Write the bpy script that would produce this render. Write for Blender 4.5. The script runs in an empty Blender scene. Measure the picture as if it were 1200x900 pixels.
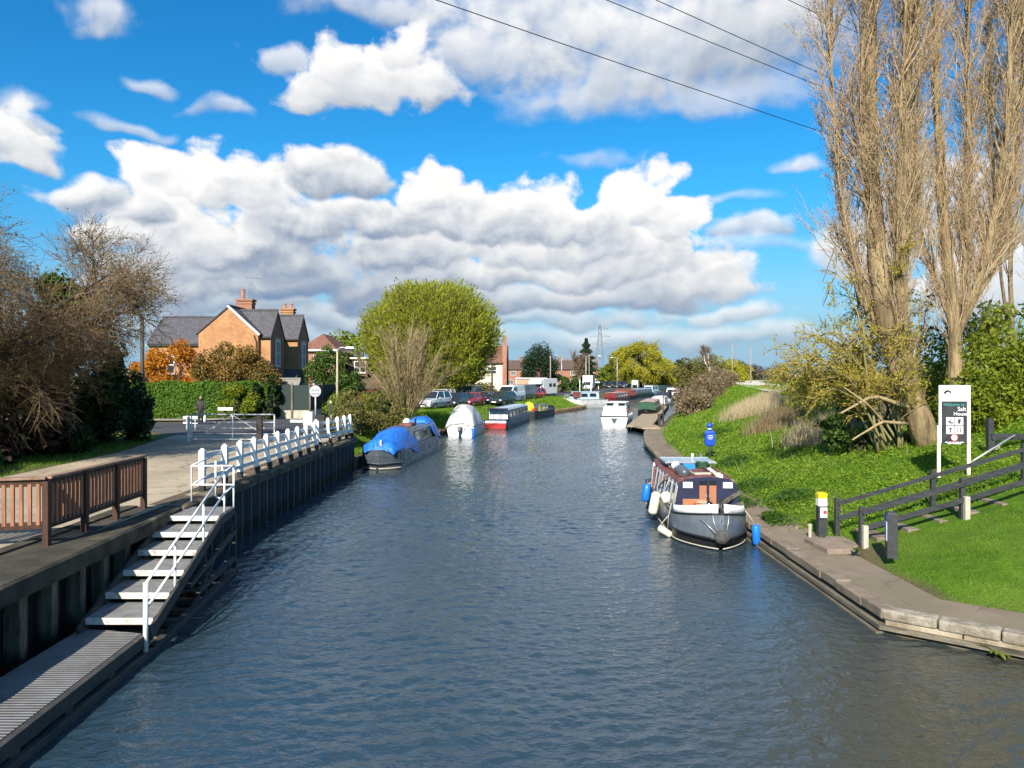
import bpy, bmesh, math, random
import numpy as np
from mathutils import Vector, Matrix, Euler

R = math.radians
S = bpy.context.scene
COL = S.collection
rng = np.random.default_rng(7)
random.seed(7)

# ------------------------------------------------------------------ camera
F, HC, HY = 873.0, 4.6, 440.0          # focal length in photo pixels, eye height over the water, horizon row
cam_d = bpy.data.cameras.new("camera")
cam = bpy.data.objects.new("camera", cam_d)
COL.objects.link(cam)
cam.location = (0, 0, HC)
cam.rotation_euler = (R(90), 0, 0)
cam_d.sensor_width = 36.0
cam_d.lens = 36.0 * F / 1200.0
cam_d.shift_y = -(450.0 - HY) / 1200.0
cam_d.clip_start = 0.1
cam_d.clip_end = 6000
S.camera = cam

# ------------------------------------------------------------------ exposure
S.view_settings.view_transform = 'Standard'
S.view_settings.look = 'None'
S.view_settings.gamma = 1.0
S.view_settings.use_curve_mapping = False
S.view_settings.exposure = 0.92
S.cycles.max_bounces = 6
S.cycles.diffuse_bounces = 2
S.cycles.glossy_bounces = 3
S.cycles.transmission_bounces = 3
S.cycles.transparent_max_bounces = 6
S.cycles.use_adaptive_sampling = True
S.cycles.adaptive_threshold = 0.015
S.cycles.adaptive_min_samples = 10
S.cycles.use_denoising = True
S.cycles.caustics_reflective = False
S.cycles.caustics_refractive = False

# ------------------------------------------------------------------ sun
SUN_EL, SUN_AZ = R(33), R(196)          # azimuth clockwise from +Y: behind the viewer, a little to the left
sun_d = bpy.data.lights.new("sun", 'SUN')
sun_d.energy = 4.5
sun_d.angle = R(0.5)
sun_d.color = (1.0, 0.93, 0.82)
sun = bpy.data.objects.new("sun", sun_d)
COL.objects.link(sun)
sdir = Vector((math.sin(SUN_AZ) * math.cos(SUN_EL), math.cos(SUN_AZ) * math.cos(SUN_EL), math.sin(SUN_EL)))
sun.rotation_euler = (-sdir).to_track_quat('-Z', 'Y').to_euler()
sun.location = (-20, -60, 60)

# ------------------------------------------------------------------ node helpers
class NT:
    """thin wrapper that writes node trees as expressions"""
    def __init__(s, tree): s.t = tree
    def n(s, typ, **kw):
        nd = s.t.nodes.new(typ)
        for k, v in kw.items(): setattr(nd, k, v)
        return nd
    def put(s, sock, v):
        if isinstance(v, bpy.types.NodeSocket): s.t.links.new(v, sock)
        elif v is not None: sock.default_value = v
    def math(s, op, a, b=None, c=None, clamp=False):
        nd = s.n('ShaderNodeMath', operation=op, use_clamp=clamp)
        s.put(nd.inputs[0], a); s.put(nd.inputs[1], b); s.put(nd.inputs[2], c)
        return nd.outputs[0]
    def vec(s, op, a, b=None, c=None, scale=None):
        nd = s.n('ShaderNodeVectorMath', operation=op)
        s.put(nd.inputs[0], a)
        if b is not None: s.put(nd.inputs[1], b)
        if c is not None: s.put(nd.inputs[2], c)
        if scale is not None: s.put(nd.inputs['Scale'], scale)
        return nd.outputs['Value'] if op in ('LENGTH', 'DOT_PRODUCT', 'DISTANCE') else nd.outputs[0]
    def noise(s, vec, scale=5, detail=4, rough=0.5, dist=0.0, out=0, lac=2.0, dim='3D'):
        nd = s.n('ShaderNodeTexNoise', noise_dimensions=dim)
        if vec is not None: s.put(nd.inputs['Vector'], vec)
        s.put(nd.inputs['Scale'], scale); s.put(nd.inputs['Detail'], detail)
        s.put(nd.inputs['Roughness'], rough); s.put(nd.inputs['Distortion'], dist); s.put(nd.inputs['Lacunarity'], lac)
        return nd.outputs[out]
    def voro(s, vec, scale=5, feature='F1', detail=0, rough=.5, smooth=None, out='Distance', dim='3D'):
        nd = s.n('ShaderNodeTexVoronoi', feature=feature, voronoi_dimensions=dim)
        if vec is not None: s.put(nd.inputs['Vector'], vec)
        s.put(nd.inputs['Scale'], scale)
        if 'Detail' in nd.inputs: s.put(nd.inputs['Detail'], detail); s.put(nd.inputs['Roughness'], rough)
        if smooth is not None: s.put(nd.inputs['Smoothness'], smooth)
        return nd.outputs[out]
    def ramp(s, fac, stops, interp='LINEAR'):
        nd = s.n('ShaderNodeValToRGB'); cr = nd.color_ramp; cr.interpolation = interp
        while len(cr.elements) < len(stops): cr.elements.new(0.5)
        for e, (p, c) in zip(cr.elements, stops):
            e.position = p; e.color = (c[0], c[1], c[2], 1) if hasattr(c, '__len__') else (c, c, c, 1)
        s.put(nd.inputs[0], fac)
        return nd.outputs[0]
    def mix(s, fac, a, b, blend='MIX'):
        nd = s.n('ShaderNodeMix', data_type='RGBA', blend_type=blend)
        s.put(nd.inputs[0], fac)
        s.put(nd.inputs[6], c4(a)); s.put(nd.inputs[7], c4(b))
        return nd.outputs[2]
    def smap(s, v, a, b, c=0.0, d=1.0, smooth=True):
        nd = s.n('ShaderNodeMapRange', interpolation_type='SMOOTHSTEP' if smooth else 'LINEAR', clamp=not smooth)
        s.put(nd.inputs[0], v); s.put(nd.inputs[1], a); s.put(nd.inputs[2], b); s.put(nd.inputs[3], c); s.put(nd.inputs[4], d)
        return nd.outputs[0]
    def xyz(s, x, y, z):
        nd = s.n('ShaderNodeCombineXYZ'); s.put(nd.inputs[0], x); s.put(nd.inputs[1], y); s.put(nd.inputs[2], z)
        return nd.outputs[0]
    def sep(s, v):
        nd = s.n('ShaderNodeSeparateXYZ'); s.put(nd.inputs[0], v)
        return nd.outputs

def c4(c):
    if isinstance(c, bpy.types.NodeSocket): return c
    return (c[0], c[1], c[2], 1.0)

# ------------------------------------------------------------------ world: Nishita sky with procedural cumulus at infinity
W = bpy.data.worlds.new("World")
S.world = W
W.use_nodes = True
W.cycles.sampling_method = 'NONE'
wt = W.node_tree
wt.nodes.clear()
w = NT(wt)
sky = w.n('ShaderNodeTexSky', sky_type='NISHITA', sun_disc=False)
sky.sun_elevation = SUN_EL
sky.sun_rotation = SUN_AZ
sky.air_density = 1.0; sky.dust_density = 0.3; sky.ozone_density = 2.5

# heaps of cloud, farthest (lowest) first: drawn up in photo pixels, kept as directions
def _ang(px, py):
    return math.degrees(math.atan2(px - 600, F)), math.degrees(math.atan2(HY - py, math.hypot(px - 600, F)))
# px, py, half width, half height, softness of the edge, opacity, lightness
CLOUDS = [
    (560, 402, 420, 16, .9, .42, .30), (250, 385, 240, 20, .9, .45, .25), (820, 398, 160, 13, .8, .45, .30),
    (640, 374, 130, 14, .5, .7, .26), (420, 378, 130, 17, .5, .75, .14), (860, 370, 60, 14, .5, .8, .40), (270, 358, 120, 24, .5, .85, .18),
    (600, 352, 130, 22, .4, .9, .22), (740, 350, 120, 20, .4, .9, .22), (460, 350, 130, 26, .4, .9, .12), (340, 330, 130, 36, .4, .95, .16),
    (835, 328, 46, 30, .25, 1, .62), (790, 338, 60, 22, .3, 1, .40), (560, 322, 110, 24, .3, 1, .42), (690, 322, 90, 24, .3, 1, .45), (210, 325, 90, 40, .4, .95, .30), (470, 300, 90, 30, .35, 1, .35),
    (765, 300, 90, 44, .25, 1, .62), (600, 296, 80, 26, .25, 1, .58), (520, 290, 70, 24, .25, 1, .55), (690, 292, 70, 26, .25, 1, .55), (300, 290, 90, 46, .35, 1, .30), (215, 282, 80, 52, .3, 1, .50),
    (800, 262, 42, 40, .2, 1, .72), (752, 240, 52, 44, .2, 1, .80), (705, 270, 50, 34, .2, 1, .62), (345, 262, 60, 34, .35, 1, .34),
    (660, 262, 80, 34, .25, 1, .50), (590, 268, 90, 30, .25, 1, .48), (180, 240, 66, 52, .2, 1, .80), (150, 268, 50, 36, .25, 1, .60),
    (640, 246, 44, 32, .2, 1, .74), (560, 246, 70, 34, .25, 1, .62), (455, 262, 80, 32, .3, 1, .36), (500, 228, 44, 30, .2, 1, .72), (250, 215, 62, 40, .2, 1, .82), (205, 212, 46, 36, .2, 1, .86),
    (300, 222, 46, 30, .25, 1, .66), (100, 236, 56, 26, .35, .95, .42), (60, 226, 34, 18, .4, .9, .62), (150, 250, 44, 22, .35, .95, .36),
    (395, 208, 78, 26, .35, 1, .34), (365, 190, 34, 16, .3, 1, .60),
    (895, 268, 46, 16, .5, .8, .42), (940, 187, 28, 11, .6, .75, .6), (1000, 300, 60, 40, .5, .8, .5), (1090, 240, 60, 60, .5, .8, .6), (1160, 330, 110, 60, .5, .9, .6), (880, 290, 70, 10, .8, .4, .5), (690, 190, 50, 7, .8, .4, .5), (865, 232, 40, 7, .8, .35, .6), (30, 130, 40, 12, .7, .6, .5),
    (172, 98, 20, 9, .6, .6, .55), (165, 152, 44, 9, .6, .6, .5), (262, 130, 40, 10, .6, .65, .5), (335, 72, 44, 18, .5, .75, .55), (112, 18, 46, 20, .6, .7, .5),
    (20, 162, 52, 36, .3, 1, .62), (66, 156, 18, 9, .5, .7, .5),
    (840, 118, 90, 22, .7, .65, .62), (690, 112, 76, 26, .7, .7, .62), (640, 30, 130, 60, .8, .8, .44), (780, 62, 140, 64, .7, .85, .46), (900, 34, 90, 66, .7, .9, .34), (450, 6, 90, 20, .7, .7, .5), (560, 70, 60, 40, .8, .7, .5),
    (515, 112, 44, 24, .35, .95, .46), (400, 116, 56, 26, .3, 1, .52), (445, 96, 66, 40, .25, 1, .66), (480, 64, 40, 30, .3, 1, .74),
]

CLOUD_RAMP = [(0.0, (1.30, 2.0, 3.2)), (0.25, (2.3, 2.75, 3.5)), (0.5, (3.9, 4.2, 4.65)), (0.75, (5.3, 5.4, 5.55)), (1.0, (6.5, 6.45, 6.4))]
tc = w.n('ShaderNodeTexCoord')
dx, dy, dz = w.sep(tc.outputs['Generated'])[0:3]
az = w.math('MULTIPLY', w.math('ARCTAN2', dx, dy), 57.29578)
el = w.math('MULTIPLY', w.math('ARCSINE', dz), 57.29578)
# noise space: az/el, flattened towards the horizon as layers of cloud are
flat = w.math('ADD', el, w.math('DIVIDE', -30.0, w.math('ADD', w.math('MAXIMUM', el, 0.0), 6.0)))
P0 = w.xyz(az, el, 0.0)
Q0 = w.xyz(az, flat, 0.0)
warp = w.noise(Q0, 0.16, 2, .55, out=1, dim='2D')
wv = w.vec('MULTIPLY', w.vec('SUBTRACT', warp, (.5, .5, .5)), (6.5, 3.0, 0))
PW = w.vec('ADD', P0, wv)
def billow(off, detail, fine_amp):
    q = w.vec('ADD', PQ, (off[0], off[1], 0))
    vo = w.voro(q, 0.34, 'F1', 1.6, .5, dim='2D')
    puff = w.math('MULTIPLY_ADD', w.math('MULTIPLY', vo, vo), -1.15, 0.36)       # rounded heads with creases between
    fine = w.math('SUBTRACT', w.noise(q, 0.40, detail, .56, dim='2D'), 0.5)
    return w.math('MULTIPLY_ADD', fine, fine_amp, w.math('MULTIPLY', puff, 0.20))
PQ = w.vec('ADD', w.vec('MULTIPLY', P0, (1.0, 1.25, 0)), w.vec('SCALE', wv, scale=0.35))
N0, N1 = billow((0, 0), 7, 1.0), billow((-0.35, 0.95), 3, 0.85)
relief = w.math('MULTIPLY', w.math('SUBTRACT', N0, N1), w.math('MULTIPLY', w.smap(el, 14, 23, 0.66, 0.36), w.smap(el, 4, 10, .5, 1.0)))
NB = w.math('ADD', N0, 1.0)
def layer(clouds):
    """one depth of cloud: colour and cover"""
    acc = (0.0, 0.0, 0.0)
    for (px, py, rx, ry, soft, opac, light) in clouds:
        if soft >= .6: soft *= 1.35
        a_, e_ = _ang(px, py)
        k = math.degrees(1 / F); c_ = math.cos(R(a_))
        kx, ky = 1 / (rx * 1.10 * k * c_ * c_), 1 / (ry * 1.12 * k * c_)
        d_ = w.vec('SUBTRACT', PW, (a_, e_, 0))
        v1 = w.vec('MULTIPLY', d_, (kx, ky, 0))
        v2 = w.vec('MULTIPLY', d_, (-kx, -ky * 1.45, 0))            # flatter below than above
        ln = w.vec('LENGTH', w.vec('MAXIMUM', v1, v2))
        al = w.smap(w.math('SUBTRACT', NB, ln), -soft * .55, soft * .55 + .08, 0.0, opac)
        lift = w.math('ADD', w.vec('DOT_PRODUCT', v1, (0, 0.56, 0)), light + (.19 if py < 345 else .24))      # white crowns, shaded bases
        nd = w.n('ShaderNodeMix', data_type='VECTOR')
        w.put(nd.inputs[0], al); w.put(nd.inputs[4], acc); w.put(nd.inputs[5], w.xyz(lift, 1.0, 0.0))
        acc = nd.outputs[1]
    sh_, al_ = w.sep(acc)[0:2]
    sh_ = w.math('DIVIDE', sh_, w.math('MAXIMUM', al_, 0.02))
    return w.ramp(w.math('ADD', sh_, relief, clamp=True), CLOUD_RAMP), w.math('MULTIPLY', al_, w.smap(el, -1.0, 1.5))
hs = w.n('ShaderNodeHueSaturation'); hs.inputs['Saturation'].default_value = 1.35; hs.inputs['Value'].default_value = 1.0
wt.links.new(sky.outputs[0], hs.inputs['Color'])
skyc = w.mix(1.0, hs.outputs[0], w.mix(w.smap(el, 16.0, 5.0), (0.36, 1.0, 1.10), (0.46, 0.74, 0.86)), 'MULTIPLY')
# pale air near the horizon
skyc = w.mix(w.smap(el, 10.0, 0.5, 0.0, 0.92), skyc, (2.05, 3.3, 4.7))
# the rest of the sky carries loose cumulus of the same kind
bk = w.noise(Q0, 0.06, 3, .55, dim='2D')
rest = w.mix(w.smap(bk, .54, .68, 0, .85), skyc, w.ramp(bk, [(.45, (7.0, 7.0, 7.1)), (.75, (3.0, 3.4, 4.2))]))
edge = w.math('MULTIPLY', w.smap(w.math('ABSOLUTE', az), 60, 48), w.smap(el, 46, 38))
def bgn(c):
    b = w.n('ShaderNodeBackground'); b.inputs['Strength'].default_value = 0.082
    wt.links.new(c, b.inputs['Color'])
    return b.outputs[0]
def over(fac, under, top):
    mx = w.n('ShaderNodeMixShader')
    wt.links.new(fac, mx.inputs[0]); wt.links.new(under, mx.inputs[1]); wt.links.new(top, mx.inputs[2])
    return mx.outputs[0]
front = bgn(skyc)
nl = 5; per = -(-len(CLOUDS) // nl)
for i in range(nl):
    c_, a_ = layer(CLOUDS[i * per:(i + 1) * per])
    front = over(a_, front, bgn(c_))
wo = w.n('ShaderNodeOutputWorld')
wt.links.new(over(edge, bgn(rest), front), wo.inputs['Surface'])
# ================================================================== building helpers
class MB:
    """collects shapes, then links them as ONE mesh object"""
    def __init__(s): s.v = []; s.f = []; s.m = []; s.mi = 0
    def add(s, vs, fs):
        o = len(s.v)
        s.v += [tuple(v) for v in vs]
        s.f += [tuple(i + o for i in f) for f in fs]
        s.m += [s.mi] * len(fs)
        return s
    def box(s, c, d, rz=0.0, M=None, taper=1.0):
        x, y, z = d[0] / 2, d[1] / 2, d[2] / 2
        vs = [Vector((sx * x * (taper if sz > 0 else 1), sy * y * (taper if sz > 0 else 1), sz * z)) for sz in (-1, 1) for sx, sy in ((-1, -1), (1, -1), (1, 1), (-1, 1))]
        if M is not None: vs = [M @ v for v in vs]
        if rz: vs = [Matrix.Rotation(rz, 3, 'Z') @ v for v in vs]
        vs = [v + Vector(c) for v in vs]
        return s.add(vs, [(3, 2, 1, 0), (4, 5, 6, 7), (0, 1, 5, 4), (1, 2, 6, 5), (2, 3, 7, 6), (3, 0, 4, 7)])
    def bar(s, p, q, w, h, up=(0, 0, 1)):
        p, q = Vector(p), Vector(q)
        t = (q - p).normalized()
        u = Vector(up)
        if abs(t.dot(u)) > .98: u = Vector((0, 1, 0))
        a = t.cross(u).normalized() * w / 2
        b = a.cross(t).normalized() * h / 2
        vs = [p - a - b, p + a - b, p + a + b, p - a + b, q - a - b, q + a - b, q + a + b, q - a + b]
        return s.add(vs, [(0, 1, 2, 3), (7, 6, 5, 4), (0, 4, 5, 1), (1, 5, 6, 2), (2, 6, 7, 3), (3, 7, 4, 0)])
    def tube(s, pts, r, n=8, cap=True):
        pts = [Vector(p) for p in pts]
        rs = r if hasattr(r, '__len__') else [r] * len(pts)
        rings = []
        ref = None
        for i, p in enumerate(pts):
            t = (pts[min(i + 1, len(pts) - 1)] - pts[max(i - 1, 0)]).normalized()
            if ref is None:
                ref = Vector((0, 0, 1)) if abs(t.z) < .9 else Vector((1, 0, 0))
            a = (ref - t * ref.dot(t)).normalized(); b = t.cross(a); ref = a
            rings.append([p + (a * math.cos(k * 2 * math.pi / n) + b * math.sin(k * 2 * math.pi / n)) * rs[i] for k in range(n)])
        return s.loft(rings, cap=cap)
    def loft(s, rings, closed=True, cap=True):
        n = len(rings[0]); vs = [v for r in rings for v in r]; fs = []
        for i in range(len(rings) - 1):
            for k in range(n if closed else n - 1):
                k2 = (k + 1) % n
                fs.append((i * n + k, i * n + k2, (i + 1) * n + k2, (i + 1) * n + k))
        if cap and closed:
            fs.append(tuple(reversed(range(n)))); fs.append(tuple((len(rings) - 1) * n + k for k in range(n)))
        return s.add(vs, fs)
    def prism(s, poly, z0, z1):
        n = len(poly)
        vs = [(x, y, z0) for x, y in poly] + [(x, y, z1) for x, y in poly]
        fs = [tuple(reversed(range(n))), tuple(range(n, 2 * n))] + [(k, (k + 1) % n, n + (k + 1) % n, n + k) for k in range(n)]
        return s.add(vs, fs)
    def prism_axis(s, poly, a0, a1, axis='x'):
        """poly in the plane across the axis: (y,z) for x, (x,z) for y"""
        n = len(poly)
        mk = (lambda p, t: (t, p[0], p[1])) if axis == 'x' else (lambda p, t: (p[0], t, p[1]))
        vs = [mk(p, a0) for p in poly] + [mk(p, a1) for p in poly]
        fs = [tuple(reversed(range(n))), tuple(range(n, 2 * n))] + [(k, (k + 1) % n, n + (k + 1) % n, n + k) for k in range(n)]
        return s.add(vs, fs)
    def sphere(s, c, r, nu=12, nv=8):
        r = r if hasattr(r, '__len__') else (r, r, r)
        rings = []
        for j in range(nv + 1):
            ph = math.pi * (j / nv - .5)
            cr = max(math.cos(ph), .02)
            rings.append([(c[0] + r[0] * cr * math.cos(2 * math.pi * k / nu), c[1] + r[1] * cr * math.sin(2 * math.pi * k / nu), c[2] + r[2] * math.sin(ph)) for k in range(nu)])
        return s.loft(rings)
    def lathe(s, c, prof, n=16, axis='z'):
        rings = []
        hollow = prof[0][0] == prof[-1][0] and prof[0][0] > .05       # a ring, open in the middle
        if hollow: prof = list(prof) + [prof[0]]
        for r, z in prof:
            ring = []
            for k in range(n):
                a = 2 * math.pi * k / n
                q = (r * math.cos(a), r * math.sin(a), z)
                if axis == 'y': q = (q[0], q[2], q[1])
                if axis == 'x': q = (q[2], q[0], q[1])
                ring.append((c[0] + q[0], c[1] + q[1], c[2] + q[2]))
            rings.append(ring)
        return s.loft(rings, cap=not hollow)
    def quad(s, a, b, c, d): return s.add([a, b, c, d], [(0, 1, 2, 3)])
    def build(s, name, mats, parent=None, smooth=False, bevel=0.0, world=False):
        if not isinstance(mats, (list, tuple)): mats = [mats]
        me = bpy.data.meshes.new(name)
        v = s.v
        if world and parent is not None:
            Mi = (Matrix.Translation(parent.location) @ parent.rotation_euler.to_matrix().to_4x4()).inverted() if parent.parent is None else None
            if Mi is None:
                pp = parent.parent
                Mi = (Matrix.Translation(pp.location) @ pp.rotation_euler.to_matrix().to_4x4()).inverted()
            v = [Mi @ Vector(p) for p in v]
        me.from_pydata(v, [], s.f)
        for m_ in mats: me.materials.append(m_)
        if len(mats) > 1: me.polygons.foreach_set('material_index', s.m)
        bm = bmesh.new(); bm.from_mesh(me)
        bmesh.ops.recalc_face_normals(bm, faces=bm.faces)
        bm.to_mesh(me); bm.free()
        if smooth: me.polygons.foreach_set('use_smooth', [True] * len(me.polygons))
        o = bpy.data.objects.new(name, me)
        COL.objects.link(o)
        if parent is not None: o.parent = parent
        if bevel:
            b = o.modifiers.new('edge', 'BEVEL'); b.width = bevel; b.segments = 2; b.limit_method = 'ANGLE'; b.angle_limit = R(40)
            b.harden_normals = False
        return o

def np_mesh(name, verts, faces, mat, parent=None, smooth=False, world=True):
    """verts N x 3, faces M x k (k constant)"""
    verts = np.asarray(verts, dtype=np.float32); faces = np.asarray(faces, dtype=np.int32)
    if parent is not None and world:
        Mi = np.array((Matrix.Translation(parent.location) @ parent.rotation_euler.to_matrix().to_4x4()).inverted())
        verts = verts @ Mi[:3, :3].T.astype(np.float32) + Mi[:3, 3].astype(np.float32)
    me = bpy.data.meshes.new(name)
    k = faces.shape[1]
    me.vertices.add(len(verts)); me.vertices.foreach_set('co', np.ascontiguousarray(verts, dtype=np.float32).ravel())
    me.loops.add(faces.size); me.loops.foreach_set('vertex_index', np.ascontiguousarray(faces).ravel())
    me.polygons.add(len(faces)); me.polygons.foreach_set('loop_start', np.arange(0, faces.size, k, dtype=np.int32))
    me.polygons.foreach_set('loop_total', np.full(len(faces), k, dtype=np.int32))
    if smooth: me.polygons.foreach_set('use_smooth', np.ones(len(faces), dtype=bool))
    me.update(calc_edges=True); me.validate()
    me.materials.append(mat)
    o = bpy.data.objects.new(name, me); COL.objects.link(o)
    if parent is not None: o.parent = parent
    return o

def thing(name, label, cat, loc=(0, 0, 0), rz=0.0, group=None):
    o = bpy.data.objects.new(name, None); COL.objects.link(o)
    o.empty_display_size = .3
    o.location = loc; o.rotation_euler = (0, 0, rz)
    return tag(o, label, cat, group)

def tag(o, label, cat, group=None):
    o['label'] = label; o['category'] = cat
    if group: o['group'] = group
    return o

def struct(o): o['kind'] = 'structure'; return o
def stuff(o): o['kind'] = 'stuff'; return o

def copy_tree(o, parent=None):
    c = o.copy(); COL.objects.link(c)
    if parent is not None: c.parent = parent
    for ch in list(o.children): copy_tree(ch, c)
    return c

# ------------------------------------------------------------------ materials
def mat(name, c1, c2=None, scale=6.0, rough=.6, metal=0.0, bump=0.0, bscale=None, detail=5, spec=.4, contrast=(.35, .65), c3=None, s3=None, m3=(.55, .7), coat=0.0, coords='Object', stretch=(1, 1, 1), trans=0.0, alpha=None):
    m = bpy.data.materials.new(name); m.use_nodes = True
    n = NT(m.node_tree); p = m.node_tree.nodes['Principled BSDF']
    p.inputs['Roughness'].default_value = rough; p.inputs['Metallic'].default_value = metal
    p.inputs['Specular IOR Level'].default_value = spec
    p.inputs['Coat Weight'].default_value = coat
    v = n.n('ShaderNodeTexCoord').outputs[coords]
    if stretch != (1, 1, 1): v = n.vec('MULTIPLY', v, stretch)
    col = c4(c1)
    if c2 is not None:
        nz = n.noise(v, scale, detail, .6)
        col = n.mix(n.smap(nz, contrast[0], contrast[1]), c1, c2)
        r2 = n.smap(nz, .3, .7, max(rough - .08, 0.02), min(rough + .08, 1))
        n.put(p.inputs['Roughness'], r2)
    if c3 is not None:
        nz3 = n.noise(v, s3 or scale * .3, 6, .65)
        col = n.mix(n.smap(nz3, m3[0], m3[1]), col, c3)
    n.put(p.inputs['Base Color'], col)
    if bump:
        bn = n.n('ShaderNodeBump'); bn.inputs['Strength'].default_value = 1.0; bn.inputs['Distance'].default_value = bump
        n.put(bn.inputs['Height'], n.noise(v, bscale or scale * 3, 4, .6))
        n.put(p.inputs['Normal'], bn.outputs[0])
    if trans: p.inputs['Transmission Weight'].default_value = trans
    return m

def leaf_mat(name, cols, trans=.35, clump=.6, rough=.55, dead=None):
    """foliage: colour varies leaf by leaf and clump by clump; light comes through the leaves"""
    m = bpy.data.materials.new(name); m.use_nodes = True
    n = NT(m.node_tree); m.node_tree.nodes.clear()
    rnd = n.n('ShaderNodeNewGeometry').outputs['Random Per Island']
    v = n.n('ShaderNodeTexCoord').outputs['Object']
    nz = n.noise(v, clump, 3, .55)
    f = n.math('MULTIPLY_ADD', n.math('SUBTRACT', nz, .5), 1.5, n.math('MULTIPLY_ADD', rnd, .7, .15), clamp=True)
    k = len(cols)
    col = n.ramp(f, [(i / (k - 1), c) for i, c in enumerate(cols)])
    d = n.n('ShaderNodeBsdfPrincipled'); d.inputs['Roughness'].default_value = rough; d.inputs['Specular IOR Level'].default_value = .25
    n.put(d.inputs['Base Color'], col)
    t = n.n('ShaderNodeBsdfTranslucent'); n.put(t.inputs[0], n.mix(.5, col, n.mix(1.0, col, (1.3, 1.5, .6), 'MULTIPLY')))
    mx = n.n('ShaderNodeMixShader'); mx.inputs[0].default_value = trans
    m.node_tree.links.new(d.outputs[0], mx.inputs[1]); m.node_tree.links.new(t.outputs[0], mx.inputs[2])
    o = n.n('ShaderNodeOutputMaterial'); m.node_tree.links.new(mx.outputs[0], o.inputs[0])
    return m

def bark_mat(name, c1, c2, c3=None, scale=3.0):
    return mat(name, c1, c2, scale=scale, rough=.85, bump=.03, bscale=scale * 4, spec=.15, c3=c3, s3=scale * .6, stretch=(1, 1, .25))

# ------------------------------------------------------------------ leaf scatter / twigs (numpy)
def rand_dirs(n, up=0.0):
    d = rng.normal(size=(n, 3)); d[:, 2] += up
    return d / np.linalg.norm(d, axis=1, keepdims=True)

def leaf_geo(cent, size, aspect=.5, up=.4, jitter=.4, fold=True, outward=None):
    """one small diamond per centre; returns verts, quads"""
    n = len(cent)
    nrm = rand_dirs(n, up)
    if outward is not None:
        nrm = nrm + outward; nrm /= np.linalg.norm(nrm, axis=1, keepdims=True)
    t = np.cross(nrm, rand_dirs(n)); t /= (np.linalg.norm(t, axis=1, keepdims=True) + 1e-9)
    b = np.cross(nrm, t)
    s = (size * (1 + jitter * rng.uniform(-1, 1, n)))[:, None]
    v = np.empty((n, 4, 3))
    v[:, 0] = cent - t * s; v[:, 1] = cent + b * s * aspect - nrm * s * .15; v[:, 2] = cent + t * s; v[:, 3] = cent - b * s * aspect - nrm * s * .15
    return v.reshape(-1, 3), np.arange(n * 4).reshape(n, 4)

def twig_geo(P, r0, r1, sides=3):
    """P: N x k x 3 polylines, r0/r1 radii at base/tip (N,) -> verts, quads (open tubes)"""
    N, k, _ = P.shape
    t = np.empty_like(P)
    t[:, 1:-1] = P[:, 2:] - P[:, :-2]; t[:, 0] = P[:, 1] - P[:, 0]; t[:, -1] = P[:, -1] - P[:, -2]
    t /= (np.linalg.norm(t, axis=2, keepdims=True) + 1e-9)
    ref = np.where(np.abs(t[..., 2:3]) < .9, np.array([0., 0, 1]), np.array([1., 0, 0]))
    ref = np.repeat(ref[:, :1], k, axis=1)
    a = np.cross(t, ref); a /= (np.linalg.norm(a, axis=2, keepdims=True) + 1e-9)
    b = np.cross(t, a)
    r0 = np.broadcast_to(np.asarray(r0, float), (N,)); r1 = np.broadcast_to(np.asarray(r1, float), (N,))
    rr = r0[:, None] + (r1 - r0)[:, None] * np.linspace(0, 1, k)[None]
    ang = np.arange(sides) * 2 * np.pi / sides
    V = P[:, :, None] + (a[:, :, None] * np.cos(ang)[None, None, :, None] + b[:, :, None] * np.sin(ang)[None, None, :, None]) * rr[:, :, None, None]
    idx = np.arange(N * k * sides).reshape(N, k, sides)
    q = np.stack([idx[:, :-1], np.roll(idx[:, :-1], -1, 2), np.roll(idx[:, 1:], -1, 2), idx[:, 1:]], axis=-1)
    return V.reshape(-1, 3), q.reshape(-1, 4)

def grow(base, d, length, k=5, bend=.15, up=0.0):
    """N shoots from base (N,3) along d (N,3): polylines N x k x 3 with wander and a pull up (or down)"""
    N = len(base)
    P = np.empty((N, k, 3)); P[:, 0] = base
    d = d / (np.linalg.norm(d, axis=1, keepdims=True) + 1e-9)
    step = (np.broadcast_to(np.asarray(length, float), (N,)) / (k - 1))[:, None]
    for i in range(1, k):
        d = d + rng.normal(size=(N, 3)) * bend
        d[:, 2] += up
        d = d / (np.linalg.norm(d, axis=1, keepdims=True) + 1e-9)
        P[:, i] = P[:, i - 1] + d * step
    return P

def on_lines(P, n, lo=.2, hi=1.0):
    """n random points along random polylines of P; returns points, tangents, fraction, index"""
    N, k, _ = P.shape
    i = rng.integers(0, N, n); f = rng.uniform(lo, hi, n) * (k - 1) * .9999
    j = f.astype(int); fr = (f - j)[:, None]
    p = P[i, j] * (1 - fr) + P[i, j + 1] * fr
    t = P[i, j + 1] - P[i, j]
    return p, t / (np.linalg.norm(t, axis=1, keepdims=True) + 1e-9), f / (k - 1), i

def side_dirs(t, spread, up=0.0):
    """directions leaving t at about spread (tan of the angle)"""
    r = rand_dirs(len(t)); r -= t * np.sum(r * t, axis=1, keepdims=True)
    r /= (np.linalg.norm(r, axis=1, keepdims=True) + 1e-9)
    d = t + r * spread
    d[:, 2] += up
    return d / np.linalg.norm(d, axis=1, keepdims=True)

def join_geo(parts):
    vs, fs, o = [], [], 0
    for v, f in parts:
        vs.append(v); fs.append(f + o); o += len(v)
    return np.concatenate(vs), np.concatenate(fs)

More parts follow.
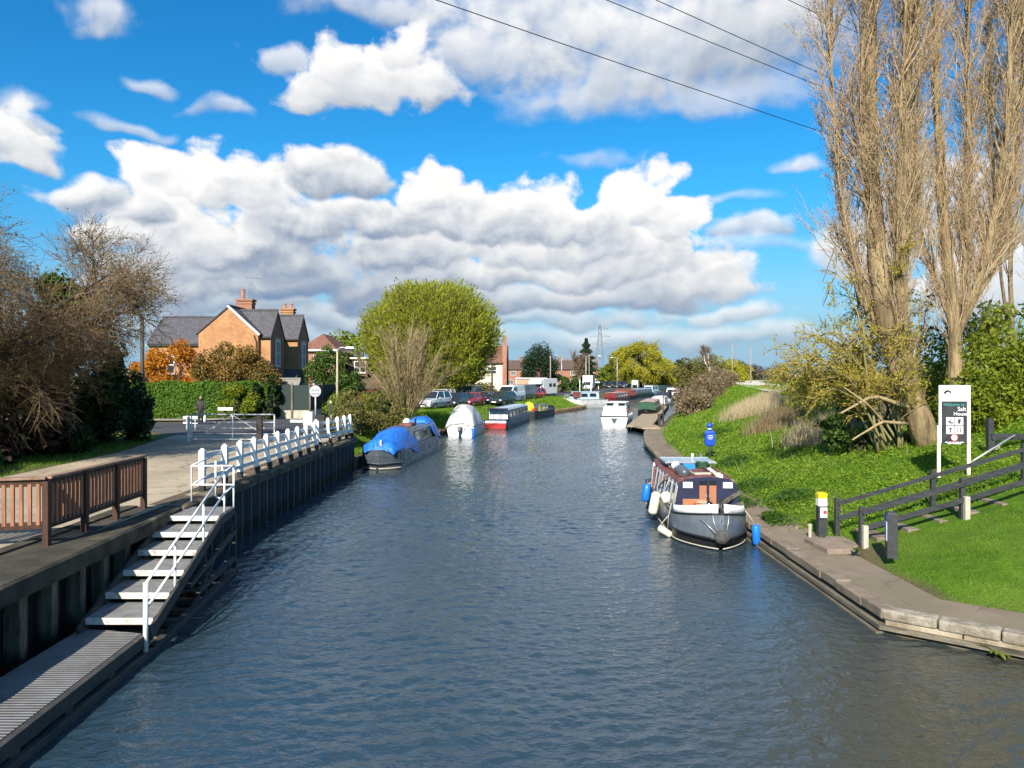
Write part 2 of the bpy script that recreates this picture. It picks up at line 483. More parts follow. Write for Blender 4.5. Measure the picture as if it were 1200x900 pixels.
def blob_points(n, blobs, shell=.55):
    """points inside a union of ellipsoids (cx,cy,cz,rx,ry,rz), denser near the surface; also outward directions"""
    w_ = np.array([b[3] * b[4] * b[5] for b in blobs]) ** (2 / 3.); w_ /= w_.sum()
    i = rng.choice(len(blobs), n, p=w_)
    B = np.array(blobs)[i]
    d = rand_dirs(n)
    r = 1 - (1 - shell) * rng.uniform(0, 1, n) ** 1.6
    r = r * (1 + rng.normal(0, .07, n))
    return B[:, :3] + d * B[:, 3:] * r[:, None], d

def lumpy(blobs, n=40, size=.3, seed=None):
    """break big ellipsoids into many overlapping clumps on their surface so the outline is uneven"""
    out = []
    for (cx, cy, cz, rx, ry, rz) in blobs:
        d = rand_dirs(n)
        for q in d:
            s = size * random.uniform(.6, 1.35)
            f = random.uniform(.62, .98)
            out.append((cx + q[0] * rx * f, cy + q[1] * ry * f, cz + q[2] * rz * f, rx * s, ry * s, rz * s))
    return out
# ================================================================== the setting
# edges of the canal, as X at a given Y (metres; the viewer stands at 0,0)
YL = np.array([-40, 8, 17.0, 36.5, 37.5, 46, 56, 64, 75, 83, 94, 105, 122, 140, 185, 260, 400.])
XL = np.array([-7.0, -7.15, -7.6, -7.65, -7.75, -6.9, -5.6, -3.9, -0.4, 2.6, 6.9, 10.8, 15.6, 20.3, 33.0, 58.0, 110.])
YR = np.array([-40, 13.3, 20, 28, 36.7, 47, 56, 62, 70, 80, 95, 115, 140, 185, 260, 400.])
XR = np.array([6.6, 6.6, 6.65, 6.95, 7.35, 8.35, 9.9, 11.6, 13.7, 16.4, 20.6, 26.2, 32.8, 44.5, 66.0, 110.])
xl = lambda y: np.interp(y, YL, XL)
xr = lambda y: np.interp(y, YR, XR)
QC = np.array([6.6, 13.3]); QN = np.array([.627, .779])       # corner of the quay and the inland normal of its near face

def d_left(x, y):
    s = (xl(y + .5) - xl(y - .5)); return (xl(y) - x) / np.sqrt(1 + s * s)
def d_right(x, y):
    s = (xr(y + .5) - xr(y - .5)); a = (x - xr(y)) / np.sqrt(1 + s * s)
    b = (x - QC[0]) * QN[0] + (y - QC[1]) * QN[1]
    return np.minimum(a, b)
def sm(a, b, v):
    t = np.clip((v - a) / (b - a), 0, 1); return t * t * (3 - 2 * t)
def height(x, y):
    """ground height over the water, both banks; the channel lies below"""
    x = np.asarray(x, float); y = np.asarray(y, float)
    dl, dr = d_left(x, y), d_right(x, y)
    top = 1.6 - .2 * sm(45, 70, y)
    quay = np.where(dl > .95, top, -1.5)
    bank = np.where(dl > .15, .35 + (top - .35) * sm(.3, 3.2, dl), -1.5)
    k = sm(36.2, 37.8, y)
    zl = quay * (1 - k) + bank * k
    t = np.clip(dr - 1.3, 0, None)
    slope = .28 + .19 * sm(55, 100, y)
    CR = 3.3 - .55 * sm(45, 65, y)
    soft = CR - np.log1p(np.exp((CR - t * slope) * 5)) / 5           # rounded shoulder
    rise = np.where(t > 0, soft - (CR - np.log1p(np.exp(CR * 5)) / 5), 0)
    rise = rise - 1.3 * sm(19, 28, t)                                 # the far side of the flood bank
    lump = .05 * np.sin(x * 2.1 + np.sin(y * 1.3)) * np.sin(y * 1.7 + 1) * sm(1.2, 3, dr - 1.2)
    zr = np.where(dr > .55, .33 + rise + lump, -1.5)
    return np.where(dl > dr, zl, zr)

_vg = np.random.default_rng(5).uniform(0, 1, (64, 64))
def vnoise(x, y, s):
    a = np.asarray(x) / s + 100; b = np.asarray(y) / s + 100
    i = np.floor(a).astype(int); j = np.floor(b).astype(int); u = a - i; v = b - j
    u = u * u * (3 - 2 * u); v = v * v * (3 - 2 * v)
    g_ = lambda p_, q_: _vg[p_ % 64, q_ % 64]
    return (g_(i, j) * (1 - u) + g_(i + 1, j) * u) * (1 - v) + (g_(i, j + 1) * (1 - u) + g_(i + 1, j + 1) * u) * v
def worn(x, y):
    """trodden ground: along the path edge, at the foot of the steps and in odd patches of the lawn"""
    dr = d_right(x, y)
    nz = .6 * vnoise(x, y, 1.1) + .4 * vnoise(x, y, .37)
    edge = sm(2.0, 1.25, dr) * .55
    foot = sm(1.5, .2, np.hypot(x - 7.9, y - 17.4)) * .6
    return sm(.66, .92, nz * .80 + edge + foot)

# ---- ground: one sheet to the horizon
def axis(parts):
    out = []
    for a, b, st in parts: out += list(np.arange(a, b, st))
    return np.array(out)
gx = axis([(-2500, -400, 300), (-400, -80, 40), (-80, -26, 4), (-26, -9, .8), (-9, 30, .3), (30, 60, 1), (60, 160, 4), (160, 500, 30), (500, 2600, 300)])
gy = axis([(-300, -40, 40), (-40, 6, 3), (6, 66, .35), (66, 130, 1), (130, 300, 4), (300, 700, 25), (700, 4200, 350)])
GX, GY = np.meshgrid(gx, gy)
GZ = height(GX, GY)
far = sm(420, 700, GY)
GZ = np.where(GY > 400, np.maximum(GZ, 1.2 * far), GZ)
nv = len(gx)
idx = np.arange(len(gx) * len(gy)).reshape(len(gy), nv)
gf = np.stack([idx[:-1, :-1], idx[:-1, 1:], idx[1:, 1:], idx[1:, :-1]], -1).reshape(-1, 4)

M_ground = bpy.data.materials.new('grass_ground'); M_ground.use_nodes = True
n = NT(M_ground.node_tree); p = M_ground.node_tree.nodes['Principled BSDF']
pos = n.n('ShaderNodeNewGeometry').outputs['Position']
big = n.noise(pos, .35, 4, .6); mid = n.noise(pos, 2.5, 5, .65); fine = n.noise(pos, 22, 4, .7)
col = n.mix(n.smap(mid, .3, .7), (.055, .125, .010), (.12, .22, .018))
col = n.mix(n.smap(big, .42, .62, 0, .6), col, (.14, .20, .03))
col = n.mix(n.smap(fine, .35, .75, 0, .7), col, (.045, .09, .010))
col = n.mix(n.smap(n.noise(pos, 1.1, 5, .7), .62, .72, 0, .65), col, (.11, .085, .045))
at = n.n('ShaderNodeAttribute', attribute_name='worn')
col = n.mix(n.math('MULTIPLY', at.outputs['Fac'], .9), col, n.mix(n.smap(fine, .3, .7), (.17, .125, .075), (.10, .075, .045)))
n.put(p.inputs['Base Color'], col); p.inputs['Roughness'].default_value = .9; p.inputs['Specular IOR Level'].default_value = .1
bn = n.n('ShaderNodeBump'); bn.inputs['Distance'].default_value = .05; n.put(bn.inputs['Height'], n.noise(pos, 14, 5, .7)); n.put(p.inputs['Normal'], bn.outputs[0])
ground = np_mesh('ground', np.stack([GX, GY, GZ], -1).reshape(-1, 3), gf, M_ground, smooth=True)
struct(ground)
at_ = ground.data.attributes.new('worn', 'FLOAT', 'POINT'); at_.data.foreach_set('value', worn(GX, GY).ravel().astype(np.float32))

# ---- water
RIPPLE_SLOPE = .082
M_water = bpy.data.materials.new('canal_water'); M_water.use_nodes = True
n = NT(M_water.node_tree); p = M_water.node_tree.nodes['Principled BSDF']
pos = n.n('ShaderNodeNewGeometry').outputs['Position']
wx, wy = n.sep(pos)[0:2]
silt = n.math('MULTIPLY', n.smap(wy, 17, 8), n.smap(n.math('ADD', wx, n.math('MULTIPLY', n.noise(pos, .35, 3, .55), 2.5)), 1.0, 9.0))      # shallow murky water by the quay
n.put(p.inputs['Base Color'], n.mix(silt, n.mix(n.noise(pos, .12, 3, .5), (.022, .044, .062), (.024, .046, .056)), (.062, .054, .026)))
p.inputs['Roughness'].default_value = .025; p.inputs['IOR'].default_value = 1.75; p.inputs['Specular IOR Level'].default_value = .5
pv = n.vec('MULTIPLY', pos, (1.0, 1.35, 1))
gust = n.smap(n.noise(pos, .10, 4, .6), .36, .62, .50, 1.0)
h = n.math('MULTIPLY', n.noise(pv, 5.5, 2, .5, .3), .5)
h = n.math('MULTIPLY_ADD', n.noise(pv, 13.0, 3, .6, .3), .22, h)
bn = n.n('ShaderNodeBump'); bn.inputs['Distance'].default_value = .07
n.put(bn.inputs['Strength'], gust)
n.put(bn.inputs['Height'], h); n.put(p.inputs['Normal'], bn.outputs[0])
# real ripples as far as the jetty, flat water with the same small ripples beyond
wr = np.random.default_rng(21)
WAVES = []
for k_ in range(46):
    lam = .14 * (.70 / .14) ** (wr.uniform(0, 1) ** 1.35)
    th = R(90) + wr.normal(0, .62) + (R(12) if k_ % 3 else R(-28))
    WAVES.append((2 * math.pi / lam, th, wr.uniform(0, 6.28), lam))
def ripples(x, y):
    z = np.zeros_like(x)
    patch = .70 + .42 * np.sin(x * .31 + 1.3 * np.sin(y * .17)) * np.sin(y * .23 + .8 * np.sin(x * .4))      # calmer and more ruffled patches
    for k_, th, ph, lam in WAVES:
        z += np.sin(k_ * (x * math.cos(th) + y * math.sin(th)) + ph + .5 * np.sin(x * .9 + y * .6 + ph)) * lam ** .75
    return z * patch
rows = np.concatenate([np.arange(4.5, 30, .042), np.arange(30, 70, .09), np.arange(70, 112, .2)])
wy_ = rows; x0_, x1_ = xl(wy_) - .6, np.where(wy_ < 13.6, 6.6 + (13.6 - wy_) * 1.25 + .5, xr(wy_) + .6)
NC = 380
u_ = np.linspace(0, 1, NC)
WX = x0_[:, None] + (x1_ - x0_)[:, None] * u_[None]; WY = np.repeat(wy_[:, None], NC, 1)
WZ = ripples(WX, WY)
gxx = np.gradient(WZ, axis=0) / np.gradient(WY, axis=0)
WZ *= RIPPLE_SLOPE / np.std(gxx[:300])
fade = sm(112, 90, WY); WZ = WZ * fade
idx = np.arange(WX.size).reshape(WX.shape)
wf = np.stack([idx[:-1, :-1], idx[:-1, 1:], idx[1:, 1:], idx[1:, :-1]], -1).reshape(-1, 4)
struct(np_mesh('water', np.stack([WX, WY, WZ], -1).reshape(-1, 3), wf, M_water, smooth=True))
mb = MB(); mb.quad((-60, 111.8, 0), (200, 111.8, 0), (200, 420, 0), (-60, 420, 0)); mb.quad((-60, -60, 0), (30, -60, 0), (30, 4.55, 0), (-60, 4.55, 0))
struct(mb.build('water', M_water))

# ---- left bank: yard, road, verge
M_yard = mat('yard_concrete', (.46, .375, .26), (.35, .29, .205), scale=.5, rough=.85, bump=.008, bscale=30, spec=.2, c3=(.22, .195, .155), s3=1.7, m3=(.54, .74), detail=8)
M_asph = mat('asphalt', (.075, .075, .08), (.055, .056, .062), scale=.6, rough=.85, bump=.006, bscale=60, spec=.25, c3=(.11, .105, .10), s3=.8, m3=(.5, .75), detail=8)
M_pave = mat('pale_pavement', (.34, .30, .235), (.27, .24, .19), scale=1.0, rough=.9, bump=.006, bscale=40, spec=.2)
def weather(m, scale, dark, seam=None):
    n = NT(m.node_tree); p = m.node_tree.nodes['Principled BSDF']
    pos = n.n('ShaderNodeNewGeometry').outputs['Position']
    src = p.inputs['Base Color'].links[0].from_socket
    pw_ = n.vec('ADD', pos, n.vec('SCALE', n.noise(pos, 2.5, 4, .6, out=1), scale=.35))
    ed = n.voro(pw_, scale, 'DISTANCE_TO_EDGE')
    crack = n.math('MULTIPLY', n.smap(ed, .035, .0), n.smap(n.noise(pos, .7, 3, .5), .45, .6))
    col = n.mix(n.math('MULTIPLY', crack, .75), src, dark)
    col = n.mix(n.smap(n.noise(pos, 9, 5, .7), .62, .74, 0, .55), col, dark)
    col = n.mix(n.smap(n.noise(pos, .22, 3, .5), .52, .60, 0, .30), col, tuple(v * 2.2 for v in dark))
    n.put(p.inputs['Base Color'], col)
weather(M_yard, .55, (.13, .115, .09)); weather(M_asph, .4, (.035, .035, .038))
def sheet(name, poly, z, m):
    b = MB(); b.add([(x, y, z) for x, y in poly], [tuple(range(len(poly)))])
    return struct(b.build(name, m))
sheet('yard', [(-8.0, -30), (-8.0, 36.2), (-9.6, 38.0), (-17.0, 38.0), (-16.6, 35.5), (-15.3, 29), (-14.9, 20), (-15.2, 5), (-17, -30)], 1.606, M_yard)
rp = [(-60, 44), (-30, 43.7), (-20, 43.4), (-15.5, 46), (-13.2, 54), (-11.6, 62), (-9.3, 71), (-5.8, 84), (-.5, 99), (7, 122), (18, 155), (36, 210), (70, 300)]
def ribbon(name, pts, w, z, m, zf=None):
    b = MB(); L = []; Rr = []
    for i, (x, y) in enumerate(pts):
        a = Vector(pts[min(i + 1, len(pts) - 1)]) - Vector(pts[max(i - 1, 0)]); a.normalize(); nn = Vector((-a.y, a.x)) * w / 2
        z_ = z if zf is None else zf(x, y)
        L.append((x + nn.x, y + nn.y, z_)); Rr.append((x - nn.x, y - nn.y, z_))
    vs = L + Rr; k = len(pts)
    b.add(vs, [(i, i + 1, k + i + 1, k + i) for i in range(k - 1)])
    return struct(b.build(name, m))
def dense(pts, st=2.0):
    out = []
    for (a, b) in zip(pts[:-1], pts[1:]):
        m_ = max(1, int(math.hypot(b[0] - a[0], b[1] - a[1]) / st))
        out += [(a[0] + (b[0] - a[0]) * t / m_, a[1] + (b[1] - a[1]) * t / m_) for t in range(m_)]
    return out + [pts[-1]]
zroad = lambda x, y: float(1.6 - .2 * sm(45, 70, np.array(y))) + .012
ribbon('road', dense(rp), 7.6, 0, M_asph, zroad)
ribbon('pavement', dense([(-60, 49.3), (-30, 49.1), (-20.5, 49.3), (-18.4, 52), (-17.2, 58), (-15.5, 66)]), 2.2, 0, M_pave, lambda x, y: zroad(x, y) + .09)
sheet('road_mouth', [(-9.6, 37.6), (-17.0, 37.6), (-20.5, 41), (-20.5, 45), (-12.5, 46), (-9.2, 41)], 1.609, M_asph)
ribbon('parking', dense([(-10.9, 60), (-8.0, 69), (-4.4, 80), (1.2, 95)]), 5.4, 0, M_asph, lambda x, y: zroad(x, y) + .006)

# ---- right bank: towpath slab with a stone edge, quay face, jetty comes later
M_tow = mat('towpath_concrete', (.255, .20, .145), (.19, .15, .11), scale=.9, rough=.9, bump=.012, bscale=25, spec=.15, c3=(.12, .105, .06), s3=1.4, m3=(.58, .72), detail=8)
weather(M_tow, .9, (.085, .08, .045))
M_edge = mat('edge_stone', (.27, .215, .155), (.18, .145, .105), scale=2.5, rough=.9, bump=.03, bscale=14, spec=.15, c3=(.40, .36, .29), s3=2.6, m3=(.60, .74))
M_edge2 = mat('bleached_stone', (.36, .32, .25), (.20, .17, .125), scale=3.0, rough=.9, bump=.04, bscale=10, spec=.15, c3=(.13, .115, .075), s3=2.2, m3=(.58, .70))
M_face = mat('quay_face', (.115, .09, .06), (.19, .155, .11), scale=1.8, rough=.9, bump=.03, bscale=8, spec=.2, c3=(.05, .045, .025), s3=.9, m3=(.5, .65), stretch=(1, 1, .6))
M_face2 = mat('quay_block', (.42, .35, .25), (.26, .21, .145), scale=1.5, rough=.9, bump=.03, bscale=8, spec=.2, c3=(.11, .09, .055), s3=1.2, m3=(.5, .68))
M_timber_wet = mat('wet_timber', (.20, .17, .12), (.10, .085, .06), scale=3, rough=.7, bump=.01, stretch=(1, .3, 4), c3=(.04, .04, .02), s3=1.0, m3=(.52, .7))

def offset_line(pts, d):
    out = []
    for i, q in enumerate(pts):
        a = Vector(pts[max(i - 1, 0)]); c = Vector(pts[min(i + 1, len(pts) - 1)]); q = Vector(q)
        t1 = (q - a).normalized() if (q - a).length > 0 else (c - q).normalized()
        t2 = (c - q).normalized() if (c - q).length > 0 else t1
        n1 = Vector((t1.y, -t1.x)); n2 = Vector((t2.y, -t2.x))
        nn = (n1 + n2).normalized(); k = 1 / max(nn.dot(n1), .4)
        out.append(q + nn * d * k)
    return out
tow_line = [(22.8, 0.27), (14.8, 6.7), (8.24, 11.98), (7.2, 12.82), (6.6, 13.3)]
tow_line += [(float(xr(y)), float(y)) for y in list(np.arange(14.5, 62, 1.5))]
def profile_run(name, line, prof, m, kind=True, cap=True, smooth=False):
    """sweep a profile [(offset inland, z)] along a line"""
    rings = []
    offs = {o_: offset_line(line, o_) for o_ in set(o for o, z in prof)}
    for i in range(len(line)):
        rings.append([(offs[o_][i].x, offs[o_][i].y, z) for o_, z in prof])
    b = MB(); b.loft(rings, cap=cap)
    o = b.build(name, m, smooth=smooth)
    return struct(o) if kind else o
profile_run('towpath', tow_line, [(.30, -.6), (.30, .385), (1.42, .40), (1.42, -.6)], M_tow)
# stone edging of single blocks, each a little out of true, all one kerb
kb, kb2 = MB(), MB()
acc_l = dense(tow_line, .1)
run = 0.0; start = acc_l[0]; seg = random.uniform(.7, 1.2)
for a, c in zip(acc_l[:-1], acc_l[1:]):
    run += math.hypot(c[0] - a[0], c[1] - a[1])
    corner = math.hypot(c[0] - 6.6, c[1] - 13.3) < .06
    if run > seg or corner:
        t = Vector((c[0] - start[0], c[1] - start[1])); L = t.length
        if L > .15:
            t.normalize(); nn = Vector((t.y, -t.x))
            near = start[1] < 13.2
            off = .155 + random.uniform(-.015, .012)
            mid = Vector(((start[0] + c[0]) / 2, (start[1] + c[1]) / 2)) + nn * off
            Mz = Matrix.Rotation(math.atan2(t.y, t.x) + random.uniform(-.006, .006), 3, 'Z') @ Matrix.Rotation(random.uniform(-.02, .02), 3, 'X')
            (kb2 if near else kb).box((mid.x, mid.y, .33 + random.uniform(-.012, .012)), (L - random.uniform(.004, .018 if not near else .03), .31, .165 + random.uniform(0, .02)), M=Mz)
        run = 0; start = c; seg = random.uniform(.6, 1.15)
struct(kb.build('kerb', M_edge, bevel=.02)); struct(kb2.build('kerb', M_edge2, bevel=.035))
# face of the quay under the kerb: recessed along the canal, coursed blocks on the near face
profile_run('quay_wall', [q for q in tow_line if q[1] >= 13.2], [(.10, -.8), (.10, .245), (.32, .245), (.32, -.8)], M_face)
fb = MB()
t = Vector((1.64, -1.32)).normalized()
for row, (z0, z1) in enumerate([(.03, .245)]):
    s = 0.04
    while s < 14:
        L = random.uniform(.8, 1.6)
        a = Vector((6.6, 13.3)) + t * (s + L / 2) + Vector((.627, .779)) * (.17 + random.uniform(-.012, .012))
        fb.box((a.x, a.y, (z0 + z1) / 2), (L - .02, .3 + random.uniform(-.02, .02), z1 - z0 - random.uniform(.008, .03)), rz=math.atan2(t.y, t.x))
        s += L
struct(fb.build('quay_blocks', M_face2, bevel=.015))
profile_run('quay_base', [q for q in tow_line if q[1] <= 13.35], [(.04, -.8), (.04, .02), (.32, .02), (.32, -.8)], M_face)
# timber rubbing rails along the waterline
for nm, pr in (('rubbing_rail', [(-.06, .075), (-.06, .155), (.09, .155), (.09, .075)]),):
    o = profile_run(nm, [q for q in tow_line if q[1] <= 40.0], pr, M_timber_wet, kind=False)
    tag(o, 'weathered timber rubbing rail just above the water along the stone quay', 'rubbing rail')
o = profile_run('rubbing_rail', [q for q in tow_line if 13.2 <= q[1] <= 24.0], [(-.10, -.06), (-.10, .03), (.05, .03), (.05, -.06)], M_timber_wet, kind=False)
tag(o, 'lower timber rail half under water beside the quay and the moored narrowboat', 'rubbing rail')

# far bank edges: low timber campshedding past the first boats (left) and past the jetty (right)
M_shed = mat('camp_timber', (.24, .17, .10), (.13, .095, .06), scale=3, rough=.85, bump=.02, stretch=(1, 1, .3), spec=.2)
for y0, y1, lab in ((76, 104, 'brown timber boards holding the grassy bank beside the white wide boat'), (37.0, 60, 'rough timber edging of the bank behind the blue-sheeted and grey-sheeted boats')):
    lb = MB()
    for y in np.arange(y0, y1, .35 if y0 > 70 else .28):
        x = float(xl(y)); h_ = .50 + .05 * math.sin(y * 3) if y0 > 70 else .42 + .06 * math.sin(y * 5)
        lb.box((x - .06, y, h_ / 2 - .4), (.16, .36 if y0 > 70 else .29, h_ + .8))
    tag(lb.build('campshedding', M_shed), lab, 'bank edging')

# ---- left wall, near part: concrete coping on dark boards with timber piles
M_conc_d = mat('shade_dark_coping', (.085, .075, .055), (.045, .042, .032), scale=1.4, rough=.9, bump=.02, bscale=14, spec=.15, c3=(.17, .145, .095), s3=.9, m3=(.58, .74), detail=8)  # concrete albedo darkened in place of shade falling from out of view
M_black = mat('tarred_boards', (.018, .016, .015), (.028, .025, .022), scale=2, rough=.8, bump=.01, spec=.2)
M_pile = mat('grey_pile', (.20, .175, .13), (.075, .065, .05), scale=4, rough=.9, bump=.015, stretch=(1, 1, .2), spec=.15)
wall = thing('lock_wall', 'old concrete coped wall with grey timber piles beside the floating landing', 'wall', (-7.4, 12, 0))
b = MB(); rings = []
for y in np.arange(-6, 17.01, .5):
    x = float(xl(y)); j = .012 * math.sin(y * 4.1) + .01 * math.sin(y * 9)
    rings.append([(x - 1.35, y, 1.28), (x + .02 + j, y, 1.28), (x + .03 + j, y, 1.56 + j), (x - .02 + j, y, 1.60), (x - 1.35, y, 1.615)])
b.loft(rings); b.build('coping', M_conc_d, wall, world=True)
b = MB(); rings = []
for y in np.arange(-6, 17.21, .5):
    x = float(xl(y)); rings.append([(x - .9, y, -1), (x - .42, y, -1), (x - .42, y, 1.27), (x - .9, y, 1.27)])
b.loft(rings); b.build('board_face', M_black, wall, world=True)
for y in np.arange(7.1, 17.0, .86):
    b = MB(); x = float(xl(y)); b.box((x - .28, y, .12), (.26, .19, 2.3), rz=random.uniform(-.05, .05)); b.build('pile', M_pile, wall, world=True, bevel=.015)

# far part: steel sheet piling under a timber coping
M_sheet = mat('sheet_piling', (.022, .026, .040), (.035, .038, .050), scale=1.5, rough=.55, bump=.01, bscale=10, spec=.4, c3=(.085, .065, .05), s3=.9, m3=(.60, .76), stretch=(1, 1, .4))
M_cop2 = mat('brown_coping', (.15, .115, .075), (.085, .07, .05), scale=2, rough=.9, bump=.02, bscale=12, spec=.15, c3=(.24, .20, .14), s3=1.2, m3=(.56, .7))
wall2 = thing('sheet_pile_wall', 'dark steel sheet piling with upright ribs under a brown coping, below the white fence', 'wall', (-7.65, 27, 0))
rings = []
y = 17.25; ph = 0; step = [(.26, 0), (.10, .20), (.26, .20), (.10, 0)]
line = []
while y < 36.6:
    for dy, dx_ in step:
        line.append((float(xl(y)) - .02 - dx_ if False else float(xl(y)) - .24 + (dx_), y)); y += dy
b = MB()
lo = [(x, y_, -1.0) for x, y_ in line]; hi_ = [(x, y_, 1.36) for x, y_ in line]
k = len(line); b.add(lo + hi_, [(i, i + 1, k + i + 1, k + i) for i in range(k - 1)])
x, y_ = line[-1]
b.quad((x, y_, -1), (x - 3, y_ + .6, -1), (x - 3, y_ + .6, 1.36), (x, y_, 1.36))
b.build('piling', M_sheet, wall2, world=True)
b = MB(); rings = []
for y in np.arange(17.2, 36.75, .5):
    x = float(xl(y)); j = .02 * math.sin(y * 3.3) + .012 * math.sin(y * 8.7)
    rings.append([(x - .8, y, 1.36), (x + .03 + j, y, 1.36), (x + .04 + j, y, 1.54), (x - .05 + j, y, 1.60 + j), (x - .8, y, 1.618)])
b.loft(rings); b.build('coping', M_cop2, wall2, world=True)
b = MB(); b.box((-7.75, 17.1, .3), (1.0, .2, 2.2)); b.build('end_board', M_black, wall2, world=True)

def tide(m, top, dark, green):
    """wet weed-stained band above the water"""
    n = NT(m.node_tree); p = m.node_tree.nodes['Principled BSDF']
    pos = n.n('ShaderNodeNewGeometry').outputs['Position']
    src = p.inputs['Base Color'].links[0].from_socket
    z = n.math('ADD', n.sep(pos)[2], n.math('MULTIPLY', n.math('SUBTRACT', n.noise(pos, 3.0, 5, .65), .5), top * .9))
    n.put(p.inputs['Base Color'], n.mix(n.smap(z, top * 1.3, top * .5), src, n.mix(n.smap(n.noise(pos, 6, 3, .6), .45, .65), dark, green)))
tide(M_sheet, .42, (.012, .012, .012), (.030, .036, .014)); tide(M_pile, .40, (.02, .018, .014), (.035, .042, .016)); tide(M_face2, .10, (.06, .05, .03), (.07, .075, .03))
st_ = NT(M_sheet.node_tree)          # rust running down from the coping
_p = M_sheet.node_tree.nodes['Principled BSDF']; _pos = st_.n('ShaderNodeNewGeometry').outputs['Position']
_r = st_.noise(st_.vec('MULTIPLY', _pos, (3.2, 3.2, .22)), 1.6, 5, .6)
st_.put(_p.inputs['Base Color'], st_.mix(st_.math('MULTIPLY', st_.smap(_r, .56, .70), .65), _p.inputs['Base Color'].links[0].from_socket, (.13, .062, .030)))

# ---- white gravel path on the flood bank
M_gravel = mat('gravel', (.62, .57, .46), (.48, .44, .36), scale=3, rough=.95, bump=.01, spec=.1)
gp = [(24.5, 46), (24.2, 56), (27.2, 72), (31.6, 90), (37.2, 112), (43.8, 138), (52.5, 168), (66, 200)]
ribbon('gravel_path', dense(gp, 1.0), 6.0, 0, M_gravel, lambda x, y: float(height(x, y)) + .12)
# ================================================================== left side: landing, stairs, fences, gate
M_white = mat('white_paint', (.80, .80, .78), (.70, .70, .67), scale=5, rough=.45, bump=.002, spec=.4, c3=(.42, .33, .24), s3=9, m3=(.58, .72))
M_whitewood = mat('white_wood', (.82, .82, .80), (.74, .74, .72), scale=6, rough=.55, bump=.004, spec=.35, c3=(.50, .48, .42), s3=5, m3=(.68, .82))
M_foot = mat('black_foot', (.02, .02, .02), rough=.7)
M_tread = mat('grey_tread', (.23, .225, .215), (.17, .168, .16), scale=5, rough=.7, bump=.003, spec=.3, c3=(.16, .15, .13), s3=3, m3=(.56, .75))
M_nosing = mat('white_nosing', (.62, .60, .54), (.48, .46, .41), scale=8, rough=.6, c3=(.27, .23, .17), s3=9, m3=(.54, .7))
M_frame_d = mat('dark_steel', (.045, .042, .040), (.075, .068, .06), scale=5, rough=.65, bump=.003, spec=.4, c3=(.14, .08, .045), s3=3, m3=(.62, .76))
M_rust = mat('rusty_timber', (.20, .13, .075), (.11, .075, .05), scale=4, rough=.85, bump=.01)

# ---- floating landing
land = thing('floating_landing', 'grey ribbed floating landing stage lying along the wall at the foot of the white stairs', 'landing stage', (-6.4, 9, .0))
pl = [(-7.02, 2.0, ), (-5.55, 2.0), (-6.02, 12.25), (-7.22, 12.55)]
M_deck = bpy.data.materials.new('ribbed_deck'); M_deck.use_nodes = True
n = NT(M_deck.node_tree); p = M_deck.node_tree.nodes['Principled BSDF']
pos = n.n('ShaderNodeNewGeometry').outputs['Position']
wv_ = n.n('ShaderNodeTexWave', wave_type='BANDS', bands_direction='Y'); wv_.inputs['Scale'].default_value = 4.2; n.put(wv_.inputs['Vector'], pos)
n.put(p.inputs['Base Color'], n.mix(n.smap(n.noise(pos, 2.2, 6, .65), .35, .7), n.mix(wv_.outputs[1], (.13, .13, .128), (.24, .238, .23)), (.13, .125, .115)))
p.inputs['Roughness'].default_value = .75
bn = n.n('ShaderNodeBump'); bn.inputs['Distance'].default_value = .015; n.put(bn.inputs['Height'], wv_.outputs[1]); n.put(p.inputs['Normal'], bn.outputs[0])
b = MB(); b.prism([(-7.02, 2.0), (-5.68, 2.0), (-6.10, 12.25), (-7.22, 12.5)], .30, .36); b.build('deck', M_deck, land, world=True)
b = MB(); b.bar((-5.60, 2.0, .27), (-6.03, 12.35, .27), .10, .20); b.build('side_beam', M_frame_d, land, world=True, bevel=.01)
b = MB(); b.bar((-5.56, 2.0, .05), (-5.99, 12.4, .05), .14, .12); b.build('lower_beam', M_frame_d, land, world=True, bevel=.01)
for i in range(8):
    y = 4.2 + i * 1.15; b = MB(); xx = -5.64 - (y - 2) * .0415
    b.box((xx, y, .15), (.12, .16, .12)); b.build('block', M_rust, land, world=True)
b = MB(); b.prism([(-6.9, 2.0), (-5.8, 2.0), (-6.2, 12.1), (-7.1, 12.3)], -.25, .29); b.build('float', M_black, land, world=True)

# ---- stairs from the yard down to the landing
st = thing('canal_stairs', 'white and grey open stairs with tubular handrails leading down from the yard to the landing', 'stairs', (-6.6, 14.5, 0))
NT_ = 6
def sx(y):        # right-hand string of the flight
    return -5.98 + (y - 12.3) * -.118
def sl(y):
    return -7.08 + (y - 12.3) * -.135
for k_ in range(NT_):
    y0 = 12.45 + .80 * k_; z = .36 + .19 * (k_ + 1); y1 = y0 + (.86 if k_ < NT_ - 1 else 1.15)
    b = MB(); b.prism([(sl(y0), y0), (sx(y0), y0), (sx(y1), y1), (sl(y1), y1)], z - .03, z); b.build('tread', M_tread, st, world=True)
    b = MB(); b.prism([(sl(y0) - .01, y0 - .035), (sx(y0) + .01, y0 - .035), (sx(y0) + .01, y0 - .003), (sl(y0) - .01, y0 - .003)], z - .105, z + .004); b.build('nosing', M_nosing, st, world=True, bevel=.005)
for side, fx in (('r', lambda y: sx(y) + .04), ('l', lambda y: sl(y) - .04)):
    b = MB(); b.bar((fx(12.2), 12.2, .36), (fx(16.4), 16.4, 1.38), .05, .22); b.bar((fx(16.4), 16.4, 1.40), (fx(17.6), 17.6, 1.40), .05, .18)
    b.build('string', M_frame_d, st, world=True)
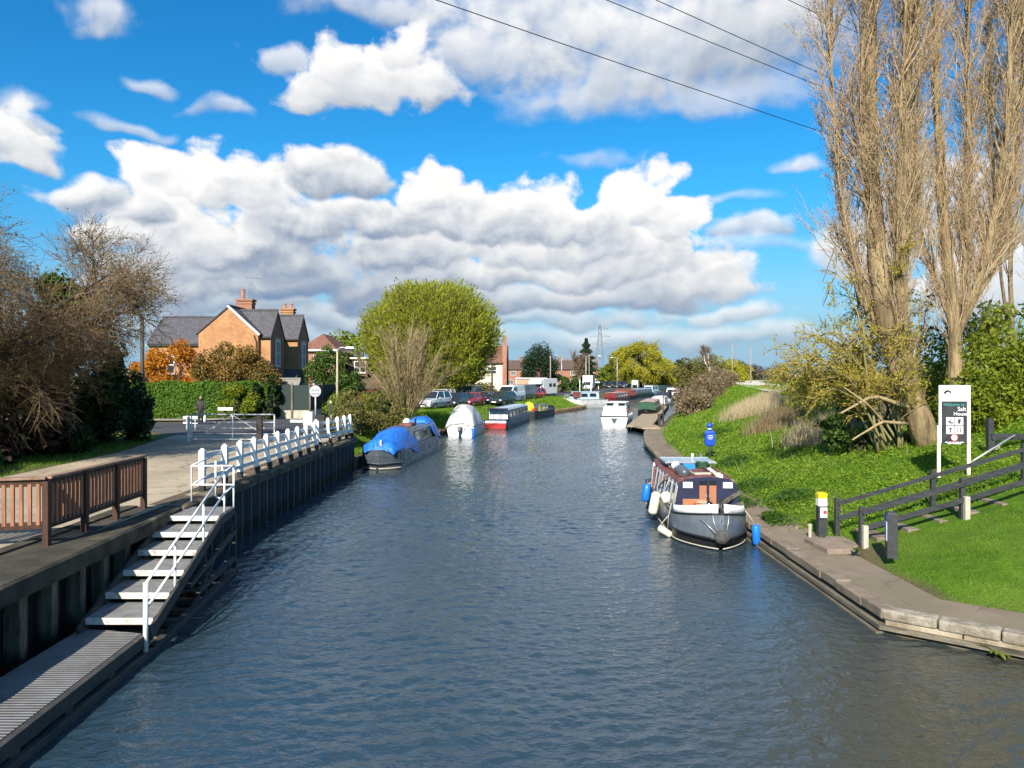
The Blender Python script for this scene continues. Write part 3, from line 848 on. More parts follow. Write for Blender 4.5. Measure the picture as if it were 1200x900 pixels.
# trestle under the flight, standing in the water
b = MB()
b.bar((-5.98, 12.3, .04), (-6.50, 17.55, .04), .12, .14); b.bar((-6.42, 12.5, -.02), (-7.0, 17.5, -.02), .10, .12)
b.bar((-6.24, 14.8, .30), (-6.50, 17.5, .34), .08, .10); b.bar((-6.20, 14.3, .55), (-6.50, 17.5, .95), .07, .09)
b.bar((-6.30, 15.3, .05), (-6.36, 15.4, 1.05), .07, .07); b.bar((-6.52, 17.5, -.6), (-6.52, 17.5, 1.36), .08, .08)
b.bar((-6.42, 16.5, .05), (-6.52, 17.45, 1.2), .05, .05); b.bar((-6.22, 14.4, .0), (-6.42, 16.4, .92), .06, .07)
b.build('trestle', M_frame_d, st, world=True)
for i in range(7):
    y = 13.1 + i * .62; b = MB(); b.bar((sx(y) + .02, y, .06), (sl(y) + .2, y + .08, .02), .16, .10); b.build('cross_timber', M_rust, st, world=True)
# handrails
T = .024
b = MB()
b.tube([(sx(12.15), 12.15, 1.22), (sx(16.9), 16.9, 2.42)], T, 8)
b.tube([(sx(16.9), 16.9, 2.42), (sx(17.75), 17.75, 2.45)], T, 8)
b.build('handrail', M_white, st, smooth=True, world=True)
b = MB()
b.tube([(sx(12.15), 12.15, .80), (sx(16.9), 16.9, 1.93)], T, 8); b.tube([(sx(16.9), 16.9, 1.93), (sx(17.75), 17.75, 1.97)], T, 8)
b.build('mid_rail', M_white, st, smooth=True, world=True)
for y, z0, z1, t in ((12.12, .02, 1.23, .042), (13.55, .55, 1.58, T), (15.3, .95, 2.02, T), (16.9, 1.35, 2.42, T), (17.72, 1.35, 2.45, T)):
    b = MB(); b.tube([(sx(y), y, z0), (sx(y), y, z1)], t, 8); b.build('post', M_white, st, smooth=True, world=True)
# gated frame round the top landing
b = MB()
for pth in ([(-7.62, 17.72, 1.5), (-7.62, 17.72, 2.45), (sx(17.72), 17.72, 2.45)], [(-7.62, 17.72, 2.0), (sx(17.72), 17.72, 2.0)],
            [(-7.62, 17.72, 2.45), (-7.72, 19.2, 2.52)], [(-7.62, 17.72, 2.0), (-7.72, 19.2, 2.08)], [(-7.28, 18.3, 1.6), (-7.28, 18.3, 2.5)], [(-7.28, 18.3, 1.63), (-7.0, 18.2, 1.55)]):
    b.tube(pth, T, 8)
b.build('landing_frame', M_white, st, smooth=True, world=True)
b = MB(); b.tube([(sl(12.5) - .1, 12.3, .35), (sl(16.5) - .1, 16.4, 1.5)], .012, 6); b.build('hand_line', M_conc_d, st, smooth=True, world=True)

# ---- brown slatted fence
M_bwood = mat('brown_wood', (.075, .033, .020), (.045, .021, .014), scale=5, rough=.65, bump=.006, stretch=(3, 3, .4), spec=.3)
M_slat = mat('brown_slat', (.36, .165, .09), (.25, .11, .06), scale=5, rough=.65, bump=.005, stretch=(3, 3, .4), spec=.3)
M_rail = mat('weathered_rail', (.30, .185, .125), (.20, .12, .08), scale=4, rough=.7, bump=.006, spec=.3)
bf = thing('picket_fence', 'brown stained timber fence with close upright slats, on the coping by the stairs', 'fence', (-8.25, 13, 1.6))
fp = [(-8.28, 16.75), (-8.24, 15.5), (-8.20, 14.3), (-8.18, 13.1), (-9.45, 12.75), (-10.8, 12.4), (-12.2, 12.05)]
for (x, y) in fp:
    b = MB(); b.box((x, y, 2.16), (.11, .11, 1.16)); b.build('post', M_bwood, bf, world=True, bevel=.008)
for (a, c) in zip(fp[:-1], fp[1:]):
    a, c = Vector(a), Vector(c); t = (c - a).normalized(); nn = Vector((t.y, -t.x)) * .02
    b = MB(); b.bar((a.x, a.y, 2.72), (c.x, c.y, 2.72), .045, .13); b.build('upper_rail', M_bwood, bf, world=True, bevel=.006)
    b = MB(); b.bar((a.x, a.y, 1.97), (c.x, c.y, 1.97), .05, .13); b.build('lower_rail', M_bwood, bf, world=True, bevel=.006)
    b = MB(); L = (c - a).length; k_ = int(L / .128)
    for i in range(1, k_):
        q = a + t * (L * i / k_)
        b.box((q.x, q.y, 2.34), (.055, .058, .72), rz=math.atan2(t.y, t.x) + random.uniform(-.05, .05))
    b.build('slats', M_slat, bf, world=True)
b = MB()
for (a, c) in ((fp[0], fp[3]), (fp[3], fp[-1])):
    b.bar((a[0], a[1], 2.80), (c[0], c[1], 2.80 if a is not fp[0] else 2.802), .17, .045)
b.build('cap_rail', M_rail, bf, world=True, bevel=.008)
# boundary of rough earth between yard and coping
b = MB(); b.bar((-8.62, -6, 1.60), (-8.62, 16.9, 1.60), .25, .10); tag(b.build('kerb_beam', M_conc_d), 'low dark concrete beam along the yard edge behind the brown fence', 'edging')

# ---- white post and rail fence on the sheet piling
wf = thing('post_and_rail_fence', 'white post and rail fence with black feet, along the sheet piling to the blue-sheeted boat', 'fence', (-7.95, 27, 1.6))
wp = [(-8.02, 19.3)] + [(-7.92 - .004 * i, 20.55 + 1.17 * i) for i in range(9)]
wp += [(-8.15, 31.2), (-8.45, 32.1), (-8.2, 33.2), (-8.02, 34.2), (-7.93, 35.2), (-7.88, 36.2)]
for i, (x, y) in enumerate(wp):
    big_ = i < 3
    w_ = .155 if big_ else .145
    b = MB()
    b.box((x, y, 2.40), (w_, w_, .50)); b.bar((x, y, 2.16), (x + (.0 if big_ else .10), y - (.0 if big_ else .03), 1.80), w_ * .9, w_ * .9, up=(0, 1, 0))
    b.box((x, y, 2.68), (w_, w_, .07), taper=.35)
    b.build('post', M_whitewood, wf, world=True, bevel=.008)
    b = MB(); b.box((x + (.0 if big_ else .12), y - (.0 if big_ else .03), 1.70), (.13, .13, .22)); b.build('foot', M_foot, wf, world=True)
for a, c in zip(wp[:-1], wp[1:]):
    for nm, z in (('top_rail', 2.50), ('middle_rail', 2.22), ('bottom_rail', 1.94)):
        sh = 0 if z > 2.4 else (.03 if z > 2.1 else .075)
        b = MB(); b.bar((a[0] - .07 + sh, a[1], z), (c[0] - .07 + sh, c[1], z), .04, .125 if z > 2.4 else .105); b.build(nm, M_whitewood, wf, world=True)

# ---- field gate and its fittings
gt = thing('field_gate', 'white tubular five bar gate with a raking brace each way, closed across the yard', 'gate', (-12.6, 33.6, 1.6))
gx0, gx1, gy_, gz0, gz1 = -14.45, -10.72, 33.6, 1.72, 2.84
b = MB()
for z in (gz0, gz0 + .25, gz0 + .50, gz0 + .77, gz1):
    b.tube([(gx0, gy_, z), (gx1, gy_, z)], .024 if z < gz1 else .03, 6)
b.build('bars', M_white, gt, smooth=True, world=True)
for x in (gx0, (gx0 + gx1) / 2 - .02, gx1):
    b = MB(); b.tube([(x, gy_ + .005, gz0 - .05), (x, gy_ + .005, gz1)], .032, 6); b.build('upright', M_white, gt, smooth=True, world=True)
xm = (gx0 + gx1) / 2 - .02
for e in (gx0 + .15, gx1 - .15):
    b = MB(); b.tube([(xm, gy_ - .01, gz1 - .03), (e, gy_ - .01, gz0 + .02)], .026, 6); b.build('brace', M_white, gt, smooth=True, world=True)
pp = thing('gate_post', 'white square post at the hinge end of the tubular gate', 'post', (gx0 - .14, 33.62, 1.6))
b = MB(); b.box((gx0 - .14, 33.62, 2.17), (.10, .10, 1.16)); b.build('shaft', M_white, pp, world=True, bevel=.01)
b = MB(); b.box((gx0 - .04, 33.60, 2.60), (.12, .06, .08)); b.box((gx0 - .04, 33.60, 1.85), (.12, .06, .08)); b.build('hinge', M_white, pp, world=True)
M_dpost = mat('dark_post', (.035, .028, .026), (.05, .04, .036), scale=6, rough=.8, bump=.008)
b = MB(); b.box((-11.15, 32.9, 2.20), (.24, .20, 1.2)); b.box((-11.15, 32.9, 2.82), (.24, .20, .05), taper=.8); tag(b.build('slam_post', M_dpost, bevel=.012), 'dark square timber post standing in front of the white gate', 'post')
# paddle gear / lock box beyond the fence
bx = thing('lock_box', 'white control box with a dark panel beyond the white fence, right of the gate', 'control box', (-9.45, 34.6, 1.6))
b = MB(); b.box((-9.45, 34.6, 2.60), (.42, .30, .62)); b.build('cabinet', M_whitewood, bx, world=True, bevel=.015)
b = MB(); b.box((-9.45, 34.6, 1.95), (.12, .12, .72)); b.build('leg', M_dpost, bx, world=True)
b = MB(); b.box((-9.98, 34.6, 2.48), (.62, .08, .12)); b.build('arm', M_whitewood, bx, world=True)
b = MB(); b.box((-8.98, 34.9, 2.45), (.42, .22, .62)); b.build('dark_panel', M_foot, bx, world=True, bevel=.01)

# ---- small finds round the road mouth
M_galv = mat('galvanised', (.50, .51, .51), (.40, .41, .42), scale=5, rough=.45, metal=.5, spec=.5)
def street_sign():
    s_ = thing('street_nameplate', 'low white street nameplate on two short legs before the hedge', 'sign', (-19.2, 49.9, 1.68))
    b = MB(); b.box((-19.2, 49.9, 2.36), (1.0, .03, .2)); b.build('plate', M_whitewood, s_, world=True, bevel=.005)
    for dx_ in (-.38, .38):
        b = MB(); b.box((-19.2 + dx_, 49.95, 1.98), (.06, .06, .66)); b.build('leg', M_dpost, s_, world=True)
street_sign()
rs = thing('round_traffic_sign', 'grey back of a round traffic sign on a pale post beyond the white fence', 'traffic sign', (-10.55, 40, 1.6))
b = MB(); b.tube([(-10.55, 40, 1.6), (-10.55, 40, 4.05)], .045, 8); b.build('post', M_galv, rs, smooth=True, world=True)
b = MB(); b.lathe((-10.55, 39.94, 3.75), [(.02, -.012), (.30, -.012), (.32, 0), (.30, .012), (.02, .012)], 24, axis='y'); b.build('disc', M_galv, rs, world=True)
b = MB(); b.box((-10.55, 39.90, 3.85), (.40, .03, .04)); b.box((-10.55, 39.90, 3.65), (.40, .03, .04)); b.build('bracket', M_galv, rs, world=True)
mp = thing('marker_post', 'short yellowish white marker post beside the round traffic sign', 'marker post', (-10.1, 41.5, 1.6))
b = MB(); b.tube([(-10.1, 41.5, 1.6), (-10.1, 41.5, 3.15)], .06, 8); b.build('shaft', mat('cream_paint', (.72, .68, .48), (.6, .57, .4), scale=5), mp, world=True)
b = MB(); b.lathe((-10.1, 41.5, 3.15), [(.06, 0), (.05, .04), (.01, .07)], 8); b.build('cap', M_galv, mp, world=True)
rb = thing('barrier_stub', 'short white two bar barrier at the far side of the road, left of the gate', 'barrier', (-18.0, 41.3, 1.6))
b = MB(); b.box((-18.0, 41.3, 1.98), (.10, .10, .78)); b.box((-17.55, 41.3, 1.95), (.08, .08, .72)); b.build('post', M_galv, rb, world=True)
b = MB(); b.box((-17.8, 41.24, 2.28), (.8, .05, .14)); b.box((-17.8, 41.24, 1.98), (.8, .05, .1)); b.build('bar', M_white, rb, world=True)

# ---- lamp posts and poles
def pole(name, label, cat, x, y, z0, z1, r0, r1, m, group=None):
    t_ = thing(name, label, cat, (x, y, z0), 0, group)
    b = MB(); b.tube([(x, y, z0 - .2), (x, y, z0 + (z1 - z0) * .5), (x, y, z1)], [r0, (r0 + r1) / 2, r1], 8); b.build('shaft', m, t_, smooth=True, world=True)
    return t_
M_dpole = mat('dark_pole', (.05, .042, .036), (.075, .062, .05), scale=4, rough=.7)
M_wpole = mat('pole_wood', (.33, .27, .20), (.25, .20, .15), scale=4, rough=.8)
M_lampst = mat('lamp_concrete', (.46, .40, .27), (.36, .31, .21), scale=5, rough=.75)
t_ = pole('telegraph_pole', 'tall dark pole rising from the grass verge in front of the clipped hedge', 'pole', -20.7, 41.7, 1.6, 7.9, .14, .10, M_dpole)
b = MB(); b.tube([(-20.7, 41.7, 1.55), (-20.7, 41.7, 3.1)], .17, 8); b.build('base', M_dpole, t_, smooth=True, world=True)
def street_lamp(label, x, y, z0, z1, arm, m=None, grp_='street lamps along the waterside road'):
    t_ = pole('street_lamp', label, 'street lamp', x, y, z0, z1, .10, .065, m or M_lampst, grp_)
    b = MB(); b.tube([(x, y, z1 - .1), (x + arm * .3, y, z1 + .1), (x + arm, y, z1 + .12)], .045, 6); b.build('arm', M_galv, t_, smooth=True, world=True)
    b = MB(); b.box((x + arm * 1.2, y, z1 + .09), (.75, .24, .16), taper=.7); b.build('lantern', M_galv, t_, world=True, bevel=.03)
    return t_
street_lamp('cream street lamp with its arm out to the right, beside the brick house', -12.55, 53.5, 1.6, 6.5, .75)
for lab, x, y, z1, arm in (('slim grey street lamp behind the white wide boat', 9.4, 141, 8.3, -2.4), ('grey street lamp beside the brown bare tree past the terrace', 14.6, 147, 8.4, 2.2),
                           ('grey street lamp before the yellow willow far up the canal', 24.0, 170, 8.6, -1.0)):
    street_lamp(lab, x, y, 1.4, z1, arm, M_galv)
for lab, x, y, z1 in (('thin dark pole standing before the cream rendered house', -2.3, 86, 7.2), ('wooden pole rising at the brick end of the cream house', -0.55, 96, 8.4), ('pale wooden pole in front of the brick terrace', 6.6, 128, 8.0),
                      ('pale pole at the side of the dark conifer', 17.4, 168, 9.4), ('thin grey pole between the car park and the willow', 20.0, 176, 8.0)):
    pole('utility_pole', lab, 'pole', x, y, 1.4, z1, .12, .09, M_wpole if 'pale' in lab else M_dpole, 'poles along the far waterside')
for lab, x, y, z1, m_ in (('pole behind the golden scrub on the flood bank, thicker of two', 40.8, 138, 10.4, M_wpole), ('pole behind the golden scrub on the flood bank, thinner of two', 45.2, 141, 10.0, M_wpole)):
    pole('utility_pole', lab, 'pole', x, y, 2.0, z1, .13, .09, m_, 'poles on the flood bank')
for lab, x, y in (('short white post on the flood bank by the dark wood, nearer the path', 57, 150), ('short white post on the flood bank by the dark wood, nearer the wood', 62, 155)):
    pole('bank_post', lab, 'post', x, y, 3.0, 5.6, .12, .10, M_white)

# ---- the walker behind the gate
def person(name, label, loc, rz, h=1.72, parts=()):
    """one skinned body from joints, clothes as shells of the same skin"""
    root = thing(name, label, 'person', loc, rz)
    def skin(nm, joints, edges, rad, m, sub=2):
        me = bpy.data.meshes.new(nm); me.from_pydata([Vector(j) * h for j in joints], edges, [])
        o = bpy.data.objects.new(nm, me); COL.objects.link(o); o.parent = root
        sk = o.modifiers.new('skin', 'SKIN'); sk.use_smooth_shade = True
        for v_, r_ in zip(me.skin_vertices[0].data, rad): v_.radius = (r_[0] * h, r_[1] * h) if hasattr(r_, '__len__') else (r_ * h, r_ * h)
        me.skin_vertices[0].data[0].use_root = True
        su = o.modifiers.new('sub', 'SUBSURF'); su.levels = 1; su.render_levels = 2
        me.materials.append(m)
        return o
    return root, skin
M_skin = mat('skin', (.46, .27, .19), rough=.55)
M_jacket = mat('dark_jacket', (.060, .054, .046), (.042, .038, .034), scale=14, rough=.85, bump=.01)
M_trs = mat('dark_trousers', (.02, .02, .024), rough=.8)
M_hair = mat('grey_hair', (.22, .22, .22), (.14, .14, .14), scale=30, rough=.8)
M_bag = mat('white_bag', (.82, .82, .82), (.7, .7, .7), scale=6, rough=.5, bump=.01)
root, skin = person('person', 'person in dark jacket and black trousers, white bag in hand, walking behind the gate', (-19.05, 45.6, 1.606), R(200))
# joints: pelvis, chest, neck, head..., arms, legs in mid stride (fractions of the height; x right, y ahead)
J = [(0, 0, .53), (0, .0, .62), (0, .015, .74), (0, .02, .825), (0, .025, .86), (0, .045, .915), (0, .045, .965),
     (.105, .01, .80), (.135, -.05, .655), (.13, -.02, .52), (.128, -.005, .475),
     (-.105, .01, .80), (-.14, .05, .66), (-.125, .09, .53), (-.12, .10, .485),
     (.052, 0, .50), (.055, .075, .28), (.055, .07, .06), (.055, .145, .018),
     (-.052, 0, .50), (-.055, -.01, .28), (-.055, -.14, .09), (-.055, -.085, .02)]
E = [(0, 1), (1, 2), (2, 3), (3, 4), (4, 5), (5, 6), (2, 7), (7, 8), (8, 9), (9, 10), (2, 11), (11, 12), (12, 13), (13, 14), (0, 15), (15, 16), (16, 17), (17, 18), (0, 19), (19, 20), (20, 21), (21, 22)]
rad = [(.085, .062), (.08, .058), (.088, .06), (.034, .034), (.036, .036), (.047, .055), (.036, .043), .038, .030, .020, .017, .038, .030, .020, .017, .056, .040, .026, (.026, .018), .056, .040, .026, (.026, .018)]
body = skin('body', J, E, rad, M_trs)
jk = skin('jacket', [(0, 0, .50), (0, .0, .62), (0, .015, .74), (0, .02, .815), (.108, .01, .80), (.138, -.05, .655), (.133, -.02, .535), (-.108, .01, .80), (-.143, .05, .66), (-.128, .09, .545)],
          [(0, 1), (1, 2), (2, 3), (2, 4), (4, 5), (5, 6), (2, 7), (7, 8), (8, 9)], [(.110, .082), (.104, .076), (.108, .078), (.05, .05), .05, .042, .034, .05, .042, .034], M_jacket)
b = MB(); b.sphere((0, .045 * 1.72, .935 * 1.72), (.072, .085, .105), 14, 10); hd = b.build('head', M_skin, root, smooth=True)
b = MB(); b.sphere((0, .10 * 1.72 * .45 + .075, .93 * 1.72), (.014, .022, .02), 8, 6); b.sphere((.075, .07, .935 * 1.72), (.012, .02, .03), 8, 6); b.sphere((-.075, .07, .935 * 1.72), (.012, .02, .03), 8, 6); b.build('nose_and_ears', M_skin, hd, smooth=True)
b = MB(); b.sphere((-.028, .147, .948 * 1.72), (.011, .008, .008), 8, 6); b.sphere((.028, .147, .948 * 1.72), (.011, .008, .008), 8, 6); b.box((0, .156, .905 * 1.72), (.045, .012, .008)); b.build('eyes_and_mouth', M_trs, hd, smooth=True)
b = MB(); b.sphere((0, .060, .957 * 1.72), (.080, .092, .09), 14, 10); b.build('hair', M_hair, root, smooth=True)
for sx_, hx, hy in ((1, .128, -.005), (-1, -.12, .10)):
    b = MB(); hz = .475 if sx_ > 0 else .485
    b.box((hx * 1.72, hy * 1.72, (hz - .022) * 1.72), (.03, .075, .09))
    for q in range(4): b.tube([(hx * 1.72, (hy - .018 + .012 * q) * 1.72, (hz - .045) * 1.72), (hx * 1.72 - .004 * sx_, (hy - .018 + .012 * q) * 1.72 + .006, (hz - .075 + .004 * abs(q - 1.5)) * 1.72), (hx * 1.72 - .016 * sx_, (hy - .016 + .012 * q) * 1.72 + .008, (hz - .092 + .004 * abs(q - 1.5)) * 1.72)], .009, 5)
    b.tube([(hx * 1.72, (hy + .02) * 1.72, (hz - .015) * 1.72), (hx * 1.72 - .01 * sx_, (hy + .036) * 1.72, (hz - .04) * 1.72), (hx * 1.72 - .014 * sx_, (hy + .034) * 1.72, (hz - .062) * 1.72)], .010, 5)
    b.build('hand', M_skin, root, smooth=True)
bag = thing('carrier_bag', 'white carrier bag hanging from the hand of the walker behind the gate', 'bag', (-19.05, 45.6, 1.606), R(200))
b = MB(); rings = []
for z, a_, d_ in ((.12, .16, .06), (.16, .19, .09), (.34, .20, .10), (.50, .17, .07), (.56, .14, .04)):
    rings.append([(-.24 + d_ * math.cos(k_ * math.pi / 5) , .16 + a_ * math.sin(k_ * math.pi / 5), z + .02 * math.sin(k_ * 2.2)) for k_ in range(10)])
b.loft(rings); b.build('sack', M_bag, bag, smooth=True)
b = MB(); b.tube([(-.23, .06, .55), (-.21, .15, .72), (-.23, .26, .55)], .008, 5); b.build('handle', M_bag, bag, smooth=True)
# ================================================================== right side: steps, rails, signs, lifebuoy, fence
M_rail_b = mat('black_recycled_plastic', (.030, .031, .034), (.045, .046, .05), scale=6, rough=.55, bump=.003, stretch=(.5, 3, 3), spec=.4)
M_spur = mat('concrete_spur', (.50, .45, .35), (.40, .36, .28), scale=6, rough=.9, bump=.008)
M_step = mat('step_stone', (.27, .205, .15), (.20, .155, .115), scale=3, rough=.9, bump=.015, c3=(.12, .10, .06), s3=2, m3=(.55, .7))
H = lambda x, y: float(height(x, y))
# ---- steps up the bank
sp = thing('bank_steps', 'stone and earth steps climbing the grass bank between two black handrails', 'steps', (8.2, 18.6, .45))
for i in range(7):
    x0 = 8.05 + i * .78; z = .47 + i * .20
    b = MB(); b.box((x0 + .44, 18.55 + .02 * i, z - .16), (.92, 1.12, .34), rz=random.uniform(-.02, .02)); b.build('step', M_step, sp, world=True, bevel=.02)
b = MB(); b.box((7.78, 18.2, .40), (.75, 1.3, .22), rz=.03); b.build('bottom_slab', M_step, sp, world=True, bevel=.02)

def handrail(label, posts, spur):
    hr = thing('handrail', label, 'handrail', (posts[0][0], posts[0][1], posts[0][2]), 0, 'black handrails either side of the bank steps')
    for i, (x, y, z) in enumerate(posts):
        b = MB(); b.box((x, y, z + .42), (.11, .11, 1.0)); b.box((x, y, z + .93), (.11, .11, .025), taper=.7); b.build('post', M_rail_b, hr, world=True, bevel=.006)
        if spur and i < 2:
            b = MB(); b.box((x + .035, y - .115, z + .10), (.12, .115, .82)); b.build('spur', M_spur, hr, world=True, bevel=.01)
    for a, c in zip(posts[:-1], posts[1:]):
        for nm, dz, hh in (('top_rail', .80, .10), ('lower_rail', .42, .12)):
            b = MB(); b.bar((a[0], a[1] - .075, a[2] + dz), (c[0], c[1] - .075, c[2] + dz), .05, hh); b.build(nm, M_rail_b, hr, world=True, bevel=.005)
fr = [(8.42, 17.95), (10.85, 17.95), (13.2, 18.05)]
handrail('front black handrail of the bank steps, with concrete spurs at its posts', [(x, y, .50 + (x - 8.42) * .285) for x, y in fr], True)
rr_ = [(8.40, 19.25), (10.9, 19.3), (13.3, 19.35)]
handrail('rear black handrail of the bank steps, starting beside the yellow topped bollard', [(x, y, .50 + (x - 8.4) * .285) for x, y in rr_], False)

# ---- power bollards and pegs
M_yel = mat('yellow_cap', (.80, .56, .01), (.72, .48, .01), scale=6, rough=.45)
M_notice = mat('faded_notice', (.72, .70, .68), (.62, .50, .50), scale=14, rough=.6, contrast=(.5, .56))
M_blueplate = mat('blue_plate', (.02, .06, .28), (.03, .09, .34), scale=6, rough=.5)
M_wp = mat('white_plate', (.75, .76, .78), (.62, .65, .70), scale=9, rough=.5)
bo = thing('service_bollard', 'black service bollard with a white band, a notice and a bright yellow cap', 'bollard', (8.30, 19.55, .45))
b = MB(); b.box((8.08, 19.45, .80), (.22, .2, .80)); b.build('shaft', M_rail_b, bo, world=True, bevel=.012)
b = MB(); b.box((8.08, 19.45, 1.30), (.225, .205, .20)); b.build('band', M_whitewood, bo, world=True, bevel=.01)
b = MB(); b.box((8.08, 19.45, 1.465), (.235, .215, .13)); b.box((8.08, 19.45, 1.54), (.235, .215, .02), taper=.8); b.build('cap', M_yel, bo, world=True, bevel=.02)
b = MB(); b.box((8.09, 19.335, 1.04), (.18, .02, .26)); b.build('notice', M_notice, bo, world=True)
b = MB(); b.lathe((8.12, 19.322, 1.05), [(.01, 0), (.05, 0), (.05, .006), (.01, .006)], 16, axis='y'); b.build('red_ring', mat('red_mark', (.55, .05, .06), rough=.5), bo, world=True)
b2 = thing('mooring_marker', 'black square bollard with a blue and white plate, on the lawn before the steps', 'bollard', (8.35, 16.3, .75))
Mz = Matrix.Rotation(R(-14), 3, 'Z')
b = MB(); b.box((8.30, 16.3, 1.10), (.21, .21, .98), M=Mz); b.box((8.30, 16.3, 1.605), (.21, .21, .03), M=Mz, taper=.75); b.build('shaft', M_rail_b, b2, world=True, bevel=.01)
nl = Mz @ Vector((-.110, 0, 0))
b = MB(); b.box((8.30 + nl.x, 16.3 + nl.y, 1.50), (.012, .17, .13), M=Mz); b.build('blue_panel', M_blueplate, b2, world=True)
b = MB(); b.box((8.30 + nl.x, 16.3 + nl.y, 1.20), (.012, .17, .42), M=Mz); b.build('white_panel', M_wp, b2, world=True)
b = MB()
for q in range(6):
    c_ = nl * 1.09; b.box((8.30 + c_.x, 16.3 + c_.y, 1.36 - q * .06), (.006, .12, .022), M=Mz)
b.build('small_print', M_blueplate, b2, world=True)
pg = thing('mooring_peg', 'short weathered white peg in the grass left of the yellow topped bollard', 'peg', (7.72, 19.0, .45))
b = MB(); b.tube([(7.72, 19.3, .35), (7.72, 19.3, .72)], [.04, .045], 8); b.build('shaft', M_spur, pg, world=True)
b = MB(); b.tube([(7.72, 19.3, .70), (7.72, 19.3, .75)], .055, 8); b.build('head', M_spur, pg, world=True)

# ---- welcome sign
def textmesh(name, txt, size, m, parent, loc, align='CENTER', depth=.004):
    cu = bpy.data.curves.new(name, 'FONT'); cu.body = txt; cu.size = size; cu.align_x = align; cu.extrude = depth / 2; cu.fill_mode = 'BOTH'
    tmp = bpy.data.objects.new(name + '_src', cu); COL.objects.link(tmp)
    dg = bpy.context.evaluated_depsgraph_get(); me = bpy.data.meshes.new_from_object(tmp.evaluated_get(dg))
    bpy.data.objects.remove(tmp); bpy.data.curves.remove(cu)
    me.materials.clear(); me.materials.append(m)
    o = bpy.data.objects.new(name, me); COL.objects.link(o); o.parent = parent; o.location = loc; o.rotation_euler = (R(90), 0, 0)
    return o
M_signw = mat('sign_white', (.84, .84, .81), (.79, .79, .76), scale=4, rough=.45)
M_signb = mat('sign_black', (.030, .032, .034), (.045, .047, .05), scale=3, rough=.5)
M_teal = mat('sign_teal', (.04, .34, .28), rough=.5)
M_greytxt = mat('sign_grey', (.55, .60, .58), rough=.5)
M_red = mat('sign_red', (.55, .04, .04), rough=.5)
M_cream = mat('cream_post', (.84, .80, .64), (.76, .71, .56), scale=4, rough=.5)
sg = thing('welcome_sign', 'tall black and white waterway welcome sign on two cream posts at the bank top', 'sign', (12.66, 21.3, 1.82), R(-2))
# local coordinates: x right, y away, z up from the base; panel .88 wide
b = MB(); b.box((-.42, .06, .60), (.085, .06, 1.5)); b.build('post', M_cream, sg, bevel=.008)
b = MB(); b.box((.42, .06, 1.17), (.085, .06, 2.66)); b.build('post', M_cream, sg, bevel=.008)
b = MB(); b.box((.0, .02, 2.27), (.88, .03, .46)); b.build('header', M_signw, sg, bevel=.006)
b = MB(); b.box((-.405, .02, 1.44), (.07, .03, 1.20)); b.build('border', M_signw, sg)
b = MB(); b.box((.395, .02, 1.44), (.09, .03, 1.20)); b.build('border', M_signw, sg)
b = MB(); b.box((-.01, .02, 1.43), (.72, .026, 1.21)); b.build('panel', M_signb, sg)
# emblem: a bridge arch over its reflection
b = MB(); pts = [(.115 * math.cos(a_), .115 * math.sin(a_)) for a_ in np.linspace(R(170), R(20), 12)] + [(.062 * math.cos(a_) + .01, .062 * math.sin(a_) - .005) for a_ in np.linspace(R(25), R(178), 10)]
b.prism_axis([(x - .20, z + 2.25) for x, z in pts], -.004, .006, 'y'); b.build('emblem', M_signb, sg)
textmesh('header_text', 'Canal &\nRiver Trust', .088, M_greytxt, sg, (.17, .003, 2.31))
textmesh('welcome_text', 'Welcome to', .115, M_teal, sg, (-.02, .005, 1.91))
textmesh('name_text', 'Salt', .17, M_signw, sg, (.20, .005, 1.765), 'CENTER')
textmesh('name_text', 'House', .15, M_signw, sg, (.165, .005, 1.635), 'CENTER')
for i, (cx, cz) in enumerate(((-.125, 1.47), (.125, 1.47), (-.125, 1.22), (.125, 1.22))):
    b = MB(); b.box((cx, .004, cz), (.225, .008, .225)); t_ = b.build('pictogram', M_signw, sg)
    b = MB(); y_ = -.003
    if i == 0:      # tap and basin
        b.box((cx - .01, y_, cz + .02), (.03, .006, .10)); b.box((cx + .03, y_, cz - .045), (.12, .006, .04)); b.box((cx - .05, y_, cz - .01), (.06, .006, .03))
    elif i == 1:    # bin
        b.prism_axis([(cx - .045, cz + .045), (cx + .045, cz + .045), (cx + .03, cz - .07), (cx - .03, cz - .07)], -.006, 0, 'y'); b.box((cx, y_, cz + .06), (.11, .006, .015))
    elif i == 2:    # hose point
        b.box((cx, y_, cz - .02), (.035, .006, .11)); b.box((cx, y_, cz + .045), (.10, .006, .03))
    else:           # two figures
        for s_ in (-.04, .04):
            b.box((cx + s_, y_, cz - .015), (.028, .006, .11)); b.lathe((cx + s_, y_, cz + .062), [(.002, -.003), (.018, -.003), (.018, .003), (.002, .003)], 10, axis='y')
    b.build('symbol', M_signb, t_)
b = MB(); b.lathe((-.01, .003, 1.005), [(.082, -.004), (.105, -.004), (.105, .004), (.082, .004)], 24, axis='y'); b.build('prohibition_ring', M_red, sg)
b = MB(); b.lathe((-.01, .004, 1.005), [(.002, -.003), (.082, -.003), (.082, .003), (.002, .003)], 24, axis='y'); b.build('ring_field', M_signw, sg)
b = MB()
for zz, wds in ((.87, (.09, .07, .06, .12, .1)), (.83, (.12, .06, .16))):
    x_ = -.01 - (sum(wds) + .02 * (len(wds) - 1)) / 2
    for q in wds: b.box((x_ + q / 2, .004, zz), (q, .006, .022)); x_ += q + .02
b.build('small_print', M_signw, sg)

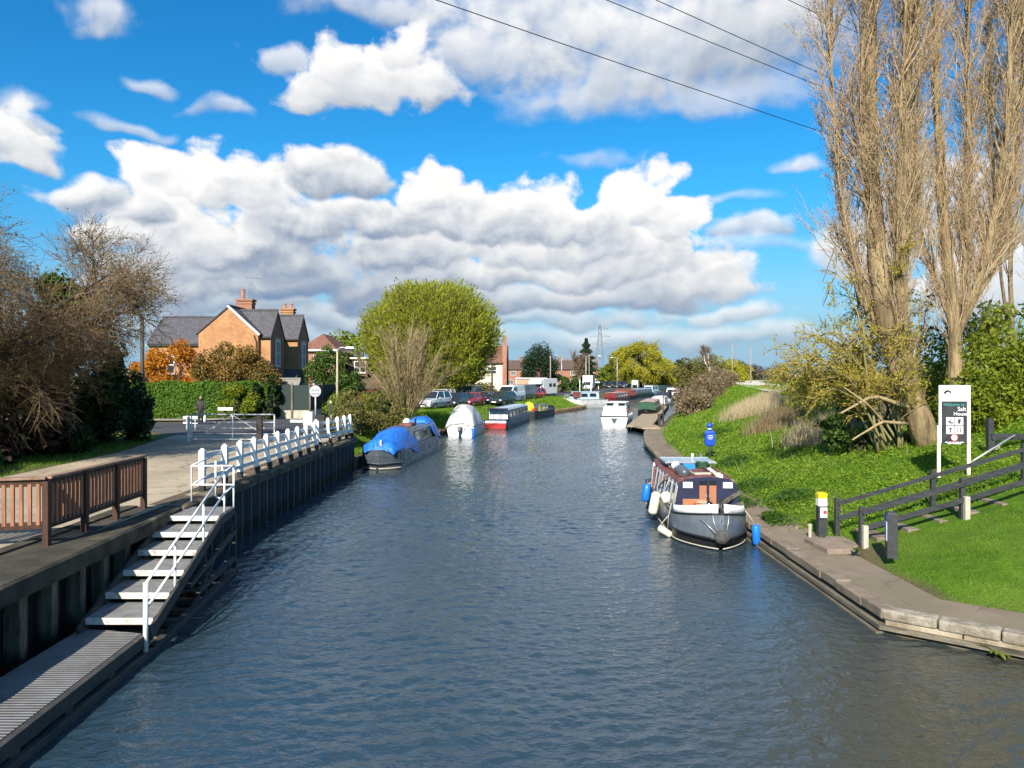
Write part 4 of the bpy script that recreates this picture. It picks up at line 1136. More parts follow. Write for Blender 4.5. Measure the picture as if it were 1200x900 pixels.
# ---- lifebuoy housing
M_lb = mat('lifebuoy_blue', (.012, .075, .50), (.010, .06, .42), scale=4, rough=.4, spec=.5)
lx, ly = 8.95 + .5, 35.6; lz = H(lx, ly)
lf = thing('lifebuoy_housing', 'bright blue lifebuoy housing with a round cap on a dark post in the grass', 'lifebuoy housing', (lx, ly, lz))
b = MB(); b.tube([(0, 0, -.2), (0, 0, .95)], .055, 8); b.build('post', M_rail_b, lf, smooth=True)
b = MB(); b.loft([[(-w_ / 2, -.11 * d_, z), (w_ / 2, -.11 * d_, z), (w_ / 2, .11 * d_, z), (-w_ / 2, .11 * d_, z)] for z, w_, d_ in ((.66, .34, .7), (.74, .46, 1), (1.30, .46, 1), (1.38, .36, .8), (1.42, .18, .6))])
b.build('case', M_lb, lf, bevel=.02)
b = MB(); b.tube([(0, 0, 1.40), (0, 0, 1.56)], .09, 10); b.sphere((0, 0, 1.64), (.15, .13, .13), 14, 8); b.build('cap', M_lb, lf, smooth=True)
b = MB(); b.tube([(0, 0, 1.455), (0, 0, 1.505)], .10, 10); b.build('white_band', M_whitewood, lf, smooth=True)
b = MB()
for zz, wd in ((1.17, .22), (1.09, .28), (1.01, .18)): b.box((0, -.115, zz), (wd, .012, .026))
b.build('lettering', M_wp, lf)
x_, y_ = 8.65, 34.2
sp_ = thing('bank_stump', 'short grey weathered stump post in the grass before the blue lifebuoy', 'post', (x_ , y_, H(x_, y_)))
b = MB(); b.box((0, 0, .25), (.14, .14, .85), taper=.85); b.build('shaft', M_pile, sp_, bevel=.01)
b = MB(); b.box((0, -.075, .50), (.05, .02, .12)); b.build('plate', M_galv, sp_)

# ---- dark fence at the top of the steps, with a rubbish of pale posts behind
fx = [(14.75, 23.0), (16.0, 23.0), (17.4, 22.8), (19.5, 22.6)]
df = thing('black_fence', 'black two rail fence at the head of the steps under the evergreen bushes', 'fence', (14.6, 23, H(14.6, 23)))
for x, y in fx:
    b = MB(); z = H(x, y); b.box((x, y, z + .45), (.16, .16, 1.3)); b.build('post', M_rail_b, df, world=True, bevel=.008)
for a, c in zip(fx[:-1], fx[1:]):
    za, zc = 2.72, 2.72 + .0
    b = MB(); b.bar((a[0], a[1] - .1, za), (c[0], c[1] - .1, zc), .06, .18); b.build('top_rail', M_rail_b, df, world=True, bevel=.006)
    b = MB(); b.bar((a[0], a[1] - .1, za - .55), (c[0], c[1] - .1, zc - .55), .06, .16); b.build('lower_rail', M_rail_b, df, world=True, bevel=.006)
b = MB(); b.box((15.15, 23.25, 2.2), (.13, .1, 1.0)); tag(b.build('concrete_stub', M_spur, bevel=.01), 'pale concrete stub standing behind the black fence', 'post')
b = MB(); b.tube([(13.65, 22.3, 1.95), (15.35, 22.75, 2.78)], .028, 8); tag(b.build('tubular_rail', M_galv, smooth=True), 'thin grey metal tube slanting up to the black fence', 'rail')
b = MB(); b.box((15.9, 23.9, 1.98), (1.6, .5, .16), rz=.15); b.box((16.3, 24.1, 2.16), (.8, .4, .16), rz=-.1); tag(b.build('stone_heap', M_step, bevel=.02), 'low brown stones heaped behind the black fence', 'stones')

# ---- jetty up the canal
M_jet = mat('jetty_boards', (.38, .30, .20), (.30, .235, .155), scale=4, rough=.85, bump=.01, spec=.15, stretch=(1, 3, 1))
jt = thing('jetty', 'brown boarded jetty running beside the moored cruiser and the green boat', 'jetty', (11, 62, 0))
ja, jb = Vector((10.35, 60.6)), Vector((19.6, 99.0)); jd = (jb - ja).normalized(); jn = Vector((jd.y, -jd.x))
def jp(s, o_): q = ja + jd * s + jn * o_; return (q.x, q.y)
JL = (jb - ja).length
b = MB(); b.prism([jp(-.3, -1.0), jp(JL, -1.0), jp(JL, 1.0), jp(-.3, 1.0)], .42, .52); b.build('deck', M_jet, jt, world=True)
b = MB(); b.prism([(10.2, 58.3), (11.6, 58.3), (11.9, 61.6), (9.7, 61.4)], .40, .526); b.build('ramp', M_jet, jt, world=True)
for s_ in (-1, 1):
    b = MB(); p0, p1 = jp(-.3, s_ * .98), jp(JL, s_ * .98); b.bar((p0[0], p0[1], .33), (p1[0], p1[1], .33), .1, .2); b.build('edge_beam', M_frame_d, jt, world=True)
for k_ in range(9):
    for s_ in (-1, 1):
        b = MB(); q = jp(1 + k_ * 4.6, s_ * .9); b.tube([(q[0], q[1], -1), (q[0], q[1], .40)], .12, 8); b.build('pile', M_frame_d, jt, world=True)
b = MB(); q = jp(.6, -1.05); b.box((12.65, 64.0, .6), (.2, .2, 1.4)); tag(b.build('dolphin_post', M_dpost), 'dark stub post between the jetty and the grass bank', 'post')
pole('jetty_post', 'thin dark upright post at the bank side of the jetty', 'post', 13.6, 67, .3, 3.2, .07, .05, M_dpole)
# ================================================================== boats
def paint(name, c, c2=None, rough=.35, wear=None):
    c2 = c2 or tuple(v * .8 for v in c)
    return mat(name, c, c2, scale=2.2, rough=rough, bump=.002, bscale=5, spec=.5, c3=wear, s3=2.5, m3=(.62, .78))
M_glass = mat('dark_glass', (.012, .014, .018), rough=.06, spec=.8)
M_black_p = paint('black_hull', (.016, .016, .018), rough=.45, wear=(.06, .05, .04))
M_grey_p = paint('grey_hull', (.145, .165, .19), (.115, .135, .16), wear=(.10, .10, .10))
M_dgrey_p = paint('slate_hull', (.085, .10, .115), (.06, .072, .085), rough=.28, wear=(.16, .15, .13))
M_navy = paint('navy_canvas', (.010, .014, .050), (.007, .010, .036), rough=.7)
M_white_p = paint('white_boat', (.80, .80, .79), (.72, .72, .72), wear=(.6, .58, .52))
M_white_c = mat('white_canvas', (.80, .79, .76), (.72, .71, .68), scale=4, rough=.75, bump=.02, bscale=5)
M_orange = paint('orange_door', (.40, .16, .075), (.33, .13, .06), rough=.5)
M_redox = mat('red_roof', (.23, .075, .055), (.15, .055, .045), scale=3, rough=.6, c3=(.42, .36, .30), s3=4, m3=(.58, .7))
M_rope_b = mat('rope_fender', (.10, .095, .085), (.06, .057, .05), scale=14, rough=.95, bump=.03, bscale=30)
M_rope = mat('pale_rope', (.55, .50, .38), (.42, .38, .28), scale=30, rough=.9)
M_fend_b = mat('blue_fender', (.010, .17, .66), (.010, .14, .55), scale=5, rough=.4)
M_fend_w = mat('cream_fender', (.74, .68, .54), (.62, .56, .43), scale=5, rough=.5)
M_solar = mat('solar_panel', (.30, .42, .52), (.22, .33, .44), scale=3, rough=.15, spec=.7)
M_alu = mat('aluminium', (.62, .64, .66), (.5, .52, .54), scale=8, rough=.4, metal=.7)
M_tarp_b = mat('blue_tarpaulin', (.010, .135, .58), (.016, .19, .70), scale=2.5, rough=.42, bump=.12, bscale=4.2, spec=.5, c3=(.10, .27, .70), s3=3, m3=(.6, .75))
M_tarp_g = mat('grey_tarpaulin', (.50, .50, .48), (.62, .62, .60), scale=2.2, rough=.5, bump=.12, bscale=3.4, c3=(.42, .42, .41), s3=4, m3=(.55, .7))
M_tarp_o = mat('rust_tarpaulin', (.36, .085, .03), (.28, .065, .025), scale=2.0, rough=.6, bump=.05, bscale=2.5)
M_red_p = paint('red_boat', (.42, .03, .025), (.32, .025, .02))
M_maroon = paint('maroon_boat', (.20, .025, .03), (.16, .02, .025))
M_green_p = paint('green_boat', (.03, .09, .05), (.022, .07, .04), wear=(.05, .10, .06))
M_blue_p = paint('blue_boat', (.035, .075, .16), (.028, .06, .13))
M_pblue = paint('pale_boat', (.46, .56, .62), (.40, .50, .56))
M_pink = mat('faded_roof', (.48, .33, .30), (.40, .27, .25), scale=2, rough=.7)
M_tan = paint('tan_boat', (.42, .34, .24), (.36, .29, .2))

def hull_outline(L, beam, bow=2.4, stern=.6, n=9, blunt=.06):
    """closed plan outline from the bow (0,0) backwards along -y"""
    hb = beam / 2; rt = []
    for i in range(n):
        t = i / (n - 1); rt.append((hb * (blunt + (1 - blunt) * math.sin(t * math.pi / 2) ** .82), -bow * t))
    rt.append((hb, -L * .5)); rt.append((hb, -L + stern)); 
    for t in (.4, .75, 1.0): rt.append((hb * (1 - .16 * t * t - .1 * (t == 1.0)), -L + stern * (1 - t)))
    lf = [(-x, y) for x, y in reversed(rt)]
    return rt + lf
def sheer(y, L, gz, rise, bow):
    t = max(0, 1 + y / bow); u = max(0, (-y - L + 1.5) / 1.5)
    return gz + rise * t ** 1.6 + .08 * u * u

def narrowboat(label, loc, rz, L, beam=2.06, gz=.72, rise=.32, mats=None, cabin=(2.6, 1.4), roof=1.72, side_windows='rect', nwin=5, group='boats moored along the canal', front=None, bow=2.4, name='narrowboat', cabmat=None, roofmat=None, band=None, glaze=None):
    hull_m, low_m = mats
    t = thing(name, label, 'boat', loc, rz, group)
    out = hull_outline(L, beam, bow)
    zs = [sheer(y, L, gz, rise, bow) for x, y in out]
    def ring(k, z=None, ky=0.0): return [(x * k, y - ky * max(0, 1 + y / bow), (z if z is not None else zs[i])) for i, (x, y) in enumerate(out)]
    b = MB(); b.loft([ring(.90, -.35, .55), ring(.97, .05, .25), ring(.985, .30, .12)], cap=False); b.build('lower_hull', low_m, t)
    b = MB(); b.loft([ring(.985, .30, .12), [(x, y, .30 + (zs[i] - .30) * .6) for i, (x, y) in enumerate(out)], ring(1.0), [(x * .94, y - .05 * max(0, 1 + y / bow), zs[i]) for i, (x, y) in enumerate(out)], [(x * .94, y - .05, zs[i] - .12) for i, (x, y) in enumerate(out)]], cap=False)
    b.build('upper_hull', hull_m, t)
    b = MB(); b.add([(x * .95, y - .04, zs[i] - .10) for i, (x, y) in enumerate(out)], [tuple(range(len(out)))]); b.build('deck', band or hull_m, t)
    for nm, zf, rr in (('rubbing_strake', lambda i: .32, .030), ('gunwale', lambda i: zs[i] - .01, .026)):
        b = MB(); pts = [(x * 1.005, y + .01, zf(i)) for i, (x, y) in enumerate(out)]; b.tube(pts + [pts[0]], rr, 6); b.build(nm, low_m, t, smooth=True)
    y0, y1 = -cabin[0], -(L - cabin[1])
    hb = beam / 2; wb, wt = hb - .11, hb - .24
    cm = cabmat or hull_m; rm = roofmat or cm
    zb = gz - .05
    prof = [(-wb, zb), (-wt, roof - .10), (-wt + .07, roof - .02), (0, roof + .05), (wt - .07, roof - .02), (wt, roof - .10), (wb, zb)]
    b = MB(); b.prism_axis(prof, y1, y0, 'y'); cab = b.build('cabin', cm, t)
    rp_ = [(-wt - .03, roof - .085), (-wt + .05, roof + .015), (0, roof + .085), (wt - .05, roof + .015), (wt + .03, roof - .085), (wt - .06, roof - .03), (0, roof + .03), (-wt + .06, roof - .03)]
    b = MB(); b.prism_axis(rp_, y1 - .06, y0 + .06, 'y'); b.build('roof', rm, t)
    tilt = math.atan2(wb - wt, roof - .1 - zb)
    CL = y0 - y1
    for s in (-1, 1):
        b = MB(); zz = roof + .035; b.tube([(s * (wt - .10), y0 - .3, zz + .03), (s * (wt - .10), y1 + .3, zz + .03)], .018, 6); b.build('grab_rail', M_alu if rm is not M_redox else M_redox, t, smooth=True)
        for k in range(nwin):
            yc = y0 - CL * (k + .5) / nwin; zc = zb + (roof - .1 - zb) * .58
            xc = s * (wb + (wt - wb) * .58 + .006)
            My = Matrix.Rotation(s * -tilt, 3, 'Y')
            if side_windows == 'round':
                b = MB(); b.lathe((xc, yc, zc), [(.12, -.012), (.165, -.012), (.165, .012), (.12, .012)], 14, axis='x'); f = b.build('window', M_alu, t)
                b = MB(); b.lathe((xc, yc, zc), [(.01, -.008), (.12, -.008), (.12, .008), (.01, .008)], 14, axis='x'); b.build('pane', glaze or M_glass, f)
            else:
                wl = min(.95, CL / nwin * .68); hh = .40
                b = MB(); b.box((xc, yc, zc), (.022, wl + .07, hh + .07), M=My); f = b.build('window', M_alu, t, bevel=.01)
                b = MB(); b.box((xc + s * .007, yc, zc), (.022, wl, hh), M=My); b.build('pane', glaze or M_glass, f)
    return t, dict(out=out, zs=zs, y0=y0, y1=y1, wb=wb, wt=wt, zb=zb, roof=roof, hb=hb, L=L, bow=bow)

def fender(label, boat_loc, rz, p, ln, r, m, tilt=(0, 0), group='fenders on the grey narrowboat', rope_top=None):
    t = thing('boat_fender', label, 'fender', boat_loc, rz, group)
    Mx = Matrix.Rotation(tilt[0], 3, 'X') @ Matrix.Rotation(tilt[1], 3, 'Y')
    b = MB(); rings = []
    for rr, z in ((.25, -.5), (.75, -.47), (1, -.38), (1, .38), (.75, .47), (.3, .5)):
        rings.append([Vector(p) + Mx @ Vector((r * rr * math.cos(k * math.pi / 6), r * rr * math.sin(k * math.pi / 6), z * ln)) for k in range(12)])
    b.loft(rings); b.build('body', m, t, smooth=True)
    if rope_top is not None:
        b = MB(); b.tube([Vector(p) + Mx @ Vector((0, 0, ln * .5)), rope_top], .012, 5); b.build('lanyard', M_rope, t, smooth=True)
    return t

# ---- the near boat on the right, bow towards the viewer
MBL, MBR = (5.46, 19.4, 0), R(180 - 2.6)
mt, g_ = narrowboat('grey narrowboat with navy fronted cabin, orange doors and white bow dodgers, at the near quay', MBL, MBR, 7.6, 2.04, .78, .22, (M_grey_p, M_black_p), (1.75, .9), 1.64, 'rect', 5, bow=1.7, cabmat=M_grey_p, roofmat=M_redox, name='narrowboat')
# keep local frame: x runs to the viewer's left because the bow faces us
b = MB()
out = g_['out']; b.tube([(x * .985, y - .1 * max(0, 1 + y / 1.7), .055) for x, y in out if y > -8] ,   .018, 6); b.build('waterline_band', M_spur, mt, smooth=True)
yf = g_['y0'] + .07
wb, wt = g_['wb'] + .0, g_['wt']
front = [(-wb - .02, .74), (-wt - .04, 1.50), (-wt + .14, 1.665), (0, 1.725), (wt - .14, 1.665), (wt + .04, 1.50), (wb + .02, .74)]
b = MB(); b.prism_axis(front, yf - .05, yf, 'y'); cf = b.build('front_bulkhead', M_navy, mt, bevel=.01)
for s, lab in ((1, None), (-1, None)):
    b = MB(); b.box((s * .56, yf + .015, 1.50), (.27, .03, .17)); b.build('window_cover', M_white_c, mt, bevel=.008)
    b = MB(); b.box((s * .135, yf + .018, 1.14), (.205, .03, .70)); d_ = b.build('door', M_orange, mt, bevel=.008)
    b = MB(); b.box((s * .135, yf + .022, 1.555), (.19, .03, .12)); b.build('door_window', M_glass, d_)
    b = MB(); b.box((s * .045, yf + .045, 1.2), (.02, .03, .08)); b.build('handle', M_alu, d_)
b = MB(); b.box((0, yf + .03, 1.16), (.065, .05, .90)); b.build('door_post', M_navy, mt)
b = MB(); b.box((.48, yf + .05, .93), (.46, .06, .36)); b.box((.33, yf + .22, .88), (.16, .32, .28)); b.build('locker', M_orange, mt, bevel=.01)
b = MB()
for q in range(5): b.box((.30 - q * .05, yf + .16 + .02 * q, .94), (.018, .02, .36))
b.box((.2, yf + .2, 1.05), (.3, .02, .02)); b.build('crate_slats', M_rope, mt)
b = MB(); b.sphere((.0, yf + .22, .98), (.10, .08, .10), 10, 7); b.box((.02, yf + .2, 1.1), (.05, .05, .12)); tag(b.build('kettle', M_glass, smooth=True), 'small dark pot in the bow well of the grey narrowboat', 'pot')
bpy.data.objects['kettle'].location = MBL; bpy.data.objects['kettle'].rotation_euler = (0, 0, MBR)
# white dodgers round the bow well
o_ = [(x, y) for x, y in out if y > -1.75]
for s in (1, -1):
    pts = sorted([(x, y) for x, y in o_ if x * s > .02], key=lambda q: -q[1])
    rings = []
    b = MB(); lo, hi2 = [], []
    for x, y in pts:
        zt = sheer(y, 7.6, .78, .22, 1.7)
        hgt = .17 + .07 * max(0, 1 + y / 1.7)
        xx = x + (.03 if abs(x) < .1 else 0) * s
        lo.append((xx * .985, y - .02, zt - .02)); hi2.append((xx * .96, y - .05, zt + hgt))
    k = len(lo); b.add(lo + hi2, [(i, i + 1, k + i + 1, k + i) for i in range(k - 1)])
    o2 = b.build('dodger', M_white_c, mt, smooth=True)
    so = o2.modifiers.new('thick', 'SOLIDIFY'); so.thickness = .025
b = MB(); b.tube([(0, -.03, .75), (0, -.06, 1.38)], .035, 8); b.build('stem_post', M_black_p, mt, smooth=True)
# button fender on the stem, with its chains
b = MB(); b.sphere((0, .05, .40), (.20, .13, .19), 16, 10); b.lathe((0, .17, .40), [(.005, .012), (.05, .012), (.075, 0), (.11, -.01), (.12, -.05)], 14, axis='y'); b.build('bow_fender', M_rope_b, mt, smooth=True)
b = MB()
for s in (-1, 1):
    b.tube([(s * .12, .05, .53), (s * .19, -.06, .78), (s * .22, -.16, 1.03)], .012, 5)
b.tube([(.16, .04, .5), (.36, -.22, .70), (.5, -.35, .78)], .010, 5)
b.build('chain', M_alu, mt, smooth=True)
# hull side grab line, ropes from the roof
b = MB(); b.tube([(1.03, -1.6, 1.0), (1.09, -1.75, .58), (1.1, -1.78, .22)], .011, 5); b.build('lanyard', M_rope, mt, smooth=True)
b = MB(); b.tube([(.86, -1.62, 1.45), (.95, -1.62, .95)], .012, 5); b.build('canopy_line', M_rope, mt, smooth=True)
b = MB(); b.bar((-.15, -1.3, .92), (-.92, -1.75, 1.30), .08, .09); b.bar((-.3, -1.2, .88), (-.95, -1.6, 1.02), .09, .06); tag(b.build('grey_plank', M_pile), 'grey plank leaning across the bow of the narrowboat behind the white dodger', 'plank')
bpy.data.objects['grey_plank'].location = MBL; bpy.data.objects['grey_plank'].rotation_euler = (0, 0, MBR)
# canopy skirts of the aft part along the port side: grey clear panels between uprights
for k in range(8):
    y = g_['y0'] - .25 - k * .60
    b = MB(); My = Matrix.Rotation(-math.atan2(g_['wb'] - g_['wt'], .96), 3, 'Y')
    b.bar((g_['wb'] + .025, y, .80), (g_['wt'] + .035, y, 1.53), .03, .03); b.build('side_batten', M_alu, mt)
b = MB(); b.tube([(g_['wt'] + .07, g_['y0'] - 1.6, 1.58), (g_['wb'] + .06, g_['y0'] - 2.7, 1.0)], .022, 6); b.build('red_line', M_orange, mt, smooth=True)
b = MB(); b.bar((g_['wb'] + .05, -5.95, .8), (g_['wb'] - .02, -6.0, 1.62), .05, .16); b.build('white_upright', M_white_p, mt)
b = MB(); b.bar((g_['wb'] + .06, -5.7, .8), (g_['wb'] - .01, -5.75, 1.55), .05, .14); b.build('red_upright', M_redox, mt)
# aluminium framed solar panels on a rack above the roof
def on_boat(o, loc=MBL, rz=MBR): o.location = loc; o.rotation_euler = (0, 0, rz); return o
rk = thing('solar_rack', 'pale blue solar panels on an aluminium rack over the grey narrowboat roof', 'solar panels', MBL, MBR)
for s in (-1, 0, 1):
    b = MB(); b.box((s * .52, -4.75, 1.86), (.50, 1.2, .035)); p_ = b.build('panel', M_solar, rk)
    b = MB(); b.box((s * .52, -4.14, 1.86), (.51, .04, .06)); b.box((s * .52, -5.36, 1.86), (.51, .04, .06)); b.build('panel_edge', M_alu, p_)
b = MB()
for s in (-1, 1):
    for y in (-4.3, -5.2): b.bar((s * .58, y, 1.60), (s * .72, y, 1.85), .03, .03)
    b.bar((s * .78, -4.1, 1.84), (s * .78, -5.4, 1.84), .04, .04)
b.build('rack_frame', M_alu, rk)
b = MB(); b.tube([(-.2, -4.9, 1.87), (-.2, -4.9, 1.99)], .035, 8); b.sphere((-.2, -4.9, 2.01), .055, 8, 6); tag(on_boat(b.build('aerial_dome', M_white_p, smooth=True)), 'small white aerial dome above the solar panels', 'aerial')
# roof clutter, each thing by itself
M_bluebox = mat('blue_plastic', (.02, .22, .55), rough=.45)
for nm, lab, cat, fn, m_ in (
    ('roof_bag', 'grey rolled cover lying along the cabin roof of the near narrowboat', 'rolled cover', lambda b: b.tube([(.52, -2.2, 1.75), (.56, -2.7, 1.77), (.54, -3.3, 1.76)], [.15, .18, .13], 10), M_dgrey_p),
    ('roof_can', 'white round container on the cabin roof beside the rolled cover', 'container', lambda b: b.sphere((.58, -3.55, 1.82), (.14, .16, .13), 12, 8), M_white_p),
    ('roof_crate', 'bright blue crate on the cabin roof under the solar panels', 'crate', lambda b: b.box((.15, -3.7, 1.78), (.35, .3, .16)), M_bluebox),
    ('roof_board', 'pale wooden board lying on the red cabin roof', 'board', lambda b: b.box((-.15, -2.4, 1.735), (.75, .16, .05), rz=.12), M_rope),
    ('roof_plank', 'long white and red plank lying along the red cabin roof', 'plank', lambda b: b.box((-.45, -3.0, 1.69), (.14, 1.9, .05), rz=-.06), M_white_c),
    ('roof_pole', 'red boat pole lying along the cabin roof edge', 'boat pole', lambda b: b.tube([(-.25, -2.0, 1.75), (-.32, -4.9, 1.75)], .025, 6), M_redox),
    ('boat_hook', 'slim pale boat hook lying on the cabin roof beside the blue crate', 'boat hook', lambda b: b.tube([(.28, -2.0, 1.76), (.36, -4.6, 1.76)], .02, 6), M_rope),
    ('roof_lamp', 'small white lamp on the front edge of the cabin roof', 'lamp', lambda b: b.box((-.42, -1.95, 1.72), (.12, .1, .1)), M_white_p),
    ('roof_tub', 'dark green tub on the cabin roof before the solar rack', 'tub', lambda b: b.lathe((-.3, -3.9, 1.66), [(.02, .05), (.16, .05), (.2, .24), (.17, .24), (.14, .08)], 12), M_green_p),
):
    b = MB(); fn(b); tag(on_boat(b.build(nm, m_, bevel=.01 if nm in ('roof_crate', 'roof_board') else 0, smooth=nm in ('roof_bag', 'roof_can'))), lab, cat)
# fenders
fender('blue fender hanging between the narrowboat bow and the stone quay', MBL, MBR, (-1.10, -.75, .30), .56, .115, M_fend_b, (0, .06), rope_top=(-.8, -.75, .95))
fender('cream fender lying in the water below the narrowboat bow', MBL, MBR, (1.17, -1.85, .14), .44, .10, M_fend_w, (.25, 1.0), rope_top=(1.09, -1.78, .6))
fender('large cream fender hanging halfway along the narrowboat side', MBL, MBR, (1.17, -3.9, .60), .72, .15, M_fend_w, (.10, -.22), rope_top=(1.0, -3.9, 1.0))
fender('blue fender hanging at the far end of the narrowboat side', MBL, MBR, (1.20, -5.6, .66), .60, .14, M_fend_b, (.06, -.14), rope_top=(1.0, -5.6, 1.0))
fender('round cream fender resting on the side deck of the narrowboat', MBL, MBR, (.97, -2.9, .93), .34, .15, M_fend_w, (.5, .3), rope_top=(.86, -3.0, 1.5))

# ---- blue-sheeted narrowboat
BB, BR = (-6.55, 36.1, 0), R(180 - 5.5)
bt, bg_ = narrowboat('slate grey narrowboat under a blue sheet at the end of the white fence', BB, BR, 11.2, 2.0, .88, .10, (M_dgrey_p, M_dgrey_p), (4.2, .9), 1.66, 'rect', 3, bow=1.0, cabmat=M_dgrey_p, roofmat=M_dgrey_p)
out = bg_['out']
b = MB(); b.tube([(x * .985, y - .1 * max(0, 1 + y), .06) for x, y in out if y > -3.2], .03, 6); b.build('waterline_band', M_spur, bt, smooth=True)
b = MB(); b.bar((-.985, -1.4, .12), (-1.0, -1.45, .85), .06, .05); b.build('hull_strap', M_spur, bt)
def cover(name, label, prof, m, loc, rz, cat='tarpaulin', seed=1, noise=.09, group=None):
    """a sheet thrown over things: stations (y, half width, z edge, z ridge), draped and crumpled"""
    t = 24; rings = []
    rs = random.Random(seed)
    ph = [rs.uniform(0, 6) for _ in range(6)]
    for (y, hw, ze, zr) in prof:
        ring = []
        for k in range(t + 1):
            u = -1 + 2 * k / t; a = abs(u)
            z = ze + (zr - ze) * (1 - a ** 2.6)
            fold = noise * (math.sin(9 * u + ph[0] + y * 1.7) * .5 + math.sin(17 * u + ph[1] - y * 3.1) * .3 + math.sin(y * 5 + ph[2] + u * 4) * .4) * (.35 + a)
            ring.append((u * hw * (1 + .15 * (1 - a)) + fold * .6, y + fold * .5, z + fold * (.6 if a < .95 else 1.3)))
        rings.append(ring)
    b = MB(); b.loft(rings, closed=False, cap=False)
    o = b.build(name, m, smooth=True)
    so = o.modifiers.new('thick', 'SOLIDIFY'); so.thickness = .03
    su = o.modifiers.new('round', 'SUBSURF'); su.levels = 1; su.render_levels = 2
    o.location = loc; o.rotation_euler = (0, 0, rz)
    return tag(o, label, cat, group)
cover('tarpaulin', 'big bright blue tarpaulin crumpled over the bow half of the slate narrowboat', [(-.12, .68, .86, .92), (-.28, .80, .92, 1.32), (-.7, .92, .90, 1.52), (-1.4, 1.0, .88, 1.58), (-2.2, 1.04, .82, 1.80), (-3.2, 1.07, .70, 1.86), (-4.1, 1.10, .42, 1.82), (-4.6, 1.08, .52, 1.80), (-4.75, 1.0, .9, 1.72)], M_tarp_b, BB, BR, seed=3, noise=.11)
cover('tarpaulin', 'smaller blue tarpaulin over the far end of the slate narrowboat', [(-8.9, .9, 1.55, 1.74), (-9.0, 1.02, .95, 2.05), (-9.8, 1.06, .85, 2.10), (-10.6, 1.05, .8, 2.06), (-11.0, 1.0, .75, 1.9), (-11.15, .9, .8, 1.2)], M_tarp_b, BB, BR, seed=8)
b = MB(); b.bar((-.12, -.25, .85), (-.12, -.30, 1.45), .10, .08); tag(on_boat(b.build('white_stake', M_spur), BB, BR), 'white upright stake in front of the blue tarpaulin', 'stake')
b = MB(); b.sphere((.55, -8.4, 1.85), (.22, .25, .2), 10, 8); b.box((.5, -8.1, 1.75), (.35, .3, .2)); tag(on_boat(b.build('white_bundle', M_white_c, smooth=False), BB, BR), 'white bundle on the roof of the slate narrowboat by the small blue tarpaulin', 'bundle')
for k, (x, y, h_) in enumerate(((-.1, -7.9, .55), (.15, -7.0, .12))):
    b = MB()
    if k == 0: b.tube([(x, y, 1.68), (x, y, 1.72 + h_)], .05, 8); b.tube([(x, y, 1.72 + h_), (x, y, 1.78 + h_)], .08, 8); tag(on_boat(b.build('stove_chimney', M_black_p, smooth=True), BB, BR), 'thin dark stove chimney on the slate narrowboat roof', 'chimney')
    else: b.box((x, y, 1.78), (.7, 1.1, .12)); tag(on_boat(b.build('roof_box', M_redox, bevel=.02), BB, BR), 'low brown box on the slate narrowboat roof', 'box')

# ---- cruisers
def cruiser(label, loc, rz, L, beam, m_hull, m_cab, gz=.95, cab=(.35, .72), ch=.85, hardtop=True, group='boats moored along the canal', glassm=None, bow=2.2):
    """local: bow at y=0, stern (flat transom) at y=-L"""
    t = thing('cabin_cruiser', label, 'boat', loc, rz, group)
    hb = beam / 2; n_ = 8; rt = []
    for i in range(n_):
        u = i / (n_ - 1); rt.append((hb * max(.04, math.sin(u * math.pi / 2) ** .8), -bow * u))
    rt += [(hb, -L * .6), (hb * .95, -L)]
    out = rt + [(-x, y) for x, y in reversed(rt)]
    sh = lambda y: gz + .3 * max(0, 1 + y / bow) ** 1.5
    b = MB(); b.loft([[(x * .72, y - .6 * max(0, 1 + y / bow), -.3) for x, y in out], [(x * .88, y - .25 * max(0, 1 + y / bow), .15) for x, y in out], [(x * .97, y - .08 * max(0, 1 + y / bow), .6) for x, y in out], [(x, y, sh(y)) for x, y in out]], cap=True); b.build('hull', m_hull, t)
    b = MB(); pts = [(x, y, sh(y) - .02) for x, y in out]; b.tube(pts + [pts[0]], .035, 6); b.build('rubbing_band', M_dgrey_p, t, smooth=True)
    y0, y1 = -L * cab[0], -L * cab[1]; w0, w1 = hb * .80, hb * .68
    b = MB(); b.loft([[(-w0, y0 + .3, gz - .05), (w0, y0 + .3, gz - .05), (w0, y1, gz - .05), (-w0, y1, gz - .05)], [(-w1, y0 - .35, gz + ch), (w1, y0 - .35, gz + ch), (w1, y1, gz + ch), (-w1, y1, gz + ch)]]); b.build('cabin', m_cab, t, bevel=.04)
    b = MB(); b.box((0, (y0 + y1) / 2 - .2, gz + ch + .03), (w1 * 2 + .15, y0 - y1 - .1, .07)); b.build('roof', m_cab, t, bevel=.03)
    gl = glassm or M_glass
    for s in (-1, 1):
        for k in range(2):
            yc = y0 - .55 - (y0 - y1 - .6) * (k + .3) / 2
            b = MB(); b.box((s * (w0 + w1) / 2 * 1.0 + s * .02, yc, gz + ch * .58), (.05, (y0 - y1) * .30, ch * .42), M=Matrix.Rotation(-s * math.atan2(w0 - w1, ch), 3, 'Y')); b.build('side_window', gl, t)
    b = MB(); b.box((0, y0 - .03 + .01, gz + ch * .58), (w1 * 1.75, .05, ch * .44), M=Matrix.Rotation(R(37), 3, 'X')); b.build('windscreen', gl, t)
    return t, dict(hb=hb, y0=y0, y1=y1, L=L, gz=gz, ch=ch, w1=w1)

